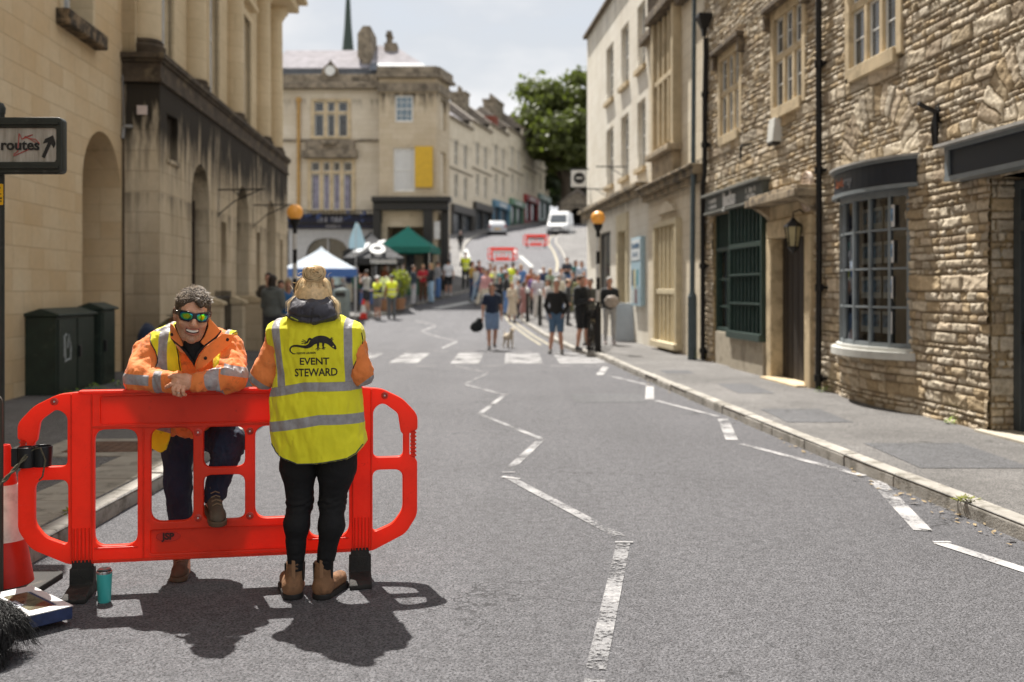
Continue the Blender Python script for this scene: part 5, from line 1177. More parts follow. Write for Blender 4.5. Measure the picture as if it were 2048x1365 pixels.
fb = make_barrier('distant red and white barrier standing across the hill road, nearer of the two', 'barriers across the hill road', False)
for i, (u, v, sc_, rz) in enumerate(((1005, 526, 1.0, .05), (1072, 496, 1.0, -.05))):
    b2 = fb if i == 0 else copy_tree(fb)
    x, y = gp(u, v); b2.location = (x - 1.0, y, g(y)); b2.rotation_euler = (0, 0, rz)
    if i: b2['label'] = 'distant red and white barrier on the hill road beside the white van'
    wb = MB().box(.38, 1.62, -.03, -.024, .62, .80).build('white_board', WHITEP, b2)
# cable ties, cup holder and strap on the left end
t = thing('cup_holder', 'black double cup holder clipped on the left end of the red barrier', 'cup holder', bar.matrix_basis @ Vector((.05, -.02, .70)), bar.rotation_euler[2])
BP = M('black_plastic', (.012, .012, .013), .35, .2)
mb = MB(); mb.lathe([(.045, -.05), (.05, .05), (.044, .052), (.040, -.045), (0, -.045)], 20, (.085, -.03, 0)).box(-.05, .06, -.06, .03, -.045, .045).lathe([(.04, -.05), (.044, .05), (.038, .05), (.035, -.045), (0, -.045)], 20, (.02, -.05, 0)); mb.build('cup', BP, t, smooth=True, bevel=.004)
t = thing('dog_lead', 'twisted dark cord lead looped from the cup holder down to the left', 'lead', (0, 0, 0))
a0 = Vector(t.location); P1 = bar.matrix_basis @ Vector((.10, -.09, .74)); P2 = Vector((-2.62, 4.55, .44))
mb = MB(); LM = M('lead_cord', (.09, .08, .05), .7, .5, 60)
for q in (0, 1):
    pts = []
    for k in range(30):
        f = k / 29; p = P1.lerp(P2, f) + Vector((0, 0, -.05 * math.sin(PI * f))); p += Vector((math.cos(f * 30 + q * PI), 0, math.sin(f * 30 + q * PI))) * .006; pts.append(p)
    mb.tube(pts, .0055, 6)
mb.tube([P1 + Vector((.01, 0, .0)), P1 + Vector((.05, -.02, .01)), P1 + Vector((.075, -.02, -.05)), P1 + Vector((.06, -.02, -.13)), P1 + Vector((.035, 0, -.15))], .004, 6)
mb.build('cord', LM, t, smooth=True)

# traffic cones
CR = plastic('cone_red', (.75, .03, .012), .3); CW = M('cone_white', (.68, .66, .62), .35, .12, 20, .002, 80, dirt=((.35, .33, .3), 12, .55, .5))
def make_cone(label, H=.73, group=None):
    t = thing('traffic_cone', label, 'cone', (0, 0, 0), 0, group)
    r = lambda z: .142 - .110 * z / H
    MB().lathe([(r(.0), .02), (r(.25), .25)], 32).build('body', CR, t, smooth=True)
    MB().lathe([(r(.25) + .001, .25), (r(.53) + .001, .53)], 32).build('sleeve', CW, t, smooth=True)
    MB().lathe([(r(.53), .53), (r(H - .02), H - .02), (r(H) - .004, H), (.018, H), (.014, H - .04), (0, H - .04)], 32).build('top', CR, t, smooth=True)
    mb = MB(); mb.prism_y([(p[0], p[1]) for p in rect(-.22, .22, -.22, .22, .05)], 0, .03); o = mb.build('base', RUB, t, bevel=.006, tf=Matrix.Rotation(R(90), 4, 'X')); return t
cn = make_cone('large red and white traffic cone cut off by the left edge beside the barrier'); cn.location = (-2.59, 5.10, 0)
c2 = copy_tree(cn); c2['label'] = 'small distant orange and white cone near the bins across the junction'; x, y = gp(727, 640); c2.location = (x, y, g(y)); c2.scale = (1.15,) * 3
# corner of a road sign plate at the left edge
t = thing('road_sign', 'battered white road sign plate with a dark rim leaning at the far left edge', 'sign', (-2.58, 4.9, .86), R(-4))
link('plate', plate(rect(-.45, .085, -.9, .145, .04), (), -.004, .004, .001), M('rusty_white_sign', (.50, .46, .38), .6, .15, 14, dirt=((.10, .06, .03), 16, .5, .9)), t)
link('rim', plate(rect(-.45, .09, -.9, .15, .045), [rect(-.44, .076, -.89, .136, .035)], -.009, .004), M('sign_rim', (.06, .05, .04), .6), t)
link('stripe', plate([(-.3, -.5), (-.2, -.5), (.04, .03), (.04, .09), (-.02, .09)], (), -.006, -.0035), M('sign_red', (.35, .03, .02), .5), t)
MB().tube([(-.2, .03, -.86), (-.2, .03, .0)], .02, 8).tube([(-.45, .25, -.86), (-.2, .03, -.2)], .015, 8).build('stand', BP, t)
# bakery box
bx_ = thing('cake_box', 'dark blue bakery box with a white windowed lid lying at the foot of the cone', 'box', (-2.235, 4.60, .0), math.atan2(-.32, .35))
NB = M('box_navy', (.02, .035, .10), .5, .3, 30)
MB().box(-.225, .225, -.115, .115, .03, .085).build('carton', NB, bx_, bevel=.003)
link('lid', plate(rect(-.227, .227, -.117, .117), [rect(-.14, .16, -.05, .075, .01)], 0, .004), M('lid_white', (.66, .66, .66), .4), bx_).matrix_local = Matrix.Translation((0, 0, .0895)) @ Matrix.Rotation(R(-90), 4, 'X')
MB().box(-.15, .17, -.08, .06, .0855, .0875).build('cakes', M('pastry', (.42, .28, .16), .5, .6, 18, .01, 30), bx_)
MB().box(-.15, .17, -.08, .06, .0885, .0890).build('window', glass_mat('cellophane', .15, .02), bx_)
MB().box(-.03, .06, -.095, -.035, .0912, .0922).build('label', M('label_white', (.6, .63, .68), .5), bx_)
link('label_rim', plate(rect(-.028, .058, -.093, -.037), [rect(-.024, .054, -.089, -.041)], 0, .0008), M('label_ink', (.03, .04, .09), .5), bx_).matrix_local = Matrix.Translation((0, 0, .0926)) @ Matrix.Rotation(R(-90), 4, 'X')
for k, s__ in enumerate(('TINY', 'ANGEL', 'BAKERY')):
    pass
o = glyphs(bx_, -.018, .05, 0, .013, 0, MATS['label_ink'], seed=3, depth=.0006); o.matrix_local = Matrix.Translation((0, -.055, .0926)) @ Matrix.Rotation(R(-90), 4, 'X')
o = glyphs(bx_, -.018, .05, 0, .013, 0, MATS['label_ink'], seed=4, depth=.0006); o.matrix_local = Matrix.Translation((0, -.076, .0926)) @ Matrix.Rotation(R(-90), 4, 'X')
mb = MB()
for k in range(14): x = -.2 + k * .031; mb.box(x, x + .01, -.1165, -.115, .036 + (k % 3) * .014, .044 + (k % 3) * .014)
mb.build('pattern', M('box_gold', (.4, .35, .2), .5), bx_)
# tumbler
t = thing('tumbler', 'turquoise insulated tumbler with a steel rim standing by the barrier foot', 'cup', (-1.985, 4.87, 0))
MB().lathe([(.0, .0), (.027, .0), (.030, .006), (.036, .13), (.0365, .142), (.034, .142)], 32).build('body', M('turquoise', (.055, .42, .40), .35, .04, spec=.5), t, smooth=True)
MB().lathe([(.0366, .141), (.0366, .151), (.034, .153), (.032, .146), (0, .146)], 32).build('rim', M('steel', (.6, .6, .6), .25, metal=1), t, smooth=True)
MB().lathe([(.031, .147), (.033, .158), (.028, .164), (0, .160)], 32).build('lid', M('smoke_lid', (.03, .03, .03), .15), t, smooth=True)

# sign pole with black direction sign
sp = thing('direction_sign', 'black framed white direction sign reading all routes with an arrow, on a dark pole', 'sign', (-3.44, 6.7, .1), 0)
DKP = M('sign_post_paint', (.022, .026, .022), .5, .3, 8, dirt=((.12, .12, .11), 14, .62, .6))
MB().tube([(0, 0, 0), (0, 0, 2.63)], .038, 16).lathe([(.042, 2.6), (.045, 2.64), (.03, 2.67), (0, 2.68)], 16).build('pole', DKP, sp, smooth=True)
rz_ = Matrix.Rotation(R(2), 4, 'Y')
me = plate(rect(-.75, .47, 2.19, 2.56, .03, 5), [rect(-.70, .43, 2.265, 2.49, .02)], -.10, -.02, .006); f_ = link('frame', me, DKP, sp)
mb = MB().box(-.75, .45, -.115, -.10, 2.51, 2.525).box(-.75, .45, -.115, -.1, 2.22, 2.235).box(-.09, .09, -.06, .04, 2.53, 2.56).box(-.75, .44, -.03, -.022, 2.2, 2.54); mb.build('rib', DKP, f_)
def signface():
    m, n, b, L = _new('dirty_sign_face'); v = coord(n, L, sc_=(9, 1, .8)); f = noise(n, L, v, 2.5, 6, .7)
    L(ramp(n, L, f, [(.3, (.20, .18, .14)), (.62, (.46, .43, .38))]), b.inputs['Base Color']); b.inputs['Roughness'].default_value = .45; return m
fc = link('face', plate(rect(-.70, .43, 2.265, 2.49, .02), (), -.085, -.078), signface(), sp); INK = M('sign_ink', (.015, .015, .015), .5)
text('All routes', .098, (.318, -.09, 2.375), INK, fc, depth=.004, align='RIGHT', bold=.0022, sx=1.0)
ar = [(0, 0), (.028, 0), (.028, .13), (.062, .105), (.062, .145), (.014, .20), (-.034, .145), (-.034, .105), (0, .13)]
cs_, sn_ = math.cos(R(-24)), math.sin(R(-24)); arr = [(.33 + (x * cs_ - z * sn_) * .8, 2.30 + (x * sn_ + z * cs_) * .8) for x, z in ar]
link('arrow', plate(arr, (), -.089, -.085), INK, fc)
RS = M('red_scrawl', (.40, .06, .05), .6)
mb = MB(); zf_ = lambda x, z: (x * .9 + .2, -.0885, z + .035)
for pts in (((-.06, 2.28), (-.03, 2.30), (-.02, 2.42), (.0, 2.38), (.03, 2.40)), ((.0, 2.38), (.08, 2.41), (.02, 2.40), (.10, 2.36)), ((-.06, 2.27), (.07, 2.32)), ((.03, 2.39), (.10, 2.38), (.13, 2.35))):
    mb.tube([zf_(*p) for p in pts], .003, 5)
mb.build('scrawl', RS, fc)
YS = M('yellow_sticker', (.75, .42, .01), .5, .06)
st = link('sticker', plate(rect(.005, .052, 1.985, 2.125, .006), (), -.045, -.040), YS, sp)
MB().prism_y([(.012, 2.085), (.03, 2.11), (.038, 2.10), (.02, 2.075)], -.047, -.045).box(.014, .042, -.047, -.045, 2.055, 2.06).build('symbol', INK, st); glyphs(st, .012, .046, 2.03, .012, -.045, INK, seed=9, depth=.002); glyphs(st, .012, .046, 2.01, .01, -.045, INK, seed=10, depth=.002)
# green cabinets
GC = M('cabinet_green', (.018, .030, .021), .55, .25, 5, .003, 60, dirt=((.07, .08, .06), 8, .55, .5))
def cabinet(label, loc, L, D, H, rz, scrawl=False):
    t = thing('utility_cabinet', label, 'cabinet', loc, rz, 'green cabinets on the left pavement')
    MB().box(0, L, -D, 0, .0, H).build('body', GC, t, bevel=.012)
    MB().prism_x([(-D - .05, H + .001), (-D - .05, H + .03), (-D * .5, H + .11), (.04, H + .03), (.04, H + .001)], -.05, L + .03).build('lid', GC, t, bevel=.008)
    nd = 2 if L > .8 else 1
    for k in range(nd):
        a = .03 + k * (L - .03) / nd; b_ = (L - .03) * (k + 1) / nd
        d_ = MB().box(a + .008, b_ - .008, .0, .014, .05, H - .04).build('door', GC, t, bevel=.004)
        if k == 0: MB().box(b_ - .07, b_ - .01, .012, .05, H * .45, H * .6).build('handle', BP, d_, bevel=.004)
        if nd == 1:
            mb = MB()
            for q in range(5): mb.box(a + .06, b_ - .06, .012, .02, .15 + q * .03, .165 + q * .03)
            mb.build('vent', GC, d_)
    if scrawl:
        mb = MB()
        for pts in (((.92, .45), (.90, .62), (.98, .80), (1.0, .62)), ((1.05, .82), (1.1, .78), (1.08, .45)), ((1.12, .5), (1.13, .80)), ((.95, .47), (1.1, .44))): mb.tube([(x, .018, z) for x, z in pts], .012, 5)
        mb.build('scrawl', M('white_smear', (.32, .34, .33), .8, .3, 40), t)
    return t
azl = math.atan2(1, asl)
# local +X along the street away from camera, -Y... cabinets open to the street (+Y local side flipped)
def cab_place(d, off): return (-6.17 + asl * 0 + off, d, .1)
c1 = cabinet('larger dark green utility cabinet with two doors and a white smear on the left pavement', (0, 0, 0), 1.32, .42, 1.06, 0, True)
# mirror so that doors face the street: doors at +Y local; rotate so +Y -> +X world
c1.rotation_euler = (0, 0, R(-88)); c1.location = (-6.16, 14.75, .1)
c3 = cabinet('narrow dark green utility cabinet with vents behind the larger one', (0, 0, 0), .55, .36, 1.12, 0); c3.rotation_euler = (0, 0, R(-88)); c3.location = (-6.12, 15.42, .1)
for k in range(4): weed(-6.0 + .1 * k, 13.6 + k * .6, .1, .16, 60, 'small tuft of weeds at the foot of the green cabinets, %s from the near end' % ('first', 'second', 'third', 'fourth')[k], 'weeds by the cabinets', .12)
weed(FX(10.6) - .06, 10.6, .1, .06, 40, 'bright yellow green weed at the foot of the rubble wall near the dark door', h=.1)
weed(FX(13.9) - .1, 13.9, .1, .12, 50, 'yellow green weeds at the foot of the straight drainpipe', h=.12)
weed(interp(KR, 6.75) + .05, 6.75, .1, .09, 80, 'olive moss growing in the gap of the right kerb', h=.02, name='moss', mat=MOSS)
weed(interp(KL, 6.4) - .1, 6.4, .1, .10, 80, 'olive moss growing on the left kerb by the barrier', h=.02, name='moss', mat=MOSS)

# belisha beacons
AMB = M('amber_globe', (.80, .36, .06), .35, .08, 2, spec=.5, emit=((1, .42, .08), .06))
WB = M('beacon_white', (.62, .60, .56), .5, .1)
def beacon(label, loc):
    t = thing('crossing_beacon', label, 'beacon', loc, 0, 'striped crossing beacons')
    MB().tube([(0, 0, 0), (0, 0, 1.0)], .075, 16).tube([(0, 0, 1.0), (0, 0, 2.9)], .045, 16).lathe([(.05, 2.76), (.10, 2.86), (.11, 2.92), (.05, 2.93)], 16).build('pole', IRONB, t, smooth=True)
    for (a, b_) in ((2.30, 2.62), (1.70, 2.01), (1.15, 1.42)): MB().tube([(0, 0, a), (0, 0, b_)], .047, 16).build('white_band', WB, t, smooth=True)
    MB().lathe([(.165 * math.sin(PI * k / 16), -.165 * math.cos(PI * k / 16)) for k in range(17)], 28, (0, 0, 3.06)).build('globe', AMB, t, smooth=True)
    return t
beacon('amber globe beacon on a striped pole at the right kerb by the pale building', (1.97, 22.9, .1)); beacon('amber globe beacon on a black and white pole left, behind the steward\'s head', (-4.45, 20.5, .05))
# bicycle and bag by the right beacon
t = thing('bicycle', 'black bicycle with a basket parked against the right beacon pole', 'bicycle', (1.86, 23.5, .1), R(80))
mb = MB()
for x in (-.5, .5):
    w_ = MB(); w_.tube([(x + .33 * math.cos(a * PI / 12), 0, .33 + .33 * math.sin(a * PI / 12)) for a in range(25)], .02, 6)
    for k in range(8): w_.tube([(x, 0, .33), (x + .32 * math.cos(k * PI / 4), 0, .33 + .32 * math.sin(k * PI / 4))], .004, 3)
    w_.build('wheel', RUB, t)
mb.tube([(-.5, 0, .33), (-.2, 0, .85), (.35, 0, .8), (.5, 0, .33)], .018, 6).tube([(-.2, 0, .85), (-.1, 0, .3), (.38, 0, .72)], .018, 6).tube([(-.5, 0, .33), (-.1, 0, .3)], .014, 6).tube([(.35, 0, .8), (.33, 0, 1.0)], .014, 6).tube([(.28, -.28, 1.0), (.33, 0, 1.0), (.28, .28, 1.0)], .014, 6); mb.build('frame', BP, t)
MB().box(.38, .68, -.17, .17, .72, .95).build('basket', BP, t); MB().box(-.34, -.1, -.06, .06, .87, .92).build('saddle', BP, t, bevel=.02)
# bollards, bins, A-board
for i, (u, v) in enumerate(((1055, 645), (1080, 652))):
    x, y = gp(u, v, .1); t = thing('bollard', 'black bollard with a silver cap in the right crowd, %s one' % ('left', 'right')[i], 'bollard', (x, y, g(y) + .1), 0, 'black bollards among the crowd')
    MB().lathe([(.09, 0), (.07, .1), (.06, 1.1), (.06, 1.15)], 14).build('post', IRONB, t, smooth=True); MB().lathe([(.075, 1.15), (.1, 1.22), (.09, 1.32), (0, 1.36)], 14).build('cap', M('silver_cap', (.7, .7, .7), .2, metal=.7), t, smooth=True)
t = thing('pavement_board', 'plain pale blue grey pavement board seen from behind near the door', 'a-board', (3.12, 27.2, .12), R(-6))
MB().box(-.33, .33, -.02, .02, 0, 1.0, Matrix.Rotation(R(-9), 4, 'X')).build('panel', M('board_back', (.42, .46, .50), .6, .06), t, bevel=.02); MB().box(-.33, .33, .28, .32, 0, 1.0, Matrix.Translation((0, 0, 0)) @ Matrix.Rotation(R(9), 4, 'X')).build('panel', M('board_back', (.42, .46, .50)), t)
t = thing('litter_bin', 'grey green round litter bin beside the silver car across the junction', 'bin', (-6.75, 39.6, .35), 0)
MB().lathe([(.33, 0), (.36, 1.1), (.3, 1.2), (0, 1.26)], 18).build('body', M('bin_grey', (.16, .19, .18), .4, .2), t, smooth=True); MB().box(-.2, .2, -.37, -.33, .9, 1.08).build('slot', BP, t)
# gazebos
def gazebo(label, loc, S, ze, za, rz, cm, vm, legm, logo=None):
    t = thing('gazebo', label, 'gazebo', loc, rz); h = S / 2; N = 10; mb = MB()
    for q in range(4):
        rt = Matrix.Rotation(q * PI / 2, 4, 'Z'); grid = []
        for i in range(N + 1):
            f = i / N; row = []
            for j in range(N + 1):
                x = -h * f + 2 * h * f * j / N; z = za - (za - ze) * (f ** .82) - .06 * math.sin(PI * j / N) * f
                row.append(mb.b.verts.new(rt @ Vector((x, -h * f, z))))
            grid.append(row)
        for i in range(N):
            for j in range(N):
                try: mb.b.faces.new((grid[i][j], grid[i][j + 1], grid[i + 1][j + 1], grid[i + 1][j]))
                except ValueError: pass
    bmesh.ops.remove_doubles(mb.b, verts=mb.b.verts, dist=.002)
    mb.build('canopy', cm, t, smooth=True); mb = MB()
    for q in range(4):
        rt = Matrix.Rotation(q * PI / 2, 4, 'Z'); mb.box(-h, h, -h - .004, -h + .004, ze - .30, ze + .0, rt)
    mb.build('valance', vm, t)
    for sx in (-1, 1):
        for sy in (-1, 1): MB().box(sx * (h - .06) - .022, sx * (h - .06) + .022, sy * (h - .06) - .022, sy * (h - .06) + .022, 0, ze).build('leg', legm, t)
    return t
ALU = M('alu_leg', (.5, .5, .5), .4, metal=.5)
def fabric(name, c, tr=.4):
    m, n, b, L = _new(name); v = coord(n, L); f = noise(n, L, v, 2.2, 4, .5); L(ramp(n, L, f, [(.3, tuple(x * .85 for x in c)), (.7, c)]), b.inputs['Base Color']); b.inputs['Roughness'].default_value = .75
    bump(n, L, noise(n, L, v, 3, 3, .5), b, .05); out = n.nodes['Material Output']; tl = n.nodes.new('ShaderNodeBsdfTranslucent'); tl.inputs[0].default_value = (*c, 1); x = n.nodes.new('ShaderNodeMixShader'); x.inputs[0].default_value = tr; L(b.outputs[0], x.inputs[1]); L(tl.outputs[0], x.inputs[2]); L(x.outputs[0], out.inputs[0]); return m
gazebo('white and pale blue gazebo with a blue edge band, behind the steward\'s head', (-7.85, 41.2, .25), 2.9, 2.12, 3.05, R(8), fabric('white_canopy', (.62, .70, .78)), fabric('blue_valance', (.10, .22, .52)), ALU)
gz = gazebo('black gazebo with a white swirl emblem and white lettering, between the blue and green ones', (-6.45, 46, .8), 2.7, 2.15, 3.35, R(12), fabric('black_canopy', (.035, .035, .04), .1), fabric('black_valance', (.02, .02, .022), .1), ALU)
WHT = M('print_white', (.72, .72, .72), .6)
sl = math.atan2(3.35 - 2.15, 1.35); 
def onroof(me, nm, parent):
    o = link(nm, me, WHT, parent); o.matrix_local = Matrix.Translation((0, -1.35, 2.17)) @ Matrix.Rotation(-(PI / 2 - sl), 4, 'X'); return o
ringp = lambda r, cx_, cz_, n=24, k=1: [(cx_ + r * math.cos(2 * PI * i / n), cz_ + r * k * math.sin(2 * PI * i / n)) for i in range(n)]
onroof(plate(ringp(.36, .18, .55), [ringp(.2, .18, .58, k=.7)], -.06, -.05), 'emblem', gz)
onroof(plate(roundpoly([(.18, .95), (.3, 1.12), (.62, 1.2), (.5, 1.0), (.3, .9)], .06), (), -.06, -.05), 'emblem', gz)
onroof(plate(roundpoly([(-.95, .3), (-.6, .3), (-.25, .7), (-.1, .98), (-.25, .98), (-.6, .6)], .08), (), -.06, -.05), 'emblem', gz)
glyphs(gz, -.15, 1.1, 2.0, .2, -1.36, WHT, seed=33, depth=.01)
gazebo('deep green gazebo at the corner block\'s black shopfront', (-5.15, 49.6, 1.2), 2.75, 2.4, 3.5, R(-6), fabric('green_canopy', (.015, .20, .155), .2), fabric('green_valance', (.012, .16, .12), .2), ALU)
t = gazebo('black gazebo half hidden behind the green one', (-7.2, 51.0, 1.2), 2.4, 2.3, 3.3, R(20), MATS['black_paint'], MATS['black_paint'], ALU)
# feather flag
t = thing('feather_flag', 'pale blue and white feather flag behind the tents', 'flag', (-6.95, 44.5, .6), R(5))
MB().tube([(0, 0, 0), (0, 0, 3.6), (.1, 0, 3.9)], .02, 6).build('pole', ALU, t); link('sail', plate(roundpoly([(-.3, 2.75), (.35, 2.75), (.42, 3.0), (.14, 3.85), (.0, 3.95), (-.3, 3.1)], .1), (), -.004, .004), fabric('flag_cloth', (.5, .66, .74)), t)
# planter shrub by the stalls
def shrub(label, loc, r, h, mat, seed, n=1600, ls=.10, pot=None, grp=None):
    rd = np.random.default_rng(seed); t = thing('potted_plant' if pot else 'shrub', label, 'plant', loc, 0, grp)
    if pot: MB().lathe([(r * .45, 0), (r * .6, pot), (r * .55, pot), (r * .5, pot - .05), (0, pot - .05)], 16).build('pot', M('terracotta', (.30, .16, .09), .85), t)
    c = rd.normal(size=(n, 3)); c /= np.linalg.norm(c, axis=1)[:, None]; c *= (rd.uniform(.2, 1, (n, 1)) ** .5); p = c * np.array((r, r, h / 2)) + np.array((0, 0, (pot or 0) + h / 2))
    nrm = rd.normal(size=(n, 3)); u_ = np.cross(nrm, rd.normal(size=(n, 3))); u_ /= np.linalg.norm(u_, axis=1)[:, None]; v_ = np.cross(nrm, u_); v_ /= np.linalg.norm(v_, axis=1)[:, None]; s = ls * rd.uniform(.5, 1.3, (n, 1))
    V = np.stack([p - u_ * s, p - v_ * s * .5, p + u_ * s, p + v_ * s * .5], 1).reshape(-1, 3); link('leaves', mesh_np('leaves', V, np.arange(len(V)).reshape(-1, 4)), mat, t); return t
YG = leafmat('yellow_leaves', (.22, .24, .03)); PL = leafmat('pale_flowers', (.45, .45, .34))
shrub('tall bush with yellow green leaves and pale flowers in a pot by the stalls', (-5.0, 44.4, g(44.4) + .1), .5, 1.3, YG, 3, n=420, pot=.5); shrub('pale flowered bush beside the yellow bush at the stalls', (-5.5, 43.9, g(43.9) + .1), .5, 1.0, PL, 4, n=350, pot=.5)
# trestle tables with stall goods
for i, (x, y, c) in enumerate(((-8.0, 41.9, (.28, .12, .05)), (-6.2, 46.6, (.10, .16, .35)), (-5.1, 49.9, (.05, .12, .08)))):
    t = thing('stall_table', 'covered stall table under the %s gazebo' % ('blue', 'black', 'green')[i], 'table', (x, y, g(y) + .05), 0, 'covered tables at the stalls')
    MB().box(-.95, .95, -.35, .35, .0, .78).build('cover', M('table_cover_%d' % i, c, .9, .3), t, bevel=.03)

# vehicles -------------------------------------------------------------------
def vehicle(name, label, cat, loc, rz, prof, W, paint, glass_side, cabin, wheels, wr, wheelm=RUB):
    """body from a side outline (y,z), narrowed above the belt line"""
    t = thing(name, label, cat, loc, rz); zb = cabin['belt']; zt = max(p[1] for p in prof)
    def f(P):
        d2 = polysd(P[..., 1], P[..., 2], prof); hw_ = W / 2 - np.clip(P[..., 2] - zb, 0, 9) * cabin['tumble'] - .05 * np.clip(1 - P[..., 2] / .5, 0, 1)
        ends = np.clip(np.abs(P[..., 1] - cabin['mid']) / (cabin['len'] / 2), 0, 1) ** 4 * .12
        dx = np.abs(P[..., 0]) - (hw_ - ends); d = smax(d2, dx, .12)
        for wy in wheels: d = np.maximum(d, -(np.maximum(np.sqrt((P[..., 1] - wy) ** 2 + (P[..., 2] - wr) ** 2) - wr - .05, W / 2 - .28 - np.abs(P[..., 0]))))
        return d
    ysr = [p[0] for p in prof]; sdf_obj('body', f, (-W / 2 - .1, min(ysr) - .1, .1), (W / 2 + .1, max(ysr) + .1, zt + .1), .045, paint, t)
    for wy in wheels:
        for sx in (-1, 1):
            o = MB().lathe([(wr * .55, -.1), (wr, -.09), (wr, .09), (wr * .6, .1)], 20).build('wheel', wheelm, t, smooth=True, tf=Matrix.Translation((sx * (W / 2 - .12), wy, wr)) @ Matrix.Rotation(R(90), 4, 'Y'))
            MB().lathe([(0, -.08), (wr * .55, -.09), (wr * .6, .0), (0, .02)], 12).build('hub', M('hub_grey', (.35, .35, .35), .35, metal=.6), o, tf=Matrix.Translation((sx * (W / 2 - .06), wy, wr)) @ Matrix.Rotation(R(90) * sx, 4, 'Y'))
    for pts in glass_side:   # quads given as x,y,z corners: windscreen, side windows
        MB().poly(pts).build('window', DG, t)
    return t
VW = M('van_white', (.66, .66, .66), .3, .04, coat=.4); SILV = M('silver_paint', (.42, .43, .45), .3, .06, metal=.3, coat=.5)
x, y = gp(1112, 471); van_y = y + .4; vx = (1113 - 1024) / 2000 * van_y
vp = [(0, .35), (0, .75), (.25, 1.0), (1.05, 1.22), (1.75, 2.0), (2.1, 2.35), (5.6, 2.4), (5.75, 2.3), (5.8, .4)]
t = vehicle('van', 'white high roofed van facing downhill at the right side of the hill road', 'van', (vx, van_y, g(van_y + 2) - .25), R(-10), vp, 2.0, VW, [[(-.78, 1.08, 1.30), (.78, 1.08, 1.30), (.70, 1.72, 2.02), (-.70, 1.72, 2.02)], [(-1.0, 1.5, 1.3), (-1.0, 2.5, 1.3), (-.93, 2.5, 1.95), (-.93, 1.9, 1.95)], [(1.0, 1.5, 1.3), (1.0, 2.5, 1.3), (.93, 2.5, 1.95), (.93, 1.9, 1.95)]], dict(belt=1.2, tumble=.09, mid=2.9, len=5.8), (1.0, 4.6), .34)
for sx in (-1, 1): MB().box(sx * .72 - .17, sx * .72 + .17, -.03, .1, .72, .92).build('headlight', M('headlight', (.7, .72, .75), .1), t, bevel=.03)
MB().box(-.5, .5, -.035, .05, .62, .82).build('grille', BP, t, bevel=.02); MB().box(-.85, .85, -.04, .05, .38, .52).build('bumper', M('grey_bumper', (.12, .12, .12), .6), t); MB().box(-.26, .26, -.055, -.04, .45, .56).build('number_plate', WHITEP, t)
MB().box(-.75, .75, .0, .08, 1.02, 1.08, Matrix.Translation((0, .9, .2)) ).build('wiper', BP, t)
x, y = gp(995, 471); cy_ = y
cp = [(0, .3), (0, .85), (.12, 1.05), (.55, 1.42), (1.2, 1.5), (2.2, 1.45), (2.9, .98), (3.7, .82), (3.85, .6), (3.85, .3)]
t = vehicle('car', 'silver hatchback climbing the hill, seen from behind', 'car', (x, cy_, g(cy_ + 1) - .2), R(4), cp, 1.72, SILV, [[(-.62, .13, 1.06), (.62, .13, 1.06), (.54, .53, 1.39), (-.54, .53, 1.39)]], dict(belt=.95, tumble=.28, mid=1.9, len=3.85), (.75, 3.1), .3)
for sx in (-1, 1): MB().box(sx * .7 - .09, sx * .7 + .09, -.03, .08, .82, 1.0).build('tail_light', M('tail_red', (.35, .02, .02), .25), t, bevel=.02)
MB().box(-.26, .26, -.03, .02, .62, .73).build('number_plate', YS, t); MB().box(-.75, .75, -.03, .06, .32, .42).build('bumper', BP, t)
t = vehicle('car', 'silver car parked by the bins in front of the blue gazebo', 'car', (-7.35, 36.2, .0), R(28), cp, 1.72, M('pale_silver', (.5, .51, .53), .3, .06, metal=.3, coat=.5), [[(-.62, 2.28, 1.37), (.62, 2.28, 1.37), (.68, 2.86, 1.03), (-.68, 2.86, 1.03)], [(.80, .8, 1.0), (.80, 2.5, 1.0), (.70, 2.1, 1.36), (.70, 1.0, 1.36)], [(-.80, .8, 1.0), (-.80, 2.5, 1.0), (-.70, 2.1, 1.36), (-.70, 1.0, 1.36)], [(-.62, .13, 1.06), (.62, .13, 1.06), (.54, .53, 1.39), (-.54, .53, 1.39)]], dict(belt=.95, tumble=.28, mid=1.9, len=3.85), (.75, 3.1), .3)
# ================================================================ PEOPLE
def skin_mat(name, c):
    m, n, b, L = _new(name); t = n.nodes.new('ShaderNodeTexCoord'); o = t.outputs['Object']
    f = noise(n, L, o, 9, 4, .6); f2 = noise(n, L, o, 160, 3, .6)
    L(ramp(n, L, f, [(.3, tuple(x * .86 for x in c)), (.7, (min(1, c[0] * 1.08), c[1], c[2]))]), b.inputs['Base Color']); b.inputs['Roughness'].default_value = .48
    b.inputs['Subsurface Weight'].default_value = .12; b.inputs['Subsurface Radius'].default_value = (.012, .005, .003); b.inputs['Specular IOR Level'].default_value = .35
    bump(n, L, f2, b, .0012); return m
SKIN = skin_mat('skin', (.52, .29, .20)); SKIN2 = skin_mat('skin_tan', (.42, .22, .14))
CLOTH = {}
def cloth(c, rough=.85):
    k = tuple(round(x, 3) for x in c)
    if k not in CLOTH: CLOTH[k] = M('cloth_%d' % len(CLOTH), c, rough, .14, 7, .006, 22, sheen=.2)
    return CLOTH[k]
HAIRS = dict(dark=(.03, .02, .014), brown=(.09, .05, .03), blond=(.38, .26, .13), grey=(.32, .30, .28), red=(.2, .08, .03))
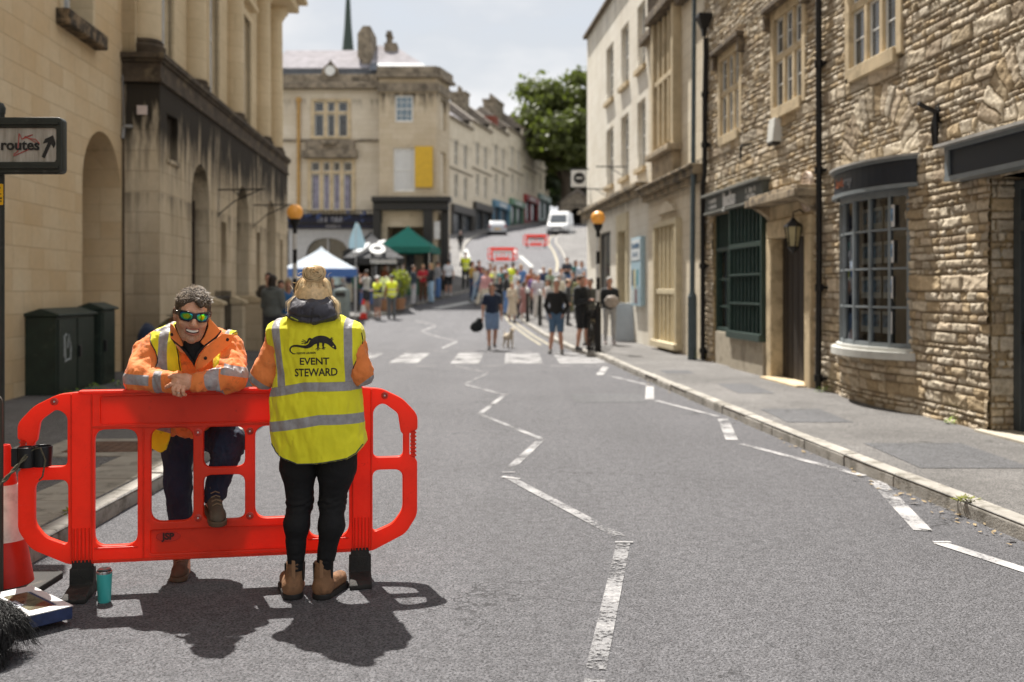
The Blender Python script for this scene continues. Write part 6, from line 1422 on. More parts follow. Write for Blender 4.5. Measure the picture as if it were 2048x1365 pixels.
ARM = dict(down=((.235, .02, 1.13), (.245, -.05, .88)), pocket=((.27, .06, 1.14), (.17, -.07, .95)), fwd=((.22, -.02, 1.13), (.07, -.25, 1.18)), cross=((.23, -.06, 1.14), (-.05, -.17, 1.17)),
           hip=((.31, .05, 1.17), (.19, -.02, 1.02)), swing=((.24, .09, 1.15), (.25, .10, .9)), swingf=((.24, -.05, 1.14), (.22, -.22, .95)), up=((.24, -.12, 1.25), (.13, -.22, 1.5)), back=((.24, .1, 1.15), (.06, .14, 1.0)))
LEG = dict(stand=(((.10, -.01, .50), (.11, .02, .09)), ((.10, -.01, .50), (.11, .02, .09))), walk=(((.09, -.13, .51), (.09, -.26, .10)), ((.09, .0, .50), (.08, .24, .14))), walk2=(((.09, -.02, .50), (.08, .22, .14)), ((.09, -.13, .51), (.09, -.26, .10))),
           relax=(((.10, -.03, .50), (.15, .0, .09)), ((.09, -.06, .51), (.13, -.08, .09))))
def hand(P, w_, d, side, r=.9):
    """palm, four fingers and a thumb, slightly curled, d = direction of the forearm"""
    w_ = np.array(w_); d = np.array(d, float); d /= np.linalg.norm(d); s = np.array((side * .2, -1, 0)); s = s - d * (s @ d); s /= np.linalg.norm(s); nrm = np.cross(d, s)
    p = w_ + d * .05; res = cap(P, w_ + d * .01, w_ + d * .075, .026, .033, (nrm, 1.7))
    for k, L in zip((-1.5, -.5, .5, 1.5), (.062, .074, .07, .055)):
        b0 = w_ + d * .085 + s * (-k * .0165); m_ = b0 + d * L * .55 - nrm * side * .006; e = m_ + d * L * .4 - nrm * side * .02
        res = smin(res, np.minimum(cap(P, b0, m_, .0095, .009), cap(P, m_, e, .009, .0075)), .006)
    t0 = w_ + d * .03 + s * .024; t1 = t0 + d * .035 + s * .024; res = smin(res, np.minimum(cap(P, t0, t1, .012, .0105), cap(P, t1, t1 + d * .032 + s * .004, .0105, .009)), .008)
    return res
def person(label, loc, rz, H=1.75, top=(.1, .1, .1), topk='long', bot=(.1, .1, .1), botk='trousers', hair='brown', hairk='short', legs='stand', arms=('down', 'down'), vest=None, shoes=(.05, .05, .05), group=None, cap_c=None, build=1.0, vox=.018, look=0, bend=0, skin=None):
    t = thing('person', label, 'person', loc, rz, group); k = H / 1.75; t.scale = (k, k, k)
    S_ = lambda p, s: (p[0] * s, p[1], p[2])
    LG = LEG[legs]; AR = [ARM[a] for a in arms]; sk = skin or SKIN; B = build
    def bendP(P):  # lean the upper body forward
        if not bend: return P
        Q = P.copy(); z = np.clip(P[..., 2] - .95, 0, 1); Q[..., 1] = P[..., 1] + bend * z ** 1.3; return Q
    lsh = []
    def legsd(P, grow, zmin, taper=1.0, flare=0):
        d = 9
        for (kn, an), s in zip(LG, (-1, 1)):
            hp = (s * .088, 0, .92); a, b_ = S_(kn, s), S_(an, s)
            d1 = cap(P, hp, a, .085 * B + grow, .056 + grow); d2 = cap(P, a, b_, .054 + grow + flare * .5, (.036 + grow) * taper + flare)
            c2 = cap(P, tuple(np.array(a) * .7 + np.array(b_) * .3 + np.array((0, .015, 0))), tuple(np.array(a) * .5 + np.array(b_) * .5), .052 + grow, .045 + grow)
            d = np.minimum(d, uni(.03, d1, d2, c2))
        return d
    def torso(P, g_):
        return uni(.07, ell(P, (0, .01, .98), ((.165) * B + g_, .115 * B + g_, .13 + g_)), ell(P, (0, 0, 1.17), (.14 * B + g_, .10 * B + g_, .17)), ell(P, (0, .0, 1.31), (.165 * B + g_, .112 * B + g_, .15 + g_)), cap(P, (-.14, 0.01, 1.415), (.14, .01, 1.415), .055 + g_))
    def arm(P, g_, i, s, upto=1.0):
        e, w_ = S_(AR[i][0], s), S_(AR[i][1], s); sh = (s * .175, .01, 1.405)
        d = cap(P, sh, e, .050 + g_, .038 + g_)
        if upto > .5: d = smin(d, cap(P, e, w_, .038 + g_, .027 + g_ * .9), .02)
        else: d = cap(P, sh, tuple(np.array(sh) * .45 + np.array(e) * .55), .054 + g_, .05 + g_)
        return d
    def body(P):
        P = bendP(P); hx = look
        d = uni(.03, torso(P, -.01), cap(P, (0, .01, 1.42), (0, -.008, 1.57), .052), arm(P, 0, 0, -1), arm(P, 0, 1, 1))
        hd = uni(.03, ell(P, (hx * .2, -.0, 1.675), (.074, .094, .088)), ell(P, (hx * .4, -.028, 1.605), (.054, .066, .066)))
        hd = smin(hd, cap(P, (hx, -.092, 1.655), (hx, -.112, 1.622), .008, .014), .012); hd = smin(hd, ell(P, (.076, .005, 1.64), (.01, .02, .03)), .008); hd = smin(hd, ell(P, (-.076, .005, 1.64), (.01, .02, .03)), .008)
        hd = smax(hd, -uni(.005, ell(P, (hx + .03, -.102, 1.662), (.016, .012, .008)), ell(P, (hx - .03, -.102, 1.662), (.016, .012, .008))), .008)
        d = smin(d, hd, .02); d = smin(d, legsd(P, 0, 0), .03)
        for i, s in ((0, -1), (1, 1)):
            e, w_ = np.array(S_(AR[i][0], s)), np.array(S_(AR[i][1], s)); d = smin(d, hand(P, w_, w_ - e, s), .01)
        for (kn, an), s in zip(LG, (-1, 1)): a = np.array(S_(an, s)); d = smin(d, cap(P, a - (0, 0, .03), a + np.array((0, -.13, -.05)), .035, .028), .02)
        return d
    lo = (-.42, -.42 - bend * .8, -.02); hi = (.42, .42, 1.80)
    if hairk == 'none': pass
    sdf_obj('body', body, lo, hi, vox, sk, t)
    wr = lambda P: .006 * wob(P, .28, 3, (1, 1, .6)) + .003 * wob(P, .11, 4)
    g_ = .016 if topk != 'hood' else .03
    def topf(P):
        P = bendP(P); P2 = P; up = 1 if topk != 'tee' else 0
        d = uni(.035, torso(P, g_), arm(P, g_, 0, -1, up), arm(P, g_, 1, 1, up)); z0 = .90 if topk != 'dress' else .3
        if topk == 'dress': d = smin(d, cap(P, (0, 0, 1.0), (0, 0, .35), .15, .25, ((0, 1, 0), 1.3)), .05)
        d = smax(d, z0 - P[..., 2], .01); nk = cap(P, (0, -.02, 1.47), (0, -.04, 1.7), .066 if topk != 'hood' else .058)
        return smax(d, -nk, .01) + wr(P)
    sdf_obj('dress' if topk == 'dress' else 'top', topf, lo, hi, vox, cloth(top), t)
    if topk == 'hood': sdf_obj('hood', lambda P: uni(.02, np.sqrt((np.sqrt((P[..., 0]) ** 2 + ((P[..., 1] - .01 + (bend and bend * .4)) * 1.0) ** 2) - .085) ** 2 + ((P[..., 2] - 1.475 - .25 * P[..., 1])) ** 2) - .032), (-.16, -.2, 1.38), (.16, .2, 1.58), vox, cloth(top), t)
    if vest:
        def vf(P):
            P = bendP(P); d = uni(.035, torso(P, g_ + .014), cap(P, (-.17, 0, 1.41), (.17, 0, 1.41), .062 + g_)); d = smax(d, .84 - P[..., 2], .01)
            d = smax(d, -cap(P, (0, -.02, 1.46), (0, -.04, 1.7), .08), .01); return d + wr(P)
        sdf_obj('hi_vis_vest', vf, lo, hi, vox, hivis_small(), t)
    if botk != 'none':
        zc = dict(shorts=.52, trousers=.07, skirt=.55, leggings=.08, wide=.06)[botk]; gg = dict(shorts=.022, trousers=.018, skirt=.03, leggings=.008, wide=.02)[botk]
        def bf(P):
            d = smin(legsd(P, gg, 0, 1.15 if botk != 'leggings' else 1.0, .03 if botk == 'wide' else 0), ell(P, (0, .01, .95), (.165 * B + .008, .115 * B + .008, .12)), .04)
            if botk == 'skirt': d = smin(d, cap(P, (0, 0, .93), (0, 0, .58), .14, .17, ((0, 1, 0), 1.25)), .04)
            d = smax(d, zc - P[..., 2], .008); return smax(d, P[..., 2] - 1.0, .01) + wr(P) * .8
        sdf_obj({'shorts': 'shorts', 'skirt': 'skirt'}.get(botk, 'trousers'), bf, lo, hi, vox, cloth(bot), t)
    for (kn, an), s in zip(LG, (-1, 1)):
        a = np.array(S_(an, s)); up = a[2] - .09
        sdf_obj('shoe', lambda P: smax(uni(.02, cap(P, a + (0, .02, -.03), a + (s * .01, -.14, -.045), .045, .038), cap(P, a, a + (0, .01, -.04), .045)), (a[2] - .09) - P[..., 2], .005), a - (.09, .22, .1), a + (.09, .1, .06), .014, cloth(shoes), t)
    if hairk != 'none':
        hm = M('hair_' + hair, HAIRS[hair], .5, .4, 30, .01, 80, stretch=(3, 3, .6))
        def hf(P):
            P = bendP(P); d = ell(P, (look * .2, .012, 1.69), (.084, .102, .092)) + .004 * wob(P, .04, 6)
            if hairk == 'short': d = smax(d, -(ell(P, (look * .6, -.10, 1.62), (.085, .085, .10))), .01); d = smax(d, 1.60 - P[..., 2], .01)
            else:
                d = smin(d, ell(P, (0, .045, 1.58), (.085, .06, .13 if hairk == 'long' else .08)), .03); d = smax(d, -ell(P, (look * .6, -.10, 1.60), (.072, .095, .10)), .01)
                if hairk == 'pony': d = smin(d, cap(P, (0, .11, 1.70), (0, .14, 1.5), .03, .02), .02)
            return d
        sdf_obj('hair', hf, (-.14, -.16 - bend * .8, 1.38), (.14, .22, 1.82), min(vox, .014), hm, t)
    if cap_c: 
        sdf_obj('cap', lambda P: smin(smax(ell(bendP(P), (0, .0, 1.70), (.09, .108, .095)), 1.70 - P[..., 2], .01), ell(bendP(P), (look, -.12, 1.71), (.065, .07, .012)), .01), (-.14, -.3 - bend, 1.65), (.14, .15, 1.85), .013, cloth(cap_c), t)
    return t
def hivis_small():
    if 'hv_small' in MATS: return MATS['hv_small']
    m, n, b, L = _new('hv_small'); t = n.nodes.new('ShaderNodeTexCoord'); s = n.nodes.new('ShaderNodeSeparateXYZ'); L(t.outputs['Object'], s.inputs[0]); z = s.outputs[2]
    def band(c, h): return math_(n, L, 'LESS_THAN', math_(n, L, 'ABSOLUTE', math_(n, L, 'SUBTRACT', z, c)), h)
    k = math_(n, L, 'ADD', band(1.18, .03), band(1.0, .03), True)
    L(mix(n, L, k, (.72, .80, .03), (.50, .49, .44)), b.inputs['Base Color']); b.inputs['Roughness'].default_value = .7; MATS['hv_small'] = m; return m
def put(u, v, zo=0): x, y = gp(u, v, zo); return (x, y, g(y) + zo)
def P_(label, u, v, rz=0, hpx=None, zo=0, **k):
    l = put(u, v, zo); H = min(1.88, max(1.45, hpx * l[1] / 2000)) if hpx else 1.72
    return person(label, l, R(rz), H, vox=.016 if l[1] < 32 else .022, **k)
CRW = 'people gathered at the junction'
P_('woman walking towards the camera in a navy tee and denim shorts, carrying a dark bag', 984, 701, 5, 133, top=(.012, .022, .05), topk='tee', bot=(.16, .24, .38), botk='skirt', hair='brown', hairk='long', legs='walk', arms=('down', 'swing'), shoes=(.08, .07, .07), group=CRW)
P_('man walking in a plain black sweatshirt and blue shorts on the kerb', 1113, 708, -6, 148, top=(.012, .012, .012), bot=(.07, .13, .21), botk='shorts', hair='grey', legs='relax', arms=('pocket', 'pocket'), shoes=(.12, .11, .1), look=.01, group=CRW)
P_('young man in black jacket and black shorts looking down at a phone', 1164, 702, 40, 150, zo=.1, top=(.012, .013, .014), topk='hood', bot=(.012, .012, .014), botk='shorts', hair='brown', legs='relax', arms=('fwd', 'fwd'), shoes=(.1, .1, .1), look=-.02, group=CRW)
P_('woman in a dark jacket and grey leggings holding a pale bag beside the beacon', 1219, 690, 4, 134, zo=.1, top=(.015, .017, .02), bot=(.36, .36, .37), botk='leggings', hair='grey', hairk='short', legs='stand', arms=('fwd', 'fwd'), shoes=(.35, .3, .3), group=CRW)
P_('person in khaki trousers behind the young man in the black jacket', 1180, 692, -30, 134, zo=.1, top=(.10, .10, .08), bot=(.26, .22, .14), hair='grey', arms=('down', 'down'), group=CRW)
P_('woman in a long beige dress standing in the crowd', 1024, 644, 20, 78, top=(.50, .42, .32), topk='dress', botk='none', hair='blond', hairk='long', arms=('fwd', 'down'), group=CRW)
P_('woman in a dusty pink patterned dress with brown legs behind the bollard', 1049, 640, 150, 76, zo=.05, top=(.30, .15, .14), topk='dress', botk='none', hair='brown', hairk='pony', arms=('fwd', 'fwd'), group=CRW)
P_('person in a striped grey top and dark trousers beside the woman in beige', 1037, 637, -70, 76, top=(.32, .31, .30), bot=(.02, .02, .025), hair='dark', arms=('fwd', 'down'), group=CRW)
P_('man in a black top at the back between the two walking men', 1136, 652, 90, 92, zo=.1, top=(.014, .014, .015), bot=(.03, .03, .035), hair='dark', cap_c=(.5, .35, .25), arms=('down', 'fwd'), group=CRW)
P_('person in a pale lilac shirt behind the bollards', 1076, 640, 10, 92, top=(.42, .40, .44), topk='tee', bot=(.5, .48, .45), hair='grey', hairk='short', arms=('down', 'down'), group=CRW)
P_('person in a light grey tee near the man in the black sweatshirt', 1096, 648, -80, 88, top=(.46, .43, .41), topk='tee', bot=(.3, .32, .38), hair='brown', hairk='pony', arms=('fwd', 'down'), group=CRW)
P_('man in a dark polo and blue jeans standing alone on the right pavement uphill', 1134, 592, 10, 84, zo=.1, top=(.035, .04, .055), topk='tee', bot=(.05, .11, .24), hair='dark', arms=('cross', 'cross'), group=CRW)
P_('woman in a teal top by the corner of the pale building', 1152, 600, 40, 80, zo=.1, top=(.02, .12, .12), bot=(.4, .4, .42), hair='brown', hairk='long', arms=('fwd', 'down'), group=CRW)
P_('person in a pale blue shirt by the corner of the pale building', 1163, 602, -20, 80, zo=.1, top=(.40, .45, .52), bot=(.1, .1, .12), hair='brown', hairk='long', arms=('down', 'down'), group=CRW)
P_('person in a coral top at the right edge of the crowd', 1168, 625, -10, 80, zo=.1, top=(.5, .2, .14), bot=(.1, .1, .12), hair='red', hairk='short', arms=('down', 'down'), group=CRW)
P_('man in a lilac shirt facing left in the middle of the crowd', 1012, 610, -90, 82, top=(.30, .29, .38), bot=(.06, .10, .16), hair='brown', arms=('fwd', 'fwd'), group=CRW)
P_('steward in a yellow vest behind the man in the lilac shirt', 1026, 606, 170, 80, top=(.06, .07, .12), vest=1, bot=(.03, .03, .03), hair='dark', arms=('down', 'down'), group=CRW)
P_('person in a blue denim jacket at the left of the crowd', 966, 612, -50, 76, top=(.08, .14, .26), bot=(.5, .46, .38), botk='wide', hair='brown', hairk='pony', legs='walk', arms=('swingf', 'swing'), group=CRW)
P_('person in white with pale blue jeans at the left edge of the crowd', 952, 605, -60, 72, top=(.55, .53, .5), bot=(.28, .38, .5), hair='dark', hairk='long', legs='walk2', arms=('swing', 'swingf'), group=CRW)
P_('person in a maroon checked shirt in the crowd', 981, 603, 30, 76, top=(.22, .03, .06), bot=(.45, .42, .38), hair='blond', hairk='short', arms=('fwd', 'down'), cap_c=(.6, .55, .5), group=CRW)
P_('steward in a yellow vest in the crowd behind the navy tee woman', 976, 612, -10, 72, top=(.2, .06, .1), vest=1, bot=(.05, .05, .05), hair='dark', arms=('fwd', 'fwd'), group=CRW)
P_('woman in a black top behind the navy tee woman', 1000, 628, -30, 74, top=(.012, .012, .015), bot=(.03, .03, .03), hair='dark', hairk='long', arms=('fwd', 'cross'), group=CRW)
P_('man in a white tee and black shorts by the green gazebo', 897, 592, 185, 72, zo=.1, top=(.66, .67, .7), topk='tee', bot=(.012, .012, .014), botk='shorts', hair='dark', arms=('down', 'down'), shoes=(.6, .6, .6), group=CRW)
P_('steward in a yellow vest and black trousers standing at the corner kerb', 931, 578, 0, 74, zo=.1, top=(.05, .05, .05), vest=1, bot=(.012, .012, .012), hair='dark', arms=('back', 'back'), group=CRW)
STL = 'people at the stalls'
P_('steward in a white cap, yellow vest and grey shorts reading a sheet', 755, 640, -40, 86, top=(.035, .045, .06), vest=1, bot=(.15, .14, .14), botk='shorts', hair='grey', cap_c=(.6, .6, .6), arms=('fwd', 'fwd'), shoes=(.05, .05, .05), build=1.15, group=STL)
P_('steward seen from behind in a yellow vest and grey trousers', 783, 638, 200, 86, top=(.25, .12, .07), vest=1, bot=(.10, .11, .12), hair='dark', hairk='short', cap_c=(.1, .1, .12), arms=('fwd', 'down'), build=1.1, group=STL)
P_('man in a grey tee and black shorts by the bins, hands raised', 733, 628, -120, 86, zo=.1, top=(.38, .37, .36), topk='tee', bot=(.02, .02, .03), botk='shorts', hair='dark', arms=('up', 'up'), shoes=(.3, .3, .3), group=STL)
P_('person in dark green behind the man in grey at the stalls', 712, 622, 60, 84, zo=.1, top=(.01, .06, .04), bot=(.02, .02, .02), hair='red', arms=('fwd', 'down'), group=STL)
P_('man in a dark top and pale grey trousers, left of three friends at the stalls', 827, 612, 80, 80, zo=.1, top=(.02, .035, .05), bot=(.42, .42, .44), hair='brown', arms=('down', 'fwd'), group=STL)
P_('woman in a bright red top and brown trousers, middle of three friends', 846, 604, 5, 74, zo=.1, top=(.42, .02, .03), topk='tee', bot=(.10, .04, .02), hair='blond', hairk='short', arms=('cross', 'fwd'), group=STL)
P_('woman in a black top and light blue jeans, right of three friends', 862, 608, -60, 80, zo=.1, top=(.015, .015, .02), bot=(.30, .44, .60), hair='blond', hairk='long', arms=('down', 'fwd'), group=STL)
P_('person in a navy top browsing by the red frame near the black shopfront', 897, 560, -100, 66, zo=.1, top=(.02, .04, .1), bot=(.02, .02, .02), hair='brown', arms=('fwd', 'down'), group=STL)
P_('person in a white top under the blue gazebo', 676, 612, 170, 78, zo=.1, top=(.4, .5, .48), topk='tee', bot=(.05, .05, .06), hair='dark', arms=('fwd', 'down'), group=STL)
P_('distant person in black walking down the left pavement of the hill', 921, 503, 0, 40, zo=.1, top=(.015, .015, .015), bot=(.02, .02, .02), hair='grey', hairk='short', legs='walk', arms=('down', 'down'), group='people walking uphill')
tops = dict(mustard=(.40, .26, .05), white=(.62, .62, .62), navy=(.02, .035, .09), sage=(.20, .26, .17), black=(.014, .014, .015), pink=(.50, .26, .26), cream=(.55, .50, .40), teal=(.03, .17, .17), rust=(.30, .09, .03), grey=(.26, .26, .27), burgundy=(.16, .02, .03), olive=(.13, .13, .05), purple=(.14, .07, .22), blue=(.08, .18, .40))
for u, v, tn, bn, hn, hk, rz, ar in ((990, 608, 'cream', 'navy', 'brown', 'long', 20, 'fwd'), (1003, 613, 'teal', 'grey', 'dark', 'short', -40, 'down'), (1034, 620, 'white', 'black', 'dark', 'short', 60, 'down'), (1062, 618, 'rust', 'cream', 'brown', 'long', 10, 'cross'), (1087, 612, 'navy', 'grey', 'grey', 'short', -20, 'down'), (1101, 620, 'sage', 'black', 'blond', 'long', 140, 'fwd'),
        (1122, 618, 'grey', 'navy', 'brown', 'short', 30, 'pocket'), (1146, 628, 'black', 'olive', 'dark', 'short', -60, 'fwd'), (972, 622, 'pink', 'cream', 'brown', 'pony', -30, 'down'), (1012, 630, 'black', 'blue', 'brown', 'long', 100, 'fwd'), (1068, 632, 'purple', 'black', 'dark', 'pony', -10, 'down'), (1118, 636, 'cream', 'blue', 'grey', 'short', 170, 'down'),
        (1156, 640, 'olive', 'grey', 'brown', 'short', 20, 'down'), (1042, 606, 'blue', 'grey', 'blond', 'long', 0, 'fwd'), (958, 596, 'burgundy', 'navy', 'dark', 'short', 40, 'down'), (1190, 655, 'grey', 'black', 'brown', 'short', 0, 'down'), (945, 598, 'mustard', 'navy', 'brown', 'long', 60, 'fwd')):
    pass
    P_('person in a %s top and %s %s%s in the crowd' % (tn, bn, 'trousers', ' with ' + dict(long='long', short='short', pony='tied back')[hk] + ' ' + dict(dark='dark', brown='brown', blond='fair', grey='grey')[hn] + ' hair'), u, v, rz, 74 + max(0, v - 600) * .35, zo=.05, top=tops[tn], bot=tops[bn], hair=hn, hairk=hk, arms=(ar, 'down' if ar != 'cross' else 'cross'), group=CRW)
for u, v, tn, bn, rz in ((806, 600, 'black', 'grey', 30), (700, 608, 'navy', 'cream', -20), (876, 598, 'grey', 'blue', 120), (770, 604, 'rust', 'black', 60)):
    pass
    P_('person in a %s top and %s trousers browsing between the gazebos' % (tn, bn), u, v, rz, 74, zo=.1, top=tops[tn], bot=tops[bn], hair='dark', arms=('fwd', 'down'), group=STL)
LFT = 'people chatting by the hall'
def L3(label, u, d, rz, H, **k): return person(label, ((u - 1024) / 2000 * d, d, .1), R(rz), H, group=LFT, vox=.018, **k)
L3('person in a grey hoodie with a blue print, back turned, beside the hall piers', 546, 20.2, 165, 1.70, top=(.12, .13, .12), topk='hood', bot=(.05, .05, .06), hair='dark', hairk='long', arms=('fwd', 'fwd'))
L3('woman with long fair hair in a blue top facing us beside the hall', 577, 21.4, 10, 1.63, top=(.04, .16, .38), bot=(.4, .35, .3), hair='blond', hairk='long', arms=('fwd', 'down'))
L3('person with black hair half hidden behind the grey hoodie', 562, 22.6, 20, 1.62, top=(.05, .05, .06), bot=(.05, .05, .06), hair='dark', hairk='long', arms=('down', 'down'))
L3('tall dark haired person behind the grey hoodie by the hall wall', 537, 23.6, 0, 1.80, top=(.06, .05, .04), bot=(.05, .05, .06), hair='dark', hairk='short', arms=('down', 'down'))
# carried things
bgm = cloth((.012, .016, .018))
l = put(984, 701); sdf_obj('shopping_bag', lambda P: uni(.06, ell(P, (0, 0, .08), (.17, .10, .15)), ell(P, (.06, 0, .22), (.08, .07, .12))) + .015 * wob(P, .15, 3), (-.26, -.16, -.1), (.26, .16, .3), .016, bgm).location = (l[0] - .38, l[1] - .05, .52)
o = bpy.context.scene.collection.objects[-1]; tag(o, 'dark soft bag hanging from the hand of the woman in the navy tee', 'bag')
l = put(1219, 690, .1); o = sdf_obj('handbag', lambda P: ell(P, (0, 0, 0), (.19, .08, .16)) + .01 * wob(P, .1, 5), (-.25, -.14, -.22), (.25, .14, .22), .016, M('pale_bag', (.36, .31, .27), .6, .4, 26)); o.location = (l[0] + .03, l[1] - .3, 1.22); tag(o, 'pale patterned bag held by the woman in grey leggings', 'bag')
# the small dog crossing
def dog_small():
    l = put(1020, 697); t = thing('dog', 'small cream dog on the crossing beside the woman in the navy tee', 'dog', l, R(25))
    def f(P): return uni(.03, ell(P, (0, .12, .30), (.075, .19, .085)), ell(P, (0, -.02, .33), (.07, .09, .09)), cap(P, (0, -.06, .36), (0, -.12, .46), .05, .042), ell(P, (0, -.16, .48), (.045, .06, .045)), cap(P, (0, -.2, .465), (0, -.25, .455), .028, .018),
                       ell(P, (.045, -.14, .51), (.014, .02, .035)), ell(P, (-.045, -.14, .51), (.014, .02, .035)), cap(P, (.045, -.03, .28), (.045, -.04, .14), .03, .018), cap(P, (.045, -.04, .14), (.045, -.05, .02), .018, .02), cap(P, (-.045, -.03, .28), (-.045, -.0, .14), .03, .018), cap(P, (-.045, 0, .14), (-.045, .0, .02), .018, .02),
                       cap(P, (.045, .24, .28), (.05, .2, .18), .045, .025), cap(P, (.05, .2, .18), (.05, .27, .11), .022, .016), cap(P, (.05, .27, .11), (.05, .26, .02), .015, .018), cap(P, (-.045, .24, .28), (-.05, .22, .18), .045, .025), cap(P, (-.05, .22, .18), (-.05, .3, .11), .022, .016), cap(P, (-.05, .3, .11), (-.05, .3, .02), .015, .018), cap(P, (0, .3, .34), (0, .38, .46), .02, .01)) + .005 * wob(P, .05, 3)
    sdf_obj('body', f, (-.15, -.32, -.02), (.15, .45, .6), .012, M('cream_fur', (.55, .47, .36), .9, .3, 12, .01, 60), t)
dog_small()
# ---------------------------------------------------------------- the two stewards
def multi_sdf(name, parts, mat, parent):
    Vs, Qs, n = [], [], 0
    for (f, lo, hi, h, tf) in parts:
        v, q = surfnet(f, lo, hi, h)
        if tf is not None: m = np.array(tf); v = v @ m[:3, :3].T + m[:3, 3]
        Vs.append(v); Qs.append(q + n); n += len(v)
    return link(name, mesh_np(name, np.concatenate(Vs), np.concatenate(Qs)), mat, parent, smooth=True)
def xyz(n, L):
    t = n.nodes.new('ShaderNodeTexCoord'); s = n.nodes.new('ShaderNodeSeparateXYZ'); L(t.outputs['Object'], s.inputs[0]); return t.outputs['Object'], s.outputs[0], s.outputs[1], s.outputs[2]
def lin(n, L, z, pts):
    """piecewise linear function of a coordinate (float curve by map ranges)"""
    (z0, v0), (z1, v1) = pts
    g_ = n.nodes.new('ShaderNodeMapRange'); g_.inputs['From Min'].default_value = z0; g_.inputs['From Max'].default_value = z1; g_.inputs['To Min'].default_value = v0; g_.inputs['To Max'].default_value = v1
    g_.clamp = False; L(z, g_.inputs[0]); return g_.outputs[0]
def within(n, L, a, c, h):
    return math_(n, L, 'LESS_THAN', math_(n, L, 'ABSOLUTE', math_(n, L, 'SUBTRACT', a, c)), h)
AND = lambda n, L, *a: a[0] if len(a) == 1 else AND(n, L, math_(n, L, 'MULTIPLY', a[0], a[1]), *a[2:])
ORR = lambda n, L, *a: a[0] if len(a) == 1 else ORR(n, L, math_(n, L, 'MAXIMUM', a[0], a[1]), *a[2:])
YEL = (.92, .86, .03); TAPE = (.36, .345, .355); ORA = (.90, .26, .065)
def garment(name, base, mask_fn, dirt=0.0, trans=.12, bd=.006):
    m, n, b, L = _new(name); o, x, y, z = xyz(n, L)
    k = mask_fn(n, L, x, y, z) if mask_fn else None
    f = noise(n, L, o, 8, 5, .6); f2 = noise(n, L, o, 34, 5, .65)
    c = mix(n, L, ramp(n, L, f, [(.3, 0), (.7, 1)]), tuple(v * .86 for v in base), base)
    if dirt: c = mix(n, L, ramp(n, L, noise(n, L, o, 13, 6, .7), [(.55, 0), (.68, dirt)]), c, (.16, .08, .04))
    if k is not None:
        weave = noise(n, L, o, 500, 2, .5)
        c = mix(n, L, k, c, mix(n, L, ramp(n, L, f2, [(.35, 0), (.7, 1)]), tuple(v * .8 for v in TAPE), tuple(v * 1.12 for v in TAPE)))
        L(math_(n, L, 'SUBTRACT', .75, math_(n, L, 'MULTIPLY', k, .3)), b.inputs['Roughness'])
    else: b.inputs['Roughness'].default_value = .75
    L(c, b.inputs['Base Color']); b.inputs['Specular IOR Level'].default_value = .3; b.inputs['Sheen Weight'].default_value = .15
    mp_ = n.nodes.new('ShaderNodeMapping'); mp_.inputs['Rotation'].default_value = (.3, .5, .2); mp_.inputs['Scale'].default_value = (1, 1, .45); L(o, mp_.inputs[0])
    h = math_(n, L, 'ADD', noise(n, L, mp_.outputs[0], 16, 5, .55), math_(n, L, 'MULTIPLY', f2, .35)); bump(n, L, h, b, bd)
    if trans:
        out = n.nodes['Material Output']; tl = n.nodes.new('ShaderNodeBsdfTranslucent'); L(c, tl.inputs[0]); xx = n.nodes.new('ShaderNodeMixShader'); xx.inputs[0].default_value = trans; L(b.outputs[0], xx.inputs[1]); L(tl.outputs[0], xx.inputs[2]); L(xx.outputs[0], out.inputs[0])
    return m
# ---- woman, back to the camera -------------------------------------------
wm = thing('person', 'fair haired woman steward seen from behind, yellow vest, black leggings and brown boots', 'person', (-.978, 4.94, 0))
wx = lambda u: (u - 628) / 405; wz = lambda v: 1.52 - (v - 580) / 405; wp = lambda u, v: (wx(u), wz(v))
def folds(P, a=.006, s=.22, seed=1): return a * wob(P, s, seed, (1, 1, .55)) + a * .55 * (1 - 2 * np.abs(wob(P, s * .55, seed + 3, (1.2, 1, .5)))) 
def w_legs(P, g_=0):
    L1 = uni(.03, cap(P, (-.068, .01, .86), (-.079, .02, .64), .115 + g_, .088 + g_), cap(P, (-.079, .02, .64), (-.076, .03, .46), .086 + g_, .062 + g_), cap(P, (-.076, .03, .46), (-.086, .0, .36), .060 + g_, .060 + g_), cap(P, (-.086, .0, .36), (-.093, .005, .12), .058 + g_, .036 + g_))
    R1 = uni(.03, cap(P, (.105, .01, .86), (.108, .02, .64), .122 + g_, .094 + g_), cap(P, (.108, .02, .64), (.084, .03, .46), .092 + g_, .062 + g_), cap(P, (.084, .03, .46), (.087, .0, .36), .061 + g_, .062 + g_), cap(P, (.087, .0, .36), (.044, .005, .12), .060 + g_, .036 + g_))
    return np.minimum(L1, R1)
def w_arms(P, g_=0, hands=False):
    d = 9
    for s, sh, el, wr in ((-1, (-.178, .03, 1.262), (-.246, .0, 1.095), (-.17, .27, 1.07)), (1, (.182, .03, 1.266), (.232, .0, 1.11), (.15, .27, 1.08))):
        d = np.minimum(d, smin(cap(P, sh, el, .045 + g_, .042 + g_ * 1.05), cap(P, el, wr, .042 + g_, .028 + g_ * .7), .02))
        if hands: d = smin(d, hand(P, wr, np.array((-s * .5, .4, -.12)), s), .01)
    return d
